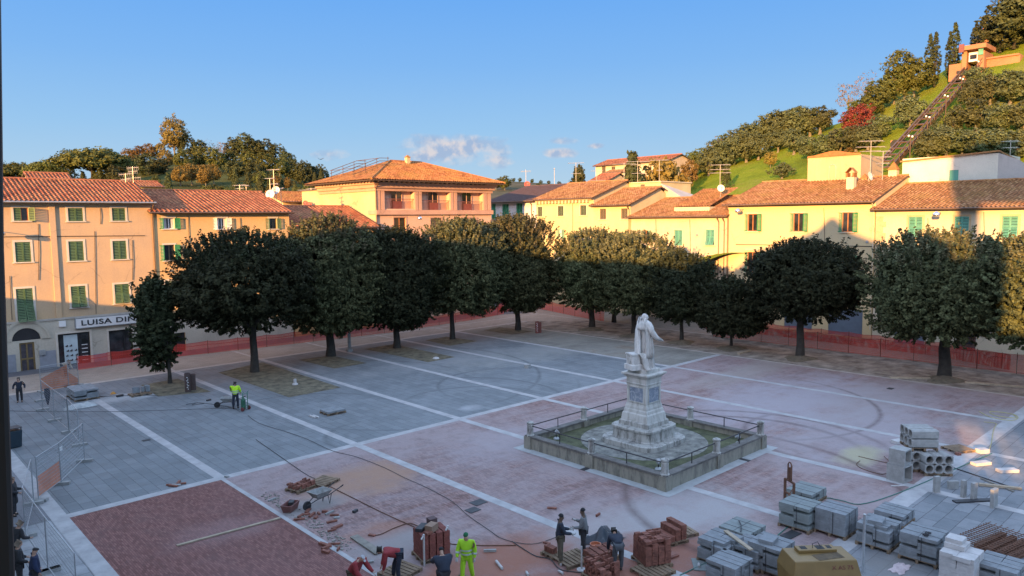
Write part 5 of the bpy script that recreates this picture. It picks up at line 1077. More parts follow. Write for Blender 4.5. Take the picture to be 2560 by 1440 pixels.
# statue: faces away to the right (+X), robe and hood
st=thing('statue','white marble statue of a hooded man in a long draped robe, one arm held out','statue',(MX,MY,4.24)); 
fd=rad(-22)   # facing direction
def fold_ring(cx,cy,rx,ry,z,amp,k,ph,n=96,rot=0):
    o=[]
    for j in range(n):
        a=2*math.pi*j/n; f=1+amp*(abs(math.sin(k*a/2+ph))**.7-.5)+amp*.45*math.sin((k*1.7)*a+ph*2+z*1.3); x,y=rx*f*math.cos(a),ry*f*math.sin(a); o.append((cx+x*math.cos(rot)-y*math.sin(rot),cy+x*math.sin(rot)+y*math.cos(rot),z))
    return o
b=MB(); prof=[(0,.42,.44,.26,0),(.05,.40,.42,.28,0),(.4,.36,.39,.27,.02),(.8,.33,.37,.24,.05),(1.15,.30,.35,.2,.07),(1.45,.27,.33,.14,.08),(1.62,.25,.32,.07,.08),(1.85,.26,.35,.06,.07),(2.05,.27,.38,.05,.05),(2.25,.25,.39,.04,.03),(2.38,.20,.34,.03,.02),(2.45,.14,.20,.02,.02),(2.50,.10,.11,.0,.02)]
b.rings([fold_ring(cx,0,rx,ry,z,am,15,.3+z*.12,rot=0) for z,rx,ry,am,cx in prof]); body=b.build('robed_body',m_statue,st,smooth=True)
b=MB(); # shoulder cape (mozzetta)
b.rings([fold_ring(.02,0,.13,.15,2.52,0,9,0,60),fold_ring(.02,0,.26,.36,2.40,.02,9,0,60),fold_ring(.03,0,.34,.44,2.22,.05,11,0,60),fold_ring(.04,0,.38,.46,2.04,.07,11,.2,60),fold_ring(.04,0,.36,.44,2.03,.07,11,.2,60),fold_ring(.03,0,.2,.3,2.12,.02,11,.2,60)],cap=False); b.build('cape',m_statue,st,smooth=True)
# head with face under the hood, turned to the right
b=MB(); hc=(.07,0,2.66); H=[]
for k in range(13):
    z=-.15+.30*k/12; r=.115*math.sqrt(max(.02,1-(z/.155)**2)); ring=[]
    for j in range(24):
        a=2*math.pi*j/24; x=r*1.12*math.cos(a); y=r*.9*math.sin(a)
        if math.cos(a)>.9: x+=.035*math.exp(-((z+.02)/.03)**2)   # nose
        if math.cos(a)>.7: x+=.012*math.exp(-((z+.07)/.02)**2)-.012*math.exp(-((z-.025)/.018)**2)*abs(math.sin(a))*2
        ring.append((hc[0]+x,hc[1]+y,hc[2]+z))
    H.append(ring)
b.rings(H); b.build('head',m_statue,body,smooth=True)
b=MB(); # hood open to the front
H=[]
for k in range(10):
    z=-.17+.35*k/9; r=.15*math.sqrt(max(.03,1-(max(0,z)/.2)**2)); H.append([(hc[0]-.03+(r*1.05)*math.cos(a)*(1 if math.cos(a)<.35 else .35/max(.35,math.cos(a))),hc[1]+r*math.sin(a),hc[2]+z) for a in [2*math.pi*j/24 for j in range(24)]])
b.rings(H); b.build('hood',m_statue,st,smooth=True)
def drape(pts,w,folds=5,amp=.03,th=.03):
    """hanging cloth band: centre line points, widths, wavy cross-section"""
    b=MB(); n=22; R=[]
    for i,(p,ww,dr) in enumerate(pts):
        p=Vector(p); side=Vector(dr).normalized(); out=[]; nr=side.cross(Vector((0,0,1))).normalized() if abs(side.z)<.9 else Vector((1,0,0))
        for j in range(n): t=-.5+j/(n-1); out.append(tuple(p+side*t*ww+nr*(amp*math.sin(folds*2*math.pi*(t+.5)+i*.35)+th)))
        for j in range(n-1,-1,-1): t=-.5+j/(n-1); out.append(tuple(p+side*t*ww+nr*(amp*math.sin(folds*2*math.pi*(t+.5)+i*.35)-th)))
        R.append(out)
    b.rings(R); return b
drape([((-.10,.10,2.66),.14,(1,.1,0)),((-.16,.12,2.4),.20,(1,.6,0)),((-.25,.12,2.0),.36,(.5,1,0)),((-.30,.06,1.5),.50,(.4,1,0)),((-.33,.0,.9),.62,(.4,1,0)),((-.36,-.02,.35),.68,(.4,1,0)),((-.38,-.02,.12),.70,(.4,1,0))],0,4,.06,.05).build('cloak',m_statue,st,smooth=True)
drape([((-.05,-.13,2.62),.10,(1,.1,0)),((-.10,-.30,2.3),.16,(1,.2,0)),((-.05,-.37,1.9),.24,(1,.15,0)),((.0,-.40,1.4),.30,(1,0,0)),((.02,-.42,.9),.34,(1,0,0)),((.0,-.44,.6),.3,(1,0,0))],0,3,.03,.035).build('cloak_fold',m_statue,st,smooth=True)
# arms: right arm stretched forward and down, left forearm holding cloth to the hip; five fingers each
def hand(b,p,dv,up,s=1.0,curl=.3,side=1):
    d=Vector(dv).normalized(); u=Vector(up); sd=d.cross(u).normalized(); u=sd.cross(d).normalized(); p=Vector(p)
    b.tube([p,p+d*.045*s,p+d*.085*s],[.030*s,.042*s,.040*s],7)
    for k,ln in enumerate((.068,.078,.072,.056)):
        q=p+d*.085*s+sd*(k-1.5)*.020*s; e=q+(d*math.cos(curl)-u*math.sin(curl))*ln*.55*s; f=e+(d*math.cos(curl*2.2)-u*math.sin(curl*2.2))*ln*.5*s; b.tube([q,e,f],[.011*s,.010*s,.008*s],5)
    q=p+d*.03*s-sd*side*.036*s; b.tube([q,q+(d*.6-sd*side*.8)*.035*s,q+(d*.95-sd*side*.5-u*.2)*.062*s],[.013*s,.012*s,.009*s],5)
b=MB(); b.tube([(.04,-.36,2.28),(.10,-.46,2.0),(.18,-.52,1.78),(.36,-.50,1.62),(.56,-.46,1.50)],[.13,.14,.15,.11,.085],12); b.build('sleeve',m_statue,st,smooth=True)
b=MB(); hand(b,(.55,-.46,1.51),(1,.12,-.35),(0,0,1),1.35,.12); b.build('hand',m_statue,body,smooth=True)
b=MB(); b.tube([(.04,.36,2.28),(.12,.46,2.0),(.2,.46,1.75),(.34,.28,1.66),(.36,.12,1.64)],[.13,.14,.15,.11,.08],12); b.build('sleeve',m_statue,st,smooth=True)
b=MB(); hand(b,(.36,.14,1.64),(.3,-1,-.1),(1,0,.2),1.25,.5,-1); b.build('hand',m_statue,body,smooth=True)
# the block behind the legs with a carved shield, and cloth falling over its edge
b=MB(); b.rings([[(x-.52,y-.08,z) for x,y,z in sq(.34,0)],[(x-.52,y-.08,z) for x,y,z in sq(.34,.26)],[(x-.52,y-.08,z) for x,y,z in sq(.27,.30)],[(x-.52,y-.08,z) for x,y,z in sq(.27,.74)],[(x-.52,y-.08,z) for x,y,z in sq(.31,.77)],[(x-.52,y-.08,z) for x,y,z in sq(.31,.84)]]); blk=b.build('carved_block',m_statue,st)
b=MB(); pts=[(.13,.62),(-.13,.62),(-.14,.48),(-.08,.38),(0,.33),(.08,.38),(.14,.48)]; b.rings([[( -.83,-.08+x,z) for x,z in pts],[(-.79,-.08+x,z) for x,z in pts]]); b.build('carved_shield',m_statue,blk)
drape([((-.40,-.22,.86),.30,(1,.0,.0)),((-.34,-.40,.84),.34,(1,.1,0)),((-.28,-.47,.6),.30,(1,.3,0)),((-.24,-.50,.3),.28,(1,.4,0)),((-.15,-.54,.05),.36,(1,.4,0)),((-.10,-.60,-.0),.30,(1,.4,0))],0,3,.04,.05).build('falling_cloth',m_statue,st,smooth=True)
b=MB(); b.rings([fold_ring(0,0,.56,.52,0,.0,4,0,24),fold_ring(0,0,.54,.50,.05,.0,4,0,24)]); b.build('statue_base',m_statue,st)
st.rotation_euler=(0,0,fd); st.scale=(1.16,1.16,1.0)
# enclosure: low wall, stone posts, iron rails, lawn
X0,X1,Y0,Y1=26.3,35.1,18.35,27.15
m_wallst=marble('stained_low_wall_stone',(.27,.25,.20),(.10,.095,.08),.8); m_cap=mat('dark_wall_coping',(.13,.12,.11),.9,.35,2,.5)
en=thing('monument_enclosure','low stained stone wall with posts round the monument lawn','wall',(0,0,0)); b=MB(); w=.32; h=.62
b.box(X0,X1,Y0,Y0+w,0,h); b.box(X0,X1,Y1-w,Y1,0,h); b.box(X0,X0+w,Y0+w,Y1-w,0,h); b.box(X1-w,X1,Y0+w,Y1-w,0,h); b.build('wall',m_wallst,en)
b=MB(); o_=.05; b.box(X0-o_,X1+o_,Y0-o_,Y0+w+o_,h,h+.09); b.box(X0-o_,X1+o_,Y1-w-o_,Y1+o_,h,h+.09); b.box(X0-o_,X0+w+o_,Y0+w+o_,Y1-w-o_,h,h+.09); b.box(X1-w-o_,X1+o_,Y0+w+o_,Y1-w-o_,h,h+.09); b.build('coping',m_cap,en)
PX=[(X0+.16,Y0+.16),(X1-.16,Y0+.16),(X1-.16,Y1-.16),(X0+.16,Y1-.16)]; MIDS=[((X0+X1)/2,Y0+.16),((X0+X1)/2,Y1-.16),(X0+.16,(Y0+Y1)/2),(X1-.16,(Y0+Y1)/2)]
for x,y in PX+MIDS:
    b=MB(); b.lathe([(.22,h+.05),(.22,h+.12),(.17,h+.16),(.17,h+.62),(.15,h+.66),(.19,h+.70),(.19,h+.78),(.05,h+.84)],(x,y,0),12); b.build('stone_post',m_marbd,en)
    b=MB(); b.box(x-.24,x+.24,y-.24,y+.24,-.0,h+.045); b.build('post_pier',m_wallst,en)
m_rail=mat('dark_iron_rail',(.05,.045,.05),.6,.2,3,0,.5)
ring=[PX[0],MIDS[0],PX[1],MIDS[3],PX[2],MIDS[1],PX[3],MIDS[2]]
for i in range(8):
    a,c=ring[i],ring[(i+1)%8]; b=MB(); zz=h+.6; b.tube([(*a,zz),(*c,zz)],.028,6); m_=((a[0]+c[0])/2,(a[1]+c[1])/2); b.tube([(*m_,h+.05),(*m_,zz)],.025,6); b.build('iron_rail',m_rail,en)
sheet('lawn',rect(X0+w,X1-w,Y0+w,Y1-w),.36,mat('enclosure_lawn',(.05,.058,.026),.98,.4,1.5,.9,col2=(.085,.09,.045)),kind='structure')
sheet('stone_band',rect(X0-.5,X1+.5,Y0-.5,Y1+.5),.017,mat('enclosure_kerb_stone',(.36,.37,.37),.8,.15,2,.2))
cob=MB(); cob.rings([[(MX+3.3*math.cos(a),MY+3.3*math.sin(a),z) for a in [2*math.pi*k/40 for k in range(40)]] for z in (.30,.375)]); o=cob.build('cobble_circle',MATS['mossy_cobble_base']); o['kind']='structure'
rng=random.Random(8)
for i,(x,y,lab) in enumerate([(*G2(1391,1096,.4),'round floodlight on the lawn near the left corner post of the enclosure'),(*G2(1646,1172,.4),'round floodlight on the lawn behind the front corner post'),(*G2(1846,1108,.4),'round floodlight on the lawn near the right corner of the enclosure')]):
    t=thing('floodlight',lab,'floodlight',(x,y,.36),0,'floodlights aimed at the statue'); b=MB(); b.lathe([(.16,0),(.17,.04),(.12,.10),(.04,.12)],(0,0,0),12); b.build('base',m_gutterg,t); b=MB(); b.tube([(0,0,.1),(0,0,.32)],.03,6); b.build('stem',m_rail,t); b=MB(); d=Vector((MX-x,MY-y,4)).normalized(); b.tube([Vector((0,0,.36))-d*.1,Vector((0,0,.36)),Vector((0,0,.36))+d*.12],[.06,.12,.14],12); b.build('lamp_head',m_gutterg,t)
# ------------------------------------------------------------------ building site things
m_con=mat('grey_concrete',(.30,.30,.29),.9,.2,3,.4); m_pav=mat('blue_grey_paver',(.185,.20,.21),.85,.15,3,.3,col2=(.22,.235,.25)); m_pavg=mat('green_grey_paver',(.20,.225,.22),.85,.15,3,.3); m_plw=mat('weathered_pallet_wood',(.20,.14,.09),.9,.35,3,.4); m_plg=mat('greyed_pallet_wood',(.22,.20,.17),.9,.3,3,.4); m_brk=mat('red_clay_brick',(.17,.062,.045),.85,.35,5,.4,col2=(.24,.095,.065)); m_wht=mat('white_travertine_block',(.47,.45,.44),.8,.15,3,.3)
m_stl=mat('galvanised_steel',(.38,.40,.42),.45,.15,3,0,.6); m_dks=mat('dark_steel',(.05,.05,.055),.6,.3,3,0,.3); m_blk=mat('black_rubber',(.018,.018,.02),.7,.2,3); m_strap=mat('green_strap',(.04,.16,.13),.6,.1,3); m_rust=mat('rusty_steel',(.13,.06,.035),.85,.35,3,.2); m_wd=mat('raw_timber_board',(.36,.29,.21),.85,.25,3,.2)
def pallet_parts(t,w=1.2,d=1.0,m=None,z=0):
    m=m or m_plw; b=MB(); n=7
    for k in range(n): x=-w/2+(k+.5)*w/n; b.box(x-w/n*.36,x+w/n*.36,-d/2,d/2,z+.115,z+.137)
    o=b.build('deck_boards',m,t); b=MB()
    for y in (-d/2+.05,0,d/2-.05):
        b.box(-w/2,w/2,y-.045,y+.045,z+.095,z+.1149); b.box(-w/2,w/2,y-.045,y+.045,z,z+.02)
        for x in (-w/2+.07,0,w/2-.07): b.box(x-.07,x+.07,y-.044,y+.044,z+.0201,z+.0949)
    b.build('pallet_blocks',m,t)
def pallet(px,py,rz,label,m=None,z=0,w=1.2,d=1.0,front=False):
    p=G(px,py); t=thing('pallet',label,'pallet',(p[0],p[1],z),rz,'wooden pallets on the building site'); pallet_parts(t,w,d,m); return t
GP='pallets of grey paving slabs'
def paver_stack(px,py,w,d,h,label,seed=1,rz=0,extra=False,straps=True,m=None,gap=True,group=GP,slab=(.5,.12)):
    """px,py: photo point of the lower front corner (the stack's -x,-y corner)"""
    c=G(px,py); R=Matrix.Rotation(rz,3,'Z'); q=R@Vector((w/2,d/2,0)); m=m or m_pav; rng=random.Random(seed)
    t=thing('paver_stack',label,'paver stack',(c[0]+q.x,c[1]+q.y,0),rz,group); pallet_parts(t,w+.05,d+.05)
    z=.14; lay=slab[1]; n=int(h/lay)
    b=MB(); 
    for k in range(n):
        kind=(k%2==1 and gap); 
        nx=2; ny=2
        for i in range(nx):
            for j in range(ny):
                ww,dd=w/nx,d/ny; x0=-w/2+i*ww; y0=-d/2+j*dd; a=.004; ins=[0,0,0,0]
                if kind:
                    if (i+j+k//2)%2==0: ins=[ww*.28 if i==0 else 0,0,dd*.28 if j==0 else 0,0]
                jx,jy=rng.uniform(-.012,.012),rng.uniform(-.012,.012)
                b.box(x0+a+ins[0]+jx,x0+ww-a-ins[1]*0+jx,y0+a+ins[2]+jy,y0+dd-a+jy,z+.004,z+lay-.002)
        z+=lay
    b.build('slabs',m,t)
    if extra: b=MB(); b.obox((-.1,.05,z+.065),(w*.5,d*.42,.13),rad(8)); b.build('loose_top_slab',m,t)
    if straps:
        b=MB()
        for x in (-w*.22,w*.25): b.box(x-.012,x+.012,-d/2-.022,-d/2-.016,.14,z); b.box(x-.012,x+.012,-d/2-.02,d/2+.02,z+.001,z+.006); 
        y=-d*.1; b.box(-w/2-.022,-w/2-.016,y-.012,y+.012,.14,z)
        b.build('strap',m_dks,t)
    return t
paver_stack(2030,1268,1.35,1.15,.42,'low stack of green grey slabs behind the two cube shaped stacks, green strap across',1,m=m_pavg)
paver_stack(2021,1338,1.15,1.2,.84,'cube shaped slab stack nearest to the rusty fork frame',2,m=m_pavg)
paver_stack(2112,1353,1.15,1.15,.84,'cube shaped slab stack left of the white pole, closed on all sides',3,gap=False)
paver_stack(2258,1325,1.2,1.1,.45,'low slab stack standing directly on the laid grey slabs',4)
paver_stack(2222,1386,1.2,1.15,.72,'slab stack right of the white pole with one loose slab on top',5,extra=True)
paver_stack(2340,1424,1.25,1.2,.84,'slab stack with a dark coil of strap on its top',6)
paver_stack(1946,1450,1.15,1.15,.84,'slab stack beside the yellow machine with a loose slab on top',7,extra=True)
paver_stack(1870,1372,1.3,1.2,.36,'low slab stack at the back with a stick lying on it',8,m=m_pavg)
paver_stack(1813,1428,1.2,1.1,.72,'slab stack with a pale timber plank across it',9)
paver_stack(1893,1436,1.2,1.1,.60,'slab stack between the plank stack and the yellow machine',10)
paver_stack(1838,1480,1.15,1.1,.60,'slab stack cut by the lower edge, nearest to the viewer',11)
paver_stack(2540,1492,1.3,1.15,.60,'slab stack in the lower right corner of the photo',12)
# far stacks
paver_stack(187,1006,1.5,2.2,.60,'pile of hollow grey slabs beside the fence, left of the small tree',13,slab=(.5,.12),straps=False)
paver_stack(820,1041,1.25,1.0,.12,'single low layer of slabs on a pallet in the middle of the grey paving',14,straps=False,gap=False)
paver_stack(330,994,1.3,.9,.06,'pallet with three upright grey slabs in front of the small tree',15,straps=False,gap=False)
o=[q for q in S.objects if q.get('label','').startswith('pallet with three')][0]
b=MB(); b.box(-.5,-.02,-.12,.0,.2,.62); b.box(.12,.3,-.05,.1,.2,.55); b.box(.36,.62,-.2,.25,.2,.62); b.build('upright_slabs',m_pav,o)
# white blocks
t=paver_stack(2432,1480,1.05,1.0,.90,'stack of white stone blocks on a pallet near the lower right corner',16,m=m_wht,gap=False,straps=False,group=None,slab=(.5,.15)); t.name='block_stack'; t['category']='block stack'
for q in ((-.1,.55,-.1,.5,1.045,1.2),(.0,.5,.0,.5,1.201,1.34),(-.6,-.525,-.4,.1,.9,1.04)): b=MB(); b.box(*q); b.build('upper_block',m_wht,t)
def mesh_thing(name,label,cat,b,m,loc=(0,0,0),rz=0,group=None,smooth=False):
    o=b.build(name,m,None,loc,smooth); o.rotation_euler=(0,0,rz); return tag(o,label,cat,group)
c=G(2366,1424); mesh_thing('paving_slab','single tall slab standing on end right of the coil topped stack','slab',MB().obox((0,0,.36),(.14,.5,.72)),m_pav,(c[0],c[1],0))
mesh_thing('wooden_plank','pale timber plank lying across a slab stack','plank',MB().obox((0,0,0),(.16,1.6,.04)),m_wd,(*G2(1845,1350,.9),.90),rad(-28)); 
b=MB(); b.tube([(0,0,0),(.2,.5,.03),(.3,1.0,0)],.02,5); mesh_thing('stick','thin dark stick on the low back slab stack','stick',b,m_dks,(*G2(1852,1330,.52),.53),rad(-40))
c=G2(2317,1337,1.0); b=MB(); b.tube([(.22*math.cos(a)*(1-.01*i),.10*math.sin(a*2 if i%2 else a)*1.0,.02+.002*i) for i,a in enumerate([2*math.pi*k/12 for k in range(25)])],.014,5); mesh_thing('strap_coil','dark coil of strap lying on a slab stack','strap',b,m_dks,(c[0],c[1],.99))
# hollow concrete duct blocks
def duct_layer(t,x,y,z,n,L_,name='duct_block'):
    w=.42; h=.42; 
    for k in range(n):
        b=MB(); cx=x+(k-(n-1)/2)*w; hole=[(.16*math.cos(a),.18*math.sin(a)) for a in [2*math.pi*(j+.5)/16 for j in range(16)]]
        outer=[]
        for hx_,hz_ in hole: s=max(abs(hx_)/(w/2-.006),abs(hz_)/(h/2-.006)); outer.append((hx_/s,hz_/s))
        for y0,y1,fl in ((y-L_/2,y+L_/2,0),):
            R=[[(cx+a,y0,z+h/2+c) for a,c in hole],[(cx+a,y0,z+h/2+c) for a,c in outer],[(cx+a,y1,z+h/2+c) for a,c in outer],[(cx+a,y1,z+h/2+c) for a,c in hole],[(cx+a,y0,z+h/2+c) for a,c in hole]]; b.rings(R,cap=False)
        b.build(name,m_con,t)
def duct_stack(px,py,n,lv,label,rz,z0=0.,L_=.8,pos=None):
    p=pos or G2(px,py); t=thing('duct_block_stack',label,'block stack',(p[0],p[1],z0),rz,'stacks of hollow concrete duct blocks'); pallet_parts(t,n*.42,L_)
    for k in range(lv): duct_layer(t,0,0,.14+k*.425,n,L_)
    return t
pa=G2(2282,1178); pb=G2(2334,1186); fz=rad(-47)
duct_stack(2280,1174,3,2,'left one of two lower stacks of duct blocks with round openings',fz); duct_stack(2336,1184,3,2,'right one of two lower stacks of duct blocks with round openings',fz)
pm=G2(2308,1178); duct_stack(0,0,3,2,'upper stack of solid looking duct blocks on a pallet, on top of the lower two',fz+rad(90),z0=1.0,L_=1.2,pos=(pm[0]+.35,pm[1]+.35))
# square drain chambers, one on another
def chamber(px,py,z,s,label,rz):
    p=G(px,py); t=thing('drain_chamber',label,'concrete box',(p[0],p[1],z),rz,'square concrete drain chambers'); b=MB(); h=s/2; w=.07
    b.box(-h,-h+w,-h,h,0,s); b.box(h-w,h,-h,h,0,s); b.box(-h+w,h-w,h-w,h,0,s); b.box(-h+w,h-w,-h,h-w,s-w,s); b.box(-h+w,h-w,-h,h-w,0,w); b.build('shell',m_con,t)
    b=MB(); pts=[2*math.pi*k/20 for k in range(20)]; b.rings([[( -h-.012,math.cos(a)*s*.3,s/2+math.sin(a)*s*.3) for a in pts],[(-h+.01,math.cos(a)*s*.3,s/2+math.sin(a)*s*.3) for a in pts],]); b.rings([[( -h-.02,math.cos(a)*s*.2,s/2+math.sin(a)*s*.2) for a in pts],[(-h-.013,math.cos(a)*s*.2,s/2+math.sin(a)*s*.2) for a in pts]]); b.build('knock_out_ring',m_con,t); return t
chamber(2248,1200,0,.78,'lower square drain chamber with its open side to the right',rad(-8)); chamber(2248,1200,.79,.70,'upper square drain chamber with a round knock-out, on top of the lower one',rad(-3))
# rusty fork frame
p=G(1972,1282); t=thing('pallet_fork','rusty steel pallet fork frame standing beside the slab stacks','fork',(p[0],p[1],0),rad(60)); b=MB()
for x in(-.3,.3): b.box(x-.04,x+.04,-.04,.04,0,1.35)
for z in (.3,.75,1.3): b.box(-.3,.3,-.03,.03,z,z+.07)
b.build('frame',m_rust,t); b=MB()
for x in(-.28,.28): b.box(x-.05,x+.05,-1.1,0,.03,.08)
b.build('tines',m_rust,t); b=MB(); b.tube([(-.12,0,1.35),(-.12,0,2.0),(-.05,0,2.1),(.05,0,2.1),(.12,0,2.0),(.12,0,1.35)],.03,6); b.tube([(0,0,1.35),(0,0,1.9)],.05,6); b.build('lifting_eye',m_rust,t); b=MB(); b.tube([(-.3,.0,1.2),(-.5,.4,.9),(-.9,.3,.4)],.02,5); b.build('chain',m_rust,t)
# white striped pole
p=G(2157,1432); b=MB(); b.tube([(0,0,0),(0,0,2.05)],.045,10); mesh_thing('steel_pole','shiny pale steel pole standing between slab stacks','pole',b,mat('shiny_pale_steel',(.55,.57,.58),.3,.15,5,0,.7),(p[0],p[1],0))
# upright kerb stones
for i,(x,y,w,d,h,rz,lab) in enumerate([(2341,1231,.24,.16,.72,10,'tallest upright kerb stone, at the left of the upright stones'),(2382,1222,.45,.14,.36,5,'short wide kerb stone standing behind the upright ones'),(2408,1243,.22,.14,.75,30,'narrow upright kerb stone in the middle of the group'),(2434,1250,.28,.13,.75,30,'upright kerb stone with a lit face beside the narrow one'),(2484,1268,.42,.14,.78,40,'broad upright kerb stone at the right of the group')]):
    p=G(x,y); mesh_thing('kerb_stone',lab,'kerb stone',MB().obox((0,0,h/2),(w,d,h),rad(rz-47)),m_con,(p[0],p[1],0),0,'kerb stones set upright on the slabs')
for i,(x,y,z,s,rz,m,lab,nm,cat) in enumerate([(2433,1254,.03,(1.7,.26,.06),-38,m_dks,'black board lying at the foot of the upright kerb stones','board','board'),(2500,1220,.06,(.16,1.6,.10),25,m_wd,'thick timber beam lying over thinner sticks','timber_beam','beam'),(2492,1214,.03,(.06,1.7,.04),-30,m_plg,'thin stick under the timber beam','stick','stick'),(2450,1193,.02,(.05,2.6,.03),-22,m_dks,'long thin black rod on the slabs','rod','rod'),(2452,1162,.07,(.9,.35,.14),-30,m_wht,'white stone slab lying beside the band','stone_slab','slab'),(2518,1180,.07,(.9,.35,.14),-40,m_wht,'white stone slab in the patch of sun','stone_slab','slab'),(2250,1107,.08,(.9,.4,.16),-20,m_wht,'white stone block left of the duct blocks','stone_slab','slab'),(2456,1132,.10,(.55,.35,.20),-30,m_wht,'white box like block beside the corner of the band','stone_slab','slab'),(2245,1216,.02,(.62,.07,.04),-40,m_wht,'short white strip in front of the drain chambers','strip','strip'),(2395,1138,.06,(.22,.18,.12),-40,m_brk,'small red and white packet right of the duct blocks','packet','packet'),(1977,1338,.015,(.8,.42,.02),-5,m_dks,'flat black sheet beside the slab stack','sheet','sheet'),(1750,1413,.015,(.9,.5,.02),40,m_pavg,'flat grey sheet on the brick dust','sheet','sheet')]):
    p=G(x,y); mesh_thing(nm,lab,cat,MB().obox((0,0,0),s,rad(rz)),m,(p[0],p[1],z+.012))
p=G(2385,1120); pallet(2395,1126,rad(-30),'empty brown pallet leaning low behind the duct blocks')
# rebar mats
p=G(2500,1372); t=thing('rebar_mat','rusty steel reinforcement mats lying on timbers','rebar mat',(p[0],p[1],0),rad(-12)); b=MB()
for k in range(15): b.tube([(-1.3+k*.18,-1.0,.3),(-1.3+k*.18,1.1,.3)],.016,4)
for k in range(11): b.tube([(-1.4,-1.0+k*.2,.33),(1.4,-1.0+k*.2,.33)],.016,4)
b.build('steel_grid',m_rust,t); b=MB()
for k in range(4): b.box(-.9,1.0,-.8+k*.35,-.6+k*.35,.02,.25)
b.build('timbers',m_rust,t)
# yellow compressor
m_yl=mat('ochre_machine_paint',(.21,.13,.04),.5,.12,2,.1); c=G(2064,1500,0); t=thing('air_compressor','ochre yellow site compressor with a sooty top, lettered X AS 75','compressor',(c[0]+.1,c[1]+.3,0),rad(-40)); b=MB()
b.rings([[(-1.05,-.62,.35),(1.05,-.62,.35),(1.05,.62,.35),(-1.05,.62,.35)],[(-1.08,-.64,.9),(1.08,-.64,.9),(1.08,.64,.9),(-1.08,.64,.9)],[(-.98,-.5,1.38),(.98,-.5,1.38),(.98,.5,1.38),(-.98,.5,1.38)]]); b.build('housing',m_yl,t,bevel=.03)
b=MB(); b.box(-.62,.62,.05,.42,1.381,1.48); b.build('top_cover',m_yl,t,bevel=.02); b=MB(); b.box(-.5,-.3,.14,.34,1.481,1.486); b.box(.0,.25,.1,.36,1.481,1.486); b.box(.35,.5,.14,.34,1.481,1.486); b.build('top_opening',m_dark,t)
b=MB(); b.obox((.2,-.2,1.386),(.9,.4,.006),rad(10)); b.build('soot_patch',mat('soot',(.09,.06,.03),.8,.5,4),t)
b=MB(); b.tube([(-.1,.2,1.4),(-.12,.2,1.62),(.05,.2,1.68),(.15,.2,1.5)],.012,5); b.build('lifting_bail',m_dks,t)
b=MB()
for k in range(3): b.box(-.85,-.35,-.652,-.636,.62+k*.13,.67+k*.13); b.box(.2,.7,-.652,-.636,.62+k*.13,.67+k*.13)
b.build('vents',m_dark,t); b=MB()
for y in(-.62,.5): b.lathe([(.30,0),(.30,.12)],(0,0,0),16)
b=MB(); 
for s in (-1,1): b.rings([[(.28*math.cos(a),s*.55,.30+.28*math.sin(a)) for a in [2*math.pi*k/16 for k in range(16)]],[(.28*math.cos(a),s*.70,.30+.28*math.sin(a)) for a in [2*math.pi*k/16 for k in range(16)]]])
b.build('wheels',m_blk,t); text('X AS 75',.17,(.15,-.575,1.12),(rad(70),0,0),mat('maroon_lettering',(.15,.03,.02),.5),t,sx=1.2)
# red brick pallets
def brick_stack(px,py,w,d,h,rz,label,seed=1,ragged=0,steps=0,corner=True,mm=None):
    c=G(px,py); R=Matrix.Rotation(rz,3,'Z'); q=R@Vector((w/2,d/2,0)) if corner else Vector((0,0,0)); t=thing('brick_stack',label,'brick stack',(c[0]+q.x,c[1]+q.y,0),rz,'stacks of red clay paving bricks'); pallet_parts(t,w+.1,d+.1); rng=random.Random(seed); b=MB(); bw,bd,bh=.24,.062,.11
    nx=max(1,int(w/bw)); ny=max(1,int(d/bd)); nz=int(h/bh)
    for k in range(nz):
        for i in range(nx):
            for j in range(ny):
                if ragged and k>=nz-ragged and rng.random()<.45+.1*(k-nz+ragged): continue
                if steps and i/nx<(k/nz)*.8 and k>1: continue
                x=-w/2+(i+.5)*w/nx+rng.uniform(-.008,.008); y=-d/2+(j+.5)*d/ny; z=.14+k*bh; b.box(x-bw/2+.008,x+bw/2-.008,y-bd/2+.007,y+bd/2-.007,z+.001,z+bh-.008+rng.uniform(-.006,.004))
    b.build('bricks',mm or m_brk,t); return t
t=brick_stack(1056,1412,1.1,.9,.95,rad(-14),'tall wrapped brick cube with cardboard boxes and white tubes, left of the green hooded worker',1,mm=mat('dark_red_brick',(.22,.07,.055),.85,.25,5,.4)); 
brick_stack(1614,1428,1.0,.95,.92,rad(-25),'tall brick stack with uneven top right of the bending worker',2,ragged=2)
brick_stack(1660,1372,1.1,.9,.60,rad(-15),'stepped brick stack on a pallet behind the tall one',3,steps=1)
brick_stack(1482,1415,1.1,.7,.30,rad(-15),'low flat brick stack between the two standing workers and the bending one',4)
brick_stack(1500,1470,.9,.9,.62,rad(-10),'pyramid shaped pile of bricks at the lower edge',5,ragged=4)
brick_stack(1378,1398,.40,.45,.42,rad(0),'small stepped brick pile left of the standing worker in olive trousers',6,steps=1)
brick_stack(745,1236,1.05,.75,.30,rad(15),'low brick stack with loose bricks, behind the wheelbarrow',7,ragged=2)
pallet(808,1208,rad(20),'empty pallet tipped beside the low brick stack behind the wheelbarrow'); pallet(1432,1402,rad(-10),'empty pallet at the feet of the two standing workers'); pallet(1695,1334,rad(-20),'empty pallet behind the stepped brick stack'); pallet(1632,1432,rad(-10),'empty pallet in front of the uneven brick stack'); pallet(1000,1434,rad(10),'pallet under the bending worker in red and navy'); pallet(1160,1470,rad(20),'pallet at the lower edge in front of the green hooded worker')
o=[q for q in S.objects if q.get('label','').startswith('tall wrapped')][0]
tb=o.location; m_card=mat('brown_cardboard',(.26,.17,.12),.85,.15,3)
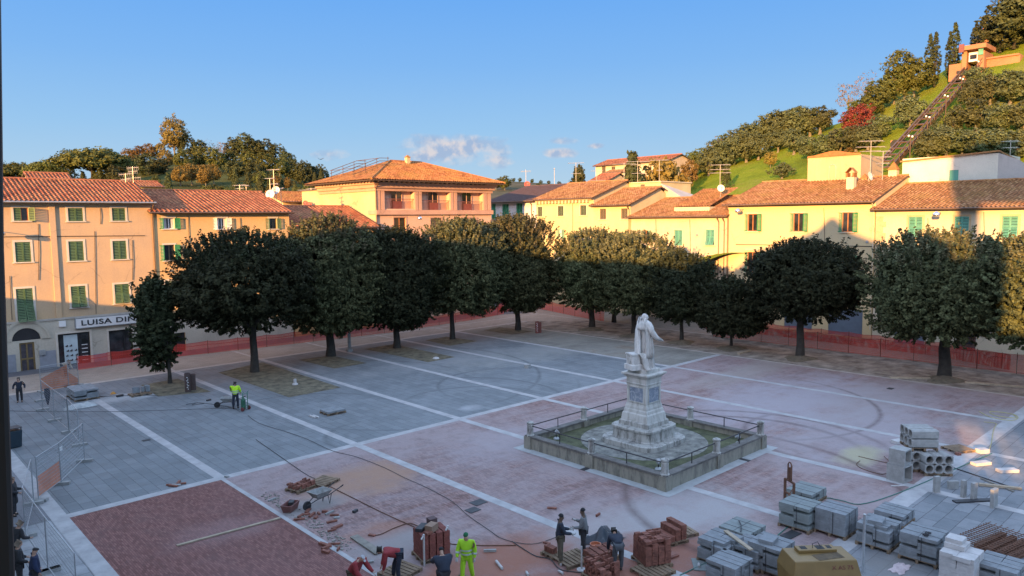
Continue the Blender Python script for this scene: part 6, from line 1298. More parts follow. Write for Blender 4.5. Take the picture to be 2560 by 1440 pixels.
for (dx,dy,s,rz,mm,lab) in [(-.1,-.15,(.42,.3,.24),20,m_card,'larger cardboard box on the wrapped brick cube'),(.22,.25,(.3,.28,.26),-10,mat('dark_cardboard',(.10,.06,.06),.8),'dark box at the back of the wrapped brick cube'),(-.28,.2,(.55,.25,.12),30,m_dks,'long black case on the wrapped brick cube'),(-.35,-.28,(.26,.2,.08),5,m_brk,'loose bricks on the corner of the wrapped brick cube')]:
    mesh_thing('cardboard_box',lab,'box',MB().obox((0,0,s[2]/2),s,rad(rz)),mm,(tb.x+dx,tb.y+dy,1.03))
for (x,y,lab) in [(1057,1412,'white plastic tube standing at the front corner of the brick cube'),(1117,1388,'white plastic tube standing at the right side of the brick cube')]:
    p=G(x,y); b=MB(); b.tube([(0,0,0),(0,0,1.15)],.035,8); b.tube([(0,0,1.12),(-.15,-.05,1.02)],.03,6); mesh_thing('plastic_tube',lab,'tube',b,m_wht,(p[0]-.02,p[1]-.12,0),0,'white plastic tubes')
# wheelbarrows
def wheelbarrow(px,py,rz,label):
    p=G(px,py); t=thing('wheelbarrow',label,'wheelbarrow',(p[0],p[1],0),rz,'wheelbarrows'); b=MB()
    b.rings([[(-.28,-.18,.38),(.2,-.18,.38),(.2,.18,.38),(-.28,.18,.38)],[(-.48,-.32,.66),(.42,-.32,.62),(.42,.32,.62),(-.48,.32,.66)],[(-.455,-.30,.66),(.40,-.30,.62),(.40,.30,.62),(-.455,.30,.66)],[(-.26,-.165,.41),(.19,-.165,.41),(.19,.165,.41),(-.26,.165,.41)]]); b.build('tray',mat('mortar_smeared_tray',(.27,.27,.26),.8,.3,5,.3),t)
    b=MB()
    for s in (-1,1): b.tube([(-.75,s*.04,.2),(-.3,s*.16,.36),(.35,s*.2,.4),(.9,s*.28,.58)],.02,6); b.tube([(.25,s*.19,.38),(.3,s*.22,0),(.42,s*.21,.42)],.018,5)
    b.build('frame',m_dks,t)
    for s in(-1,1): b=MB(); b.tube([(.88,s*.28,.575),(1.02,s*.29,.62)],.028,6); b.build('handle',m_blk,t)
    b=MB(); b.rings([[(-.72+.19*math.cos(a),-.045,.19+.19*math.sin(a)) for a in [2*math.pi*k/18 for k in range(18)]],[(-.72+.19*math.cos(a),.045,.19+.19*math.sin(a)) for a in [2*math.pi*k/18 for k in range(18)]]]); b.build('wheel',m_blk,t); return t
wheelbarrow(802,1262,rad(12),'empty wheelbarrow with mortar crust beside the sand patch'); wheelbarrow(572,1018,rad(-35),'wheelbarrow standing left of the worker in the yellow jacket')
# mortar tub
p=G(726,1276); t=thing('mortar_tub','reddish mortar tub with grey tools inside, on the dusty strip','tub',(p[0],p[1],0),rad(35)); b=MB(); b.rings([[(-.3,-.17,0),(.3,-.17,0),(.3,.17,0),(-.3,.17,0)],[(-.38,-.24,.32),(.38,-.24,.32),(.38,.24,.32),(-.38,.24,.32)],[(-.35,-.21,.32),(.35,-.21,.32),(.35,.21,.32),(-.35,.21,.32)],[(-.28,-.15,.1),(.28,-.15,.1),(.28,.15,.1),(-.28,.15,.1)]]); b.build('tub',mat('red_brown_plastic',(.19,.08,.07),.6),t); b=MB(); b.obox((.1,0,.3),(.3,.2,.12),.3); b.build('tools',m_dks,t)
# planks, tubes, bucket, tarp
pL=[(1,915,1364,(.34,2.0,.05),-6,m_plg,'wide grey board lying among the brick rubble'),(0,569,1332,(.16,7.1,.07),0,m_wd,'x')]
p=G(915,1364); mesh_thing('wooden_board','wide grey board lying among the brick rubble','board',MB().obox((0,0,.04),(.32,1.9,.05),0),m_plg,(p[0],p[1],.012),math.atan2(*(np.array(G2(885,1342))-np.array(G2(947,1384)))[::-1])-math.pi/2)
a=np.array(G2(442,1366)); c=np.array(G2(700,1297)); L_=np.linalg.norm(c-a); mesh_thing('long_plank','long straight plank lying across the fresh red bricks','plank',MB().box(0,L_,-.06,.06,0,.045),m_wd,(a[0],a[1],.014),math.atan2(c[1]-a[1],c[0]-a[0]))
p=G(1489,1384); b=MB(); b.lathe([(.17,0),(.2,.36),(.21,.37),(.18,.37),(.16,.3)],(0,0,0),18); mesh_thing('bucket','orange plastic bucket among the brick stacks','bucket',b,mat('orange_plastic',(.42,.12,.05),.5),(p[0],p[1],0),smooth=False)
def cloth(label,px,py,w,d,h,m,seed,name='tarpaulin',cat='tarpaulin'):
    rng=random.Random(seed); p=G(px,py); n=14; V=[];F=[]
    for i in range(n):
        for j in range(n):
            u,v=i/(n-1)*2-1,j/(n-1)*2-1; r=max(abs(u),abs(v)); z=h*(1-r**2.2)*(.7+.5*math.sin(u*5+seed)*math.cos(v*4))+.02+.05*h*rng.random(); V.append((u*w/2*(1+.12*math.sin(v*7+seed)),v*d/2*(1+.12*math.sin(u*6)),max(.015,z)))
    for i in range(n-1):
        for j in range(n-1): a=i*n+j; F.append((a,a+n,a+n+1,a+1))
    o=fast(name,V,F,m,None,(p[0],p[1],0)); return tag(o,label,cat)
cloth('crumpled black tarpaulin behind the bending worker',1512,1352,1.5,.9,.55,mat('black_tarpaulin',(.03,.035,.045),.4,.3,3),3)
cloth('dirty white cement sacks lying on the paving by the fence',201,1019,1.8,.8,.35,mat('white_sack',(.42,.43,.42),.7,.2,4),5,'cement_sacks','sacks')
cloth('torn white and pink sack lying on the dark ground',2250,1422,.9,.45,.10,mat('pink_sack',(.50,.40,.40),.7,.3,4),6,'torn_sack','sack')
b=MB(); p=G(1248,1416); b.tube([(0,-.3,.05),(0,.3,.05)],.05,8); mesh_thing('plastic_tube','white plastic tube lying alone right of the green hooded worker','tube',b,m_wht,(p[0],p[1],.012),rad(-22),'white plastic tubes')
p=G(1454,1425); b=MB(); b.lathe([(.17,0),(.17,.03),(.03,.06),(.028,.85),(.01,.86)],(0,0,0),12); mesh_thing('survey_stand','white tube standing on a round base among the bricks','stand',b,m_wht,(p[0],p[1],.0),0)
for i,(x,y,rz) in enumerate([(1404,1412,30),(1402,1434,80),(1318,1437,60),(1747,1418,35)]): p=G(x,y); mesh_thing('white_bottle','small white bottle lying '+['beside the shoe of the worker in olive trousers','below the empty pallet','at the lower edge left of the workers','on the grey sheet'][i],'bottle',MB().tube([(-.12,0,.04),(.08,0,.04),(.12,0,.04),(.16,0,.04)],[.045,.045,.02,.018],8),m_wht,(p[0],p[1],.015 if i<3 else .04),rad(rz))
# rubble: loose bricks and offcuts are single things
rng=random.Random(77); spots=[(748,1300,'a'),(752,1292,'a'),(764,1288,'a'),(780,1290,'a'),(790,1296,'b'),(797,1286,'b'),(812,1282,'b'),(824,1284,'b'),(836,1290,'c'),(842,1296,'c'),(770,1279,'a'),(830,1306,'c'),(830,1328,'d'),(843,1320,'d'),(680,1251,'e'),(810,1364,'f'),(815,1372,'f'),(824,1366,'f'),(836,1362,'f'),(846,1376,'f'),(814,1382,'f'),(930,1340,'g'),(1367,1360,'h'),(1500,1362,'i'),(1685,1394,'j'),(905,1400,'k'),(918,1408,'k'),(1225,1380,'l'),(440,1215,'m'),(455,1211,'m'),(446,1209,'m'),(427,1214,'n'),(433,1217,'n'),(567,1194,'o'),(1495,1290,'p'),(1380,1272,'p')]
wh={'a':'beside the mortar tub','b':'in the rubble heap right of the mortar tub','c':'at the right of the rubble strip','d':'below the rubble strip','e':'left of the mortar tub','f':'in the dark heap at the corner of the fresh bricks','g':'above the wide grey board','h':'left of the standing worker in the navy jumper','i':'near the orange bucket','j':'right of the uneven brick stack','k':'behind the stooping worker in red','l':'beside the brick cube','m':'on the grey slabs above the fresh brick corner','n':'on the grey slabs near the red band corner','o':'on the crossing of the pale bands','p':'on the dusty ground behind the workers'}
cnt={}
for x,y,k in spots:
    p=G(x,y); cnt[k]=cnt.get(k,0)+1; s=(rng.uniform(.2,.5),rng.uniform(.06,.13),rng.uniform(.05,.09)); tot=sum(1 for q in spots if q[2]==k)
    mesh_thing('loose_brick',('loose brick piece lying ' if tot>1 else 'single brick piece lying ')+wh[k],'brick',MB().obox((0,0,s[2]/2),s,rad(rng.uniform(0,180))),m_brk if rng.random()<.75 else m_con,(p[0],p[1],.014),0,'loose bricks '+wh[k] if tot>1 else None)
# rubble edge along the fresh bricks
V=[];b=MB(); a=np.array(G2(640,1240)); c=np.array(G2(855,1385))
for k in range(260):
    t_=rng.random(); q=a+(c-a)*t_+np.array([rng.uniform(.15,.75),rng.uniform(-.3,.3)]); s=rng.uniform(.02,.09); b.obox((q[0],q[1],s*.2+.01),(s,s*rng.uniform(.5,1.2),s*.35),rng.uniform(0,3))
o=b.build('mortar_rubble',mat('mortar_crumbs',(.25,.23,.20),.95,.3,6,.4)); o['kind']='stuff'; o['label']='crumbled mortar along the edge of the fresh bricks'; o['category']='rubble'
# manhole covers
for x,y,w,d,lab in [(1196,1257,.62,.5,'upper dark square cover on the dusty bricks'),(1182,1276,.55,.45,'lower dark square cover on the dusty bricks'),(366,1101,.4,.3,'small drain cover on the left grey slabs'),(1464,1173,.5,.28,'drain cover at the left side of the enclosure'),(1860,1150,.25,.6,'drain cover at the right side of the enclosure'),(2226,972,.5,.35,'dark red cover near the far kerb')]:
    p=G(x,y); mesh_thing('drain_cover',lab,'drain cover',MB().box(-w/2,w/2,-d/2,d/2,0,.012),m_dks,(p[0],p[1],.018),0,'drain covers in the paving')
# white caps and posts in the tree beds
p=G(738,962); b=MB(); b.lathe([(.22,0),(.2,.08),(.11,.1),(.1,.42),(.02,.43)],(0,0,0),12); mesh_thing('pipe_stub','white pipe stub with a round foot in the wide tree bed','pipe',b,m_wht,(p[0],p[1],.02))
p=G(1090,897); b=MB(); b.lathe([(.3,0),(.24,.1),(.05,.16)],(0,0,0),12); mesh_thing('drain_dome','small white domed cap in the tree bed','cap',b,m_wht,(p[0],p[1],.02))
p=G(874,879); b=MB(); b.lathe([(.3,0),(.3,.25),(.16,.3),(.14,1.6),(.16,1.62),(.1,1.7)],(0,0,0),12); mesh_thing('stone_post','short round stone post behind the second large tree','post',b,m_con,(p[0],p[1],0))
p=G(1319,920); mesh_thing('concrete_block','grey concrete block alone on the pale blue paving','block',MB().obox((0,0,.14),(.5,.35,.28),.3),m_con,(p[0],p[1],.012))
p=G(787,1044)
for k in range(2): q=G(780+9*k,1043); mesh_thing('stone_strip',['left','right'][k]+' narrow pale stone strip beside the single layer pallet','strip',MB().box(-.05,.05,-.4,.3,0,.08),m_wht,(q[0],q[1],.012))
# information posts, dark with white marks
for (x,y,h,lab) in [(470,980,1.35,'taller dark round marker post with white marks, right of the small tree'),(483,975,1.15,'shorter dark marker post behind the taller one'),(1343,833,1.25,'dark red marker post with pale marks in the middle distance'),(1349,832,1.1,'shorter dark red marker post touching the pale marked one')]:
    p=G(x,y); t=thing('marker_post',lab,'post',(p[0],p[1],0)); b=MB(); b.lathe([(.20,0),(.20,h),(.17,h+.02),(.16,h-.05)],(0,0,0),16); b.build('post',mat('dark_corten',(.07,.045,.04),.7,.2,3) if x<1000 else mat('red_corten',(.16,.05,.04),.7,.2,3),t)
    if 'marks' in lab or 'pale marks' in lab:
        b=MB(); d=Vector((-p[0],-p[1],0)).normalized(); s=d.cross(Vector((0,0,1)))
        for k in range(8):
            z=.25+k*.12; c=d*.205+s*(.02 if k%2 else -.03); b.obox((c.x,c.y,z),(.012,.06+.03*(k%3),.035),math.atan2(d.y,d.x))
        b.build('white_marks',m_white,t)
# litter bin
p=G(36,1118); t=thing('litter_bin','dark blue green square litter bin with a flat lid','bin',(p[0],p[1],0),rad(10)); b=MB(); b.rings([[(-.28,-.28,.03),(.28,-.28,.03),(.28,.28,.03),(-.28,.28,.03)],[(-.33,-.33,.95),(.33,-.33,.95),(.33,.33,.95),(-.33,.33,.95)]]); b.build('body',mat('dark_teal_metal',(.018,.035,.05),.5,.2,3),t,bevel=.03); b=MB(); b.box(-.33,.33,-.33,.33,1.08,1.12); b.build('lid',m_dks,t,bevel=.015); b=MB(); [b.box(x-.02,x+.02,y-.02,y+.02,.95,1.08) for x in(-.28,.28) for y in(-.28,.28)]; b.build('lid_posts',m_dks,t)
p=G(104,1003); mesh_thing('concrete_bar','flat concrete fence foot lying loose behind the standing man','fence foot',MB().obox((0,0,.06),(.8,.25,.12),.2),m_con,(p[0],p[1],.012))
# orange hard hat and tools by the small tree
p=G(283,985); b=MB(); b.lathe([(.20,.0),(.19,.02),(.14,.03),(.13,.1),(.02,.16)],(0,0,0),14); mesh_thing('hard_hat','orange hard hat lying left of the upright slabs','hard hat',b,mat('orange_helmet',(.5,.22,.03),.4),(p[0],p[1],.012),smooth=True)
p=G(300,992); mesh_thing('grinder','dark power tool with cable beside the hard hat','tool',MB().obox((0,0,.07),(.45,.14,.13),.2),m_dks,(p[0],p[1],.012)); p=G(522,1002); mesh_thing('cable_plug','small black plug box on the grey slabs','plug box',MB().obox((0,0,.04),(.3,.14,.08),.2),m_dks,(p[0],p[1],.012))
p=G(888,1281); mesh_thing('hand_tool','small dark hand tool on the dusty bricks','tool',MB().obox((0,0,.05),(.25,.12,.1),.4),m_dks,(p[0],p[1],.012))
# cables and hoses
def cable(pts,r,m,name,label,cat='cable',z=.03,sub=4):
    P=[np.array(G(*q)) for q in pts]; out=[]
    for i in range(len(P)-1):
        p0,p1,p2,p3=P[max(i-1,0)],P[i],P[i+1],P[min(i+2,len(P)-1)]
        for k in range(sub): t=k/sub; out.append(tuple(.5*((2*p1)+(-p0+p2)*t+(2*p0-5*p1+4*p2-p3)*t*t+(-p0+3*p1-3*p2+p3)*t**3)+[0,0,z]))
    out.append(tuple(P[-1]+[0,0,z])); b=MB(); b.tube(out,r,5); return mesh_thing(name,label,cat,b,m)
cable([(20,1028),(110,1030),(290,1030),(480,1024),(575,1022),(600,1030)],.011,m_dks,'cable','long black cable running straight from the left to the yellow jacketed worker')
cable([(620,1040),(650,1060),(720,1082),(770,1100),(830,1128),(890,1143),(960,1170),(1010,1195),(1070,1222),(1130,1255),(1170,1290),(1220,1325),(1260,1350),(1330,1362),(1390,1345)],.012,m_dks,'cable','thick black cable curving from the grey slabs down to the standing workers')
cable([(640,1100),(700,1142),(770,1190),(800,1200)],.015,m_dks,'cable','thin dark cable ending at the empty tipped pallet')
cable([(820,1215),(860,1235),(900,1255),(950,1280),(1020,1312),(1060,1330),(1130,1362),(1290,1365)],.018,m_rust,'hose','thin brown hose crossing the bricks past the wheelbarrow')
cable([(920,1340),(950,1338),(985,1322),(1025,1310),(1060,1325)],.018,m_rust,'hose','short brown hose behind the brick cube','hose')
cable([(210,988),(250,992),(300,990),(360,989),(395,990)],.015,m_dks,'cable','black cable crossing the pale dust by the slab pile')
cable([(465,1012),(490,1008),(510,1010),(480,1013),(500,1008),(560,1016),(600,1025)],.015,m_dks,'cable','looped cable left of the yellow jacketed worker')
cable([(1700,1440),(1790,1400),(1900,1370),(1980,1310),(2050,1250),(2100,1252),(2150,1262),(2230,1240),(2340,1195),(2420,1160),(2480,1135)],.02,m_strap,'hose','long green hose running between the slab stacks to the duct blocks')
cable([(2448,1030),(2480,1045),(2530,1052),(2545,1043),(2520,1034),(2475,1030),(2490,1040),(2540,1046),(2530,1036)],.022,mat('yellow_hose',(.42,.38,.18),.6),'hose','coiled pale yellow hose at the right side of the square')
cable([(2460,1056),(2490,1060),(2484,1075),(2478,1110),(2470,1132)],.018,mat('yellow_hose',(.42,.38,.18),.6),'hose','pale hose end hanging down from the yellow coil')
cable([(1280,1355),(1310,1375),(1340,1392),(1375,1400),(1400,1425),(1440,1432),(1480,1436)],.018,m_dks,'cable','tangled black cable at the feet of the standing workers')
cable([(1990,1190),(2150,1142),(2145,1155),(2225,1158)],.02,m_rust,'bent_bar','x') if False else None
cable([(2146,1142),(2220,1158),(2210,1142)],.015,m_rust,'bent_bar','bent rusty bar at the edge of the yellow sand','bar'); cable([(2150,1153),(2141,1163),(2160,1175),(2205,1187),(2228,1178)],.015,m_rust,'bent_bar','longer bent rusty bar left of the drain chambers','bar')
# excavated timber edging at the right row of trees
for (x0,y0,x1,y1,lab) in [(1846,886,1876,878,'short pale board at the earth mound of the thin tree'),(2412,958,2560,970,'pale board along the far kerb at the right edge'),(2225,946,2325,948,'pale board lying against the mound of the thickest tree')]:
    a=np.array(G2(x0,y0)); c=np.array(G2(x1,y1)); l=np.linalg.norm(c-a); mesh_thing('kerb_board',lab,'board',MB().box(0,l,-.12,.12,0,.12),m_wd,(a[0],a[1],.01),math.atan2(c[1]-a[1],c[0]-a[0]))
def mound(px,py,rx,ry,h,seed):
    p=G(px,py); n=18; V=[(p[0],p[1],h)]; F=[]; rg=random.Random(seed); 
    for k in range(1,5):
        for j in range(n): a=2*math.pi*j/n; f=k/4*(1+.18*math.sin(a*3+seed)+.1*rg.random()); V.append((p[0]+rx*f*math.cos(a),p[1]+ry*f*math.sin(a),h*(1-(k/4)**1.4)*(.8+.4*rg.random()) if k<4 else -.01))
    b=MB(); b.v=V; b.f=[(0,1+j,1+(j+1)%n) for j in range(n)]
    for k in range(3):
        for j in range(n): a=1+k*n; b.f.append((a+j,a+n+j,a+n+(j+1)%n,a+(j+1)%n))
    o=b.build('earth_mound',mat('clod_earth',(.14,.115,.08),.95,.4,2.5,.9),smooth=True); o['kind']='structure'
for i,(x,y) in enumerate([(1480,824),(1585,840),(1704,857),(1828,872),(2000,897),(2360,950)]): mound(x,y,1.5,1.2,.28,i)
# ---- orange mesh barriers
m_net=netmat('orange_barrier_net',(.85,.065,.04),.06,.42); m_neto=netmat('orange_safety_net',(.70,.20,.07),.05,.22)
def net_fence(name,label,pts,h,sag=.10,m=None,seed=1,posts=True,group=None,sp=2.6,lean=0.):
    t=thing(name,label,'barrier',(0,0,0),0,group); rg=random.Random(seed); m=m or m_net; P=[]; 
    for i in range(len(pts)-1):
        a,c=np.array(pts[i]),np.array(pts[i+1]); n=max(1,int(np.linalg.norm(c-a)/.65)); P+=[a+(c-a)*k/n for k in range(n)]
    P.append(np.array(pts[-1])); V=[];F=[];UV=[]; s=0
    rows=5
    for i,p in enumerate(P):
        if i: s+=np.linalg.norm(p-P[i-1])
        dip=sag*math.sin((i%4)/4*math.pi)*rg.uniform(.5,1.3); j=np.array([rg.uniform(-.05,.05),rg.uniform(-.05,.05)])
        for r in range(rows): f=r/(rows-1); V.append((p[0]+j[0]*f,p[1]+j[1]*f,.03+(h-dip)*f)); UV.append((s,h*f))
    for i in range(len(P)-1):
        for r in range(rows-1): a=i*rows+r; F.append((a,a+rows,a+rows+1,a+1))
    o=fast('net',V,F,m,t); u=o.data.uv_layers.new(name='UVMap'); u.data.foreach_set('uv',np.array([UV[k] for f in F for k in f],np.float32).ravel())
    b=MB()
    for i in range(len(P)-1):
        z=V[i*rows+rows-1]; z2=V[(i+1)*rows+rows-1]; b.tube([z,z2],.022,4); z=V[i*rows+3]; z2=V[(i+1)*rows+3]; b.tube([z,z2],.014,4)
    b.build('top_band',mat('red_net_band',(.42,.05,.04),.6),t)
    if posts:
        d=0; nxt=0
        for i,p in enumerate(P):
            if i: d+=np.linalg.norm(p-P[i-1])
            if d>=nxt: q=MB(); q.tube([(p[0],p[1],0),(p[0],p[1],h+.12)],.022,5); q.build('post',m_rust,t); nxt+=sp
    return t
net_fence('net_barrier','orange mesh barrier along the shops at the left side of the square',[(14.6,68.3),(19.9,68.9),(32,67.4),(44,66.4),(57,67.5),(63,68.9)],1.15,seed=2)
net_fence('net_barrier','red orange mesh barrier running along the houses at the right',[(65.2,33.9+6),(65.2,34),(65.1,25),(65,13.2),(65,6)],1.5,seed=3)
net_fence('net_barrier','second mesh barrier closer to the garage doors at the right',[(69.5,44),(69.5,34),(69,26),(68.6,20),(66,14.5)],1.2,seed=4,sp=3.2)
net_fence('net_barrier','light orange mesh barrier closing the far corner of the square',[(63.5,70.5),(70,69.8),(67.2,60),(66.2,55)],1.2,seed=5)
# ---- steel fence panels at the left
m_wire=netmat('fence_wire_grid',(.36,.38,.40),.06,.80,3.0)
def fence_panel(b0,b1,h,label,net=None,feet=True):
    a,c=np.array(G2(*b0)),np.array(G2(*b1)); L_=np.linalg.norm(c-a); ang=math.atan2(c[1]-a[1],c[0]-a[0]); t=thing('fence_panel',label,'fence panel',(a[0],a[1],0),ang,'temporary steel fence panels')
    b=MB(); b.tube([(0,0,.05),(0,0,h)],.022,6); b.tube([(L_,0,.05),(L_,0,h)],.022,6); b.tube([(0,0,h),(L_,0,h)],.02,6); b.tube([(0,0,.22),(L_,0,.22)],.02,6); b.build('tube_frame',m_stl,t)
    b=MB(); b.quad((0,0,.22),(L_,0,.22),(L_,0,h),(0,0,h),uv=((0,0),(L_,0),(L_,h),(0,h))); b.build('wire_mesh',m_wire,t)
    if feet:
        for x in (0,L_)[:1 if feet==1 else 2]: b=MB(); b.obox((x,0,.07),(.24,.72,.14)); b.build('concrete_foot',m_con,t)
    if net:
        z0,z1,z2=net; b=MB(); n=8
        for k in range(n): u0,u1=L_*k/n,L_*(k+1)/n; f=lambda u: z1+(z2-z1)*u/L_; b.quad((u0,.03,z0),(u1,.03,z0),(u1,.03,f(u1)),(u0,.03,f(u0)),uv=((u0,z0),(u1,z0),(u1,f(u1)),(u0,f(u0))))
        b.build('orange_net',m_neto,t)
    return t
fence_panel((65,1345),(121,1432),2.0,'nearest full fence panel left of the fresh bricks, beside the old men',feet=2)
fence_panel((121,1432),(196,1540),2.0,'fence panel leading out of the lower edge of the photo',feet=1)
fence_panel((85,1262),(65,1345),2.0,'short looking fence panel seen edge on behind the dark coated people')
fence_panel((97,1255),(154,1212),2.0,'fence panel with an orange net patch on its lower half',net=(.2,1.1,1.15))
fence_panel((154,1212),(212,1155),2.0,'fence panel carrying a small white notice, in the middle of the row',feet=2)
fence_panel((199,1115),(174,1082),2.0,'fence panel bending back towards the slab pile')
fence_panel((172,1082),(137,1053),2.0,'fence panel just in front of the cement sacks')
fence_panel((137,1053),(107,1026),2.0,'fence panel left of the hollow slab pile',feet=2)
fence_panel((103,982),(172,969),1.9,'far fence panel hung with crumpled orange net',net=(.1,1.0,1.75))
fence_panel((172,969),(197,963),1.9,'farthest fence panel end with a sloping bar',net=(.1,1.2,.5),feet=2)
p=G2(158,1206); tt=fence_panel; b=MB(); b.obox((0,0,1.62),(.30,.01,.2),0); mesh_thing('notice','small white notice tied to a fence panel','notice',b,m_white,(p[0],p[1],0),rad(55))
p=G2(197,1438+100); 
# ---- antennas, dishes
m_ant=mat('pale_antenna_metal',(.50,.45,.38),.5,.1,3,0,.4)
def antenna(px,py,ptop,X,label,plane='X',kind=0,bars=((.0,40),(.35,30))):
    on=onX if plane=='X' else onY; a=on(px,py,X); c=on(px,ptop,X); h=c[2]-a[2]; pm=FPX/((a-O)@FW); t=thing('aerial',label,'aerial',tuple(a),0,'television aerials on the roofs'); b=MB(); b.tube([(0,0,-.6),(0,0,h)],.035,5); b.build('mast',m_ant,t); b=MB(); d=Vector(RT)
    for f,w in bars:
        z=h*(1-f); w=w/pm; b.tube([Vector((0,0,z))-d*w*.5,Vector((0,0,z+.08))+d*w*.5],.03,4)
        for k in range(7): q=Vector((0,0,z))+d*w*(k/6-.5); b.tube([q-Vector((.0,.0,.18)),q+Vector((0,0,.18))] if kind else [q+Vector((FW[0],FW[1],0))*-.3,q+Vector((FW[0],FW[1],0))*.3],.014,4)
    b.build('yagi_bars',m_ant,t); return t
def dish(px,py,X,dpx,m,label,plane='X',turn=0.):
    on=onX if plane=='X' else onY; a=on(px,py,X); pm=FPX/((a-O)@FW); r=dpx/pm/2; t=thing('satellite_dish',label,'satellite dish',tuple(a),0,'satellite dishes on the roofs'); b=MB(); R=[]
    d=Vector((-math.cos(turn+YAW),-math.sin(turn+YAW),.25)).normalized(); s=d.cross(Vector((0,0,1))).normalized(); u=s.cross(d)
    for f in (0.02,.4,.75,1.0,1.02,.7,.02): R.append([tuple((s*math.cos(q)+u*math.sin(q))*r*f+d*(r*.28*f*f-(.03 if len(R)>3 else 0))) for q in [2*math.pi*k/20 for k in range(20)]])
    b.rings(R); b.build('reflector',m,t,smooth=True); b=MB(); b.tube([tuple(-u*r*.9),tuple(d*r*.9)],.02,4); b.obox(tuple(d*r*.95),(.1,.1,.12)); b.build('feed_arm',m_gutterg,t); b=MB(); b.tube([tuple(-d*.05),tuple(-d*.15-Vector((0,0,r+.6)))],.03,5); b.build('bracket',m_gutterg,t); return t
m_dish=mat('white_dish',(.62,.60,.56),.5,.08,3); m_dishr=mat('red_dish',(.38,.07,.05),.6,.1,3)
YB=76.5
antenna(315,460,434,YB,'lower aerial with a fan of bars, left one on the peach building roof','Y',1,((.1,32),(.6,24)))
antenna(334,462,416,YB,'tall aerial with crowded bars, right one on the peach building roof','Y',1,((.1,28),(.3,22),(.65,36)))
antenna(686,485,424,YB,'aerial with a single bar at the top left, above the satellite dishes','Y',0,((.02,30),(.6,20)))
antenna(676,490,446,YB,'shorter aerial left of the two satellite dishes','Y',0,((.02,24),))
antenna(703,502,470,YB,'thin aerial right of the two satellite dishes','Y',0,((.05,14),)); antenna(600,482,462,YB+3,'tiny aerial behind the orange building roof','Y',0,((.1,30),(.5,20)))
antenna(616,482,463,YB+3,'right tiny aerial behind the orange building roof','Y',0,((.1,14),)); antenna(764,505,475,92,'aerial with two pale bars, left above the red dishes','Y',0,((.02,36),(.5,24))); antenna(779,515,470,91,'aerial with four short bars above the red dishes','Y',0,((.05,22),(.3,20),(.7,16)))
antenna(818,474,464,86,'aerial on the left stair tower','Y',0,((.05,30),)); antenna(851,470,457,83.5,'aerial on the right stair tower','Y',0,((.05,40),(.5,26)))
antenna(1440,462,407,84,'faint tall aerial behind the long yellow house','X',0,((.02,40),(.5,24))); antenna(1492,458,427,84,'aerial with a double bar behind the long yellow house','X',0,((.02,30),(.8,44)))
antenna(1594,455,402,86,'wide aerial in front of the conifer on the hill','X',0,((.05,60),(.2,36),(.6,30))); antenna(1648,452,400,86,'aerial on the parapet block','X',0,((.02,46),(.5,14))); antenna(1560,455,406,86,'aerial with one long bar left of the conifer on the hill','X',0,((.1,60),))
antenna(1386,470,420,90,'thin straight aerial against the sky','X',0,((.05,4),)); antenna(1315,470,424,88,'aerial above the red dish over the dark roof','X',1,((.1,24),)); antenna(1800,462,412,80,'aerial with three bars above the white dish','X',0,((.02,50),(.25,50),(.42,52)))
antenna(2175,442,352,80,'tallest aerial beside the tan stucco block','X',0,((.02,60),(.18,70),(.3,50))); antenna(2206,440,378,80,'shorter aerial right of the tallest one','X',0,((.02,36),(.25,40),(.5,30)))
antenna(2523,430,350,92,'faint aerial behind the white block','X',0,((.05,40),(.25,36)))
dish(676,486,YB-.3,22,m_dish,'left lower white satellite dish above the orange building','Y'); dish(690,476,YB,20,m_dish,'right upper white satellite dish above the orange building','Y')
dish(764,508,88,13,m_dishr,'left red satellite dish in front of the villa towers','Y'); dish(774,511,87.5,12,m_dishr,'right red satellite dish in front of the villa towers','Y'); dish(1318,461,86,15,m_dishr,'red satellite dish above the dark brown roof'); dish(1802,471,77.5,18,m_dish,'white satellite dish on the rose yellow house roof'); dish(2174,441,79.8,22,m_dish,'tilted white and blue satellite dish beside the tan block',turn=.7); dish(2541,420,83,24,m_dishr,'brown satellite dish on the side of the white block',turn=-.5)
# ---- wall lamps hung on wires
for (x,y,X,pl,lab) in [(1845,527,72.3,'X','round steel lamp on the left edge of the big yellow house'),(2341,536,72.0,'X','round steel lamp hanging before the ivory house'),(1049,545,70.8,'Y','round steel lamp on an arm before the villa'),(2,583,70.6,'Y','round steel lamp at the far left edge')]:
    on=onX if pl=='X' else onY; a=on(x,y,X); t=thing('wall_lamp',lab,'lamp',tuple(a),0,'round steel lamps on the house fronts'); b=MB(); b.lathe([(.03,-.22),(.28,-.18),(.33,-.05),(.30,.08),(.15,.2),(.05,.26)],(0,0,0),14); b.build('lamp_head',mat('polished_steel',(.7,.7,.72),.2,.05,3,0,.9),t,smooth=True); b=MB(); e=(1.2,0,.15) if pl=='X' else (.3,.9,.1); b.tube([(0,0,.1),e],.03,5); b.build('arm',m_gutterg,t)
# bird in the sky
p=onY(802,398,140); b=MB(); b.v=[(0,0,0),(.35,.1,0),(.9,.0,.35),(.1,.5,.02),(-.35,.1,0),(-.9,.0,.35),(0,-.5,.0),(0,.1,-.09)]; b.f=[(0,1,2,3),(0,3,5,4),(6,1,3,4),(6,4,3,7),(6,7,1)]; mesh_thing('bird','small dark bird flying left of the villa roof','bird',b,m_dks,tuple(p))
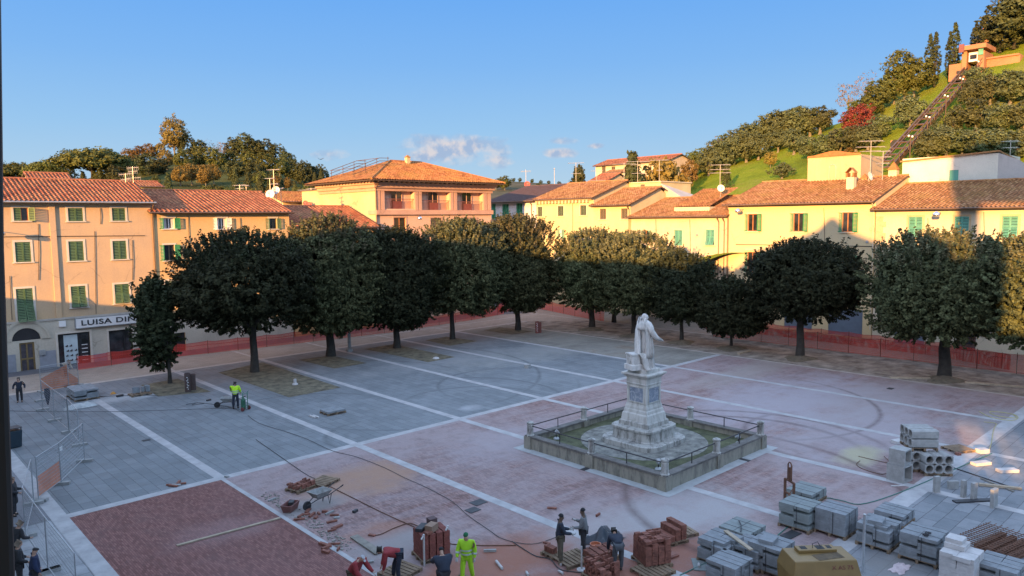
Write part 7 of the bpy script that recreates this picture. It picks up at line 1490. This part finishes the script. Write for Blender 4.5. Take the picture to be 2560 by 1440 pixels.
# foreground window shutter edge at the left
t=thing('window_shutter','dark brown window shutter edge close to the viewer at the left','shutter',(0,0,0))
d0=1.1; P=lambda x,y,d: O+ray(x,y)/(ray(x,y)@FW)*d
b=MB(); R_=[]
for x,y in ((2,-60),(10,620),(40,1500)): R_.append([tuple(P(x-110,y,d0)),tuple(P(x-14,y,d0)),tuple(P(x-3,y,d0+.004)),tuple(P(x,y,d0+.012)),tuple(P(x-100,y,d0+.03))])
b.rings(R_); b.build('edge_board',mat('dark_brown_shutter_paint',(.012,.008,.007),.6,.2,8),t)
# ------------------------------------------------------------------ people
def skin_mesh(name,J,E,m,parent,root=0,sub=2):
    """one continuous limb surface grown round joints J {key:(pos,radius)}"""
    ks=list(J); idx={k:i for i,k in enumerate(ks)}; me=bpy.data.meshes.new(name); me.from_pydata([J[k][0] for k in ks],[(idx[a],idx[b_]) for a,b_ in E],[])
    o=bpy.data.objects.new(name,me); COL.objects.link(o); md=o.modifiers.new('s','SKIN'); 
    if not me.skin_vertices: me.skin_vertices.new(name='')
    for k in ks:
        r=J[k][1]; r=(r,r) if not hasattr(r,'__len__') else r; me.skin_vertices[0].data[idx[k]].radius=r
    me.skin_vertices[0].data[root].use_root=True; md.use_smooth_shade=True
    sb=o.modifiers.new('d','SUBSURF'); sb.levels=sub; sb.render_levels=sub
    dg=bpy.context.evaluated_depsgraph_get(); me2=bpy.data.meshes.new_from_object(o.evaluated_get(dg)); bpy.data.objects.remove(o); me2.name=name; me2.materials.clear(); me2.materials.append(m)
    q=bpy.data.objects.new(name,me2); COL.objects.link(q); q.parent=parent; return q
m_skinl=mat('light_skin',(.42,.25,.18),.6,.05,5); m_skind=mat('dark_skin',(.10,.06,.04),.6,.05,5)
def clothm(n,c): return mat('cloth_'+n,c,.9,.22,6,.35)
CN=clothm('navy',(.022,.028,.045)); CD=clothm('charcoal',(.030,.030,.034)); CR=clothm('red',(.25,.03,.035)); CG=clothm('grey_jumper',(.17,.175,.18)); CO=clothm('olive_brown',(.10,.085,.06)); CJ=clothm('grey_jeans',(.075,.08,.09)); CB=clothm('blue_coat',(.02,.03,.075)); CW=clothm('cream_jacket',(.42,.38,.32)); CBE=clothm('beige',(.22,.17,.13))
m_hiv=mat('fluorescent_yellow_cloth',(.48,.80,.02),.75,.10,5,.3); m_hivg=mat('fluorescent_lime_cloth',(.36,.66,.02),.75,.10,5,.3); m_refl=mat('silver_reflective_band',(.42,.44,.43),.35,.1,5)
m_glove=mat('pale_glove',(.38,.38,.37),.8,.1,5); m_boot=mat('dark_boot',(.04,.035,.03),.8,.2,5); m_hair=mat('dark_hair',(.02,.016,.012),.8,.2,8); m_hairg=mat('grey_brown_hair',(.20,.15,.11),.8,.2,8); m_hatg=mat('green_beanie_wool',(.015,.12,.05),.9,.2,8); m_hatk=mat('black_beanie_wool',(.018,.017,.02),.9,.2,8); m_capg=mat('light_grey_cap',(.38,.38,.40),.8,.1,8)
def person(px,py,rz,label,top,legs,lean=0,thigh=(0,0),shin=(0,0),armR=(10,0,25),armL=(10,0,25),skin=m_skinl,head=None,headm=m_hair,tilt=10,h=1.75,lift=0.,cuffs=None,bulk=1.0,bands=False,hair=None,boots=m_boot,coat=0.,pos=None,group=None):
    """figure facing local +X. arm=(forward swing, outward, elbow bend) in degrees; leg angles forward positive"""
    k=h/1.75; p=pos or G2(px,py); t=thing('person',label,'person',(p[0],p[1],lift),rz,group)
    V3=lambda a,b_,c: np.array([a,b_,c],float); sn=lambda d: math.sin(rad(d)); cs=lambda d: math.cos(rad(d))
    legsJ={}
    def leg(th,sh,s,P):
        hip=P+V3(0,s*.10,-.03)*k; kn=hip+V3(sn(th),s*.05,-cs(th))*.43*k; an=kn+V3(sn(th-sh),0,-cs(th-sh))*.41*k; return hip,kn,an
    P=V3(0,0,0); low=min(leg(thigh[0],shin[0],-1,P)[2][2],leg(thigh[1],shin[1],1,P)[2][2]); P=V3(0,0,-low+.08*k)
    up=V3(sn(lean),0,cs(lean)); fwd=V3(cs(lean),0,-sn(lean)); ab=P+up*.17*k; ch=P+up*.40*k; nk=P+up*.53*k; ht=rad(lean*.55+tilt); hu=V3(math.sin(ht),0,math.cos(ht)); hf=V3(math.cos(ht),0,-math.sin(ht)); hd=nk+hu*.13*k; ht_=nk+hu*.215*k
    J={'pel':(P,.10*k),'ab':(ab,.10*k),'ch':(ch,.105*k),'nk':(nk,.058*k),'hb':(nk+hu*.07*k+hf*.012*k,(.066*k,.07*k)),'hd':(hd+hf*.012*k,(.085*k,.10*k)),'ht':(ht_,(.06*k,.07*k)),'nose':(hd+hf*.112*k-hu*.012*k,.014*k)}
    E=[('pel','ab'),('ab','ch'),('ch','nk'),('nk','hb'),('hb','hd'),('hd','ht'),('hd','nose')]
    arms={}
    for s,(f,o,e),n in ((-1,armR,'r'),(1,armL,'l')):
        sh=P+up*.455*k+V3(0,s*.185*k*bulk,0); f2=f; a=V3(sn(f2)*cs(o),s*sn(o),-cs(f2)*cs(o)); el=sh+a*.29*k; b2=V3(sn(f2+e)*cs(o*.3),s*sn(o*.3)-s*.12,-cs(f2+e)); b2/=np.linalg.norm(b2); wr=el+b2*.25*k
        hp=wr+b2*.085*k; J.update({n+'sh':(sh,.052*k),n+'el':(el,.043*k),n+'wr':(wr,.028*k),n+'hp':(hp,(.036*k,.018*k))}); E+=[('ch',n+'sh'),(n+'sh',n+'el'),(n+'el',n+'wr'),(n+'wr',n+'hp')]
        sd=np.cross(b2,V3(0,s,0.01)); sd/=np.linalg.norm(sd); inn=V3(0,-s,0)
        for q,ln in enumerate((.062,.072,.066,.052)):
            b0=hp+sd*(q-1.5)*.018*k; b1=b0+(b2*.85+inn*.35)*ln*.6*k; bb=b1+(b2*.5+inn*.8)*ln*.5*k; J.update({f'{n}f{q}a':(b1,.0085*k),f'{n}f{q}b':(bb,.0075*k)}); E+=[(n+'hp',f'{n}f{q}a'),(f'{n}f{q}a',f'{n}f{q}b')]
        th0=wr+b2*.03*k+sd*.04*k; J.update({n+'t1':(th0,.012*k),n+'t2':(th0+(b2*.8+sd*.5)*.045*k,.009*k)}); E+=[(n+'wr',n+'t1'),(n+'t1',n+'t2')]
        arms[n]=(sh,el,wr,b2,hp)
    LG={}
    for s,th,sh_,n in ((-1,thigh[0],shin[0],'r'),(1,thigh[1],shin[1],'l')):
        hip,kn,an=leg(th,sh_,s,P); fl=an+V3(.13,s*.02,-.045)*k
        if an[2]>.2*k: fl=an+V3(sn(th-sh_+70),0,-cs(th-sh_+70))*.13*k
        J.update({n+'hip':(hip,.085*k),n+'kn':(kn,.056*k),n+'an':(an,.038*k),n+'toe':(fl,.032*k)}); E+=[('pel',n+'hip'),(n+'hip',n+'kn'),(n+'kn',n+'an'),(n+'an',n+'toe')]; LG[n]=(hip,kn,an,fl)
    skin_mesh('body',J,E,skin,t)
    g=1.18
    T={'bot':(P-up*.03*k,.165*k*bulk),'pel':(P+up*.05*k,.168*k*bulk),'ab':(ab,.165*k*bulk),'ch':(ch,.172*k*bulk),'nk':(nk-up*.03*k,.075*k)}; TE=[('bot','pel'),('pel','ab'),('ab','ch'),('ch','nk')]
    for n in 'rl': sh,el,wr,b2,hp=arms[n]; T.update({n+'s':(sh,.090*k*bulk),n+'e':(el,.071*k*bulk),n+'w':(wr,.050*k)}); TE+=[('ch',n+'s'),(n+'s',n+'e'),(n+'e',n+'w')]
    tp=skin_mesh('jacket',T,TE,top,t)
    if coat: skin_mesh('coat_skirt',{'a':(P+up*.06*k,(.17*k,.135*k)),'b':(P-V3(0,0,coat*.5)*k,(.20*k,.16*k)),'c':(P-V3(0,0,coat)*k,(.21*k,.17*k))},[('a','b'),('b','c')],top,t)
    Q={'pel':(P,.14*k)}; QE=[]
    for n in 'rl': hip,kn,an,fl=LG[n]; Q.update({n+'h':(hip,.112*k),n+'k':(kn,.084*k),n+'a':(an+(kn-an)*.06,.066*k)}); QE+=[('pel',n+'h'),(n+'h',n+'k'),(n+'k',n+'a')]
    skin_mesh('trousers',Q,QE,legs,t)
    for n in 'rl': hip,kn,an,fl=LG[n]; d_=fl-an; skin_mesh('boot',{'a':(an+(kn-an)*.12,.050*k),'b':(an-V3(0,0,.03)*k-d_*.2,.052*k),'c':(fl,.045*k)},[('a','b'),('b','c')],boots,t)
    if cuffs:
        for n in 'rl': sh,el,wr,b2,hp=arms[n]; skin_mesh('glove',{'a':(wr-b2*.02,.042*k),'b':(hp,(.046*k,.03*k)),'c':(hp+b2*.05*k,(.04*k,.022*k))},[('a','b'),('b','c')],cuffs,t)
    if head=='beanie': skin_mesh('beanie',{'a':(hd+hu*.015*k-hf*.012*k,(.100*k,.115*k)),'b':(hd+hu*.085*k-hf*.01*k,(.088*k,.102*k)),'c':(hd+hu*.15*k-hf*.015*k,.04*k)},[('a','b'),('b','c')],headm,t)
    elif head=='cap':
        skin_mesh('cap',{'a':(hd+hu*.035*k,(.088*k,.104*k)),'b':(hd+hu*.095*k,(.074*k,.085*k))},[('a','b')],headm,t); skin_mesh('cap_peak',{'a':(hd+hu*.035*k+hf*.08*k,(.06*k,.012*k)),'b':(hd+hu*.02*k+hf*.17*k,(.045*k,.008*k))},[('a','b')],headm,t)
    elif head=='flatcap': skin_mesh('flat_cap',{'a':(hd+hu*.05*k-hf*.06*k,(.10*k,.05*k)),'b':(hd+hu*.065*k+hf*.03*k,(.105*k,.045*k)),'c':(hd+hu*.035*k+hf*.15*k,(.06*k,.02*k))},[('a','b'),('b','c')],headm,t)
    else: skin_mesh('hair',{'a':(hd+hu*.02*k-hf*.03*k,(.085*k,.09*k)),'b':(hd+hu*.075*k-hf*.01*k,(.08*k,.088*k)),'c':(hd-hu*.03*k-hf*.05*k,(.06*k,.05*k))},[('a','b'),('a','c')],headm,t)
    if bands:
        b=MB()
        for f_,w_ in ((.10,.172),(.22,.170)):
            c=P+up*f_*k; a1=fwd; a2=V3(0,1,0); b.rings([[tuple(c+up*dz*k+a1*math.cos(q)*.174*k*bulk+a2*math.sin(q)*.178*k*bulk) for q in [2*math.pi*j/20 for j in range(20)]] for dz in (-.025,.025)],cap=False)
        b.build('reflective_band',m_refl,t,smooth=True)
        for n in 'rl':
            sh,el,wr,b2,hp=arms[n]; c=el+(wr-el)*.35; d_=Vector(wr-el).normalized(); b=MB(); b.tube([tuple(Vector(c)-d_*.03),tuple(Vector(c)+d_*.03)],.066*k*bulk,12); b.build('reflective_band',m_refl,t,smooth=True)
    return t
CAMDIR=math.atan2(-1,-1)   # towards the viewer is roughly this way
def face(px,py,dxpx):      # heading so that the figure faces photo-left (-1) or photo-right (+1)
    return YAW-math.pi/2 if dxpx>0 else YAW+math.pi/2
TOV=YAW+math.pi; AWAY=YAW
person(50,1006,TOV+.45,'man in dark navy jacket standing with hands on hips, near the far left fence',CN,CD,armR=(-20,30,60),armL=(-20,30,60),headm=m_hair,h=1.72,tilt=5)
person(158,930,face(0,0,1)-.2,'worker in a cream jacket bending over behind the orange net by the shop window',CW,CJ,lean=68,thigh=(30,24),shin=(25,20),armR=(20,5,10),armL=(15,5,20),headm=m_hairg,h=1.75,tilt=20,pos=G2(160,940))
person(590,1022,AWAY+.15,'worker seen from behind in a fluorescent yellow jacket beside a wheelbarrow',m_hiv,CN,armR=(15,14,30),armL=(30,12,40),headm=m_hair,h=1.80,thigh=(4,-6),shin=(2,2),bands=True,bulk=1.15)
person(1401,1408,face(0,0,1)+.1,'standing worker in a black beanie, navy jumper and olive trousers, facing his colleague',CN,CO,armR=(25,6,55),armL=(22,6,60),head='beanie',headm=m_hatk,skin=m_skind,h=1.80,cuffs=m_glove,tilt=12)
person(1459,1390,face(0,0,-1)-.35,'standing worker in a grey jumper and dark trousers, talking to the one in olive trousers',CG,CD,armR=(18,8,85),armL=(10,8,70),head='beanie',headm=m_hatk,skin=m_skind,h=1.78,cuffs=m_glove,thigh=(6,-4))
person(1546,1432,AWAY+.1,'worker bending forward away from the viewer in navy top and grey trousers',CN,CJ,lean=74,thigh=(12,8),shin=(8,6),armR=(18,6,10),armL=(12,8,10),headm=m_hair,h=1.78,tilt=25)
person(1168,1458,TOV-.25,'worker in fluorescent lime clothes and a green beanie, walking with pale gloves',m_hivg,m_hivg,armR=(12,14,22),armL=(-8,12,18),head='beanie',headm=m_hatg,skin=m_skinl,h=1.80,cuffs=m_glove,tilt=22,bands=True,bulk=1.12,thigh=(12,-10),shin=(6,14))
person(884,1500,face(0,0,1)-.5,'worker in a red jacket and light grey cap, stooping over a tool',CR,CO,lean=36,thigh=(14,0),shin=(8,4),armR=(30,8,30),armL=(40,5,20),head='cap',headm=m_capg,h=1.75,cuffs=m_glove,tilt=22,bulk=1.15)
t=person(1000,1452,face(0,0,-1)+.15,'worker bent double in red sweatshirt and navy trousers, left of the brick cube',CR,CN,lean=80,thigh=(24,8),shin=(18,12),armR=(12,6,6),armL=(4,6,8),headm=m_hair,h=1.78,tilt=20,bulk=1.05)
person(1112,1490,AWAY+.3,'crouching worker in a dark navy jacket seen from behind, below the brick cube',CN,CD,lean=35,thigh=(85,80),shin=(110,110),armR=(50,6,30),armL=(50,6,30),head='beanie',headm=m_hatk,h=1.75,tilt=25,bulk=1.3,lift=.25)
person(92,1492,AWAY-1.0,'old man in a blue coat and black flat cap by the near fence',CB,CD,armR=(5,10,20),armL=(5,10,20),head='flatcap',headm=m_hatk,h=1.68,coat=.2,bulk=1.1,tilt=8)
person(52,1478,AWAY-.9,'man in a dark padded jacket between the flat capped man and the shutter edge',CD,CD,armR=(5,8,60),armL=(5,8,60),headm=m_hairg,h=1.75,bulk=1.12,tilt=18)
person(40,1420,AWAY-.5,'person in black leaning over behind the padded jacket man, at the left edge',CD,CD,armR=(10,8,60),armL=(10,8,50),headm=m_hairg,h=1.70,lean=20,tilt=20)
person(36,1290,AWAY-1.2,'person with light brown hair in a long black coat standing beside the fence',CD,CD,armR=(10,12,70),armL=(10,12,70),headm=m_hairg,h=1.68,coat=.45,bulk=1.1)
# green and black hand truck beside the yellow jacketed worker, jacket hung on the fence
p=G(614,1026); t=thing('hand_truck','green two wheeled bottle trolley right of the yellow jacketed worker','trolley',(p[0],p[1],0),YAW+1.2); b=MB(); 
for s in(-.22,.22): b.tube([(0,s,.1),(0,s,1.15),(-.12,s,1.25)],.022,6)
for z in (.3,.7,1.1): b.tube([(0,-.22,z),(0,.22,z)],.018,6)
b.build('frame',mat('green_trolley_paint',(.03,.16,.09),.6,.2,3),t); b=MB(); b.lathe([(.14,.08),(.15,.15),(.15,.7),(.06,.82),(.05,.9)],(.16,0,0),14); b.build('gas_bottle',mat('dark_green_bottle',(.03,.10,.06),.5),t)
for s in(-.3,.3): b=MB(); b.rings([[(-.02+.13*math.cos(a),s-.03,.13+.13*math.sin(a)) for a in [2*math.pi*k/16 for k in range(16)]],[(-.02+.13*math.cos(a),s+.03,.13+.13*math.sin(a)) for a in [2*math.pi*k/16 for k in range(16)]]]); b.build('wheel',mat('maroon_wheel',(.12,.03,.03),.6),t)
p=G(121,1026); b=MB(); b.rings([[(-.16,0,1.45),(.12,-.05,1.45),(.16,.08,1.45),(-.1,.12,1.45)],[(-.18,-.03,1.1),(.16,-.06,1.1),(.18,.1,1.1),(-.14,.14,1.1)],[(-.1,-.02,.7),(.1,-.04,.7),(.1,.08,.7),(-.08,.08,.7)],[(-.03,0,.35),(.03,0,.35),(.03,.04,.35),(-.03,.04,.35)]]); mesh_thing('hung_jacket','dark jacket hanging on the fence left of the slab pile','jacket',b,CN,(p[0],p[1],0))
# ---- keep labels short
for o in S.objects:
    l=o.get('label')
    pass
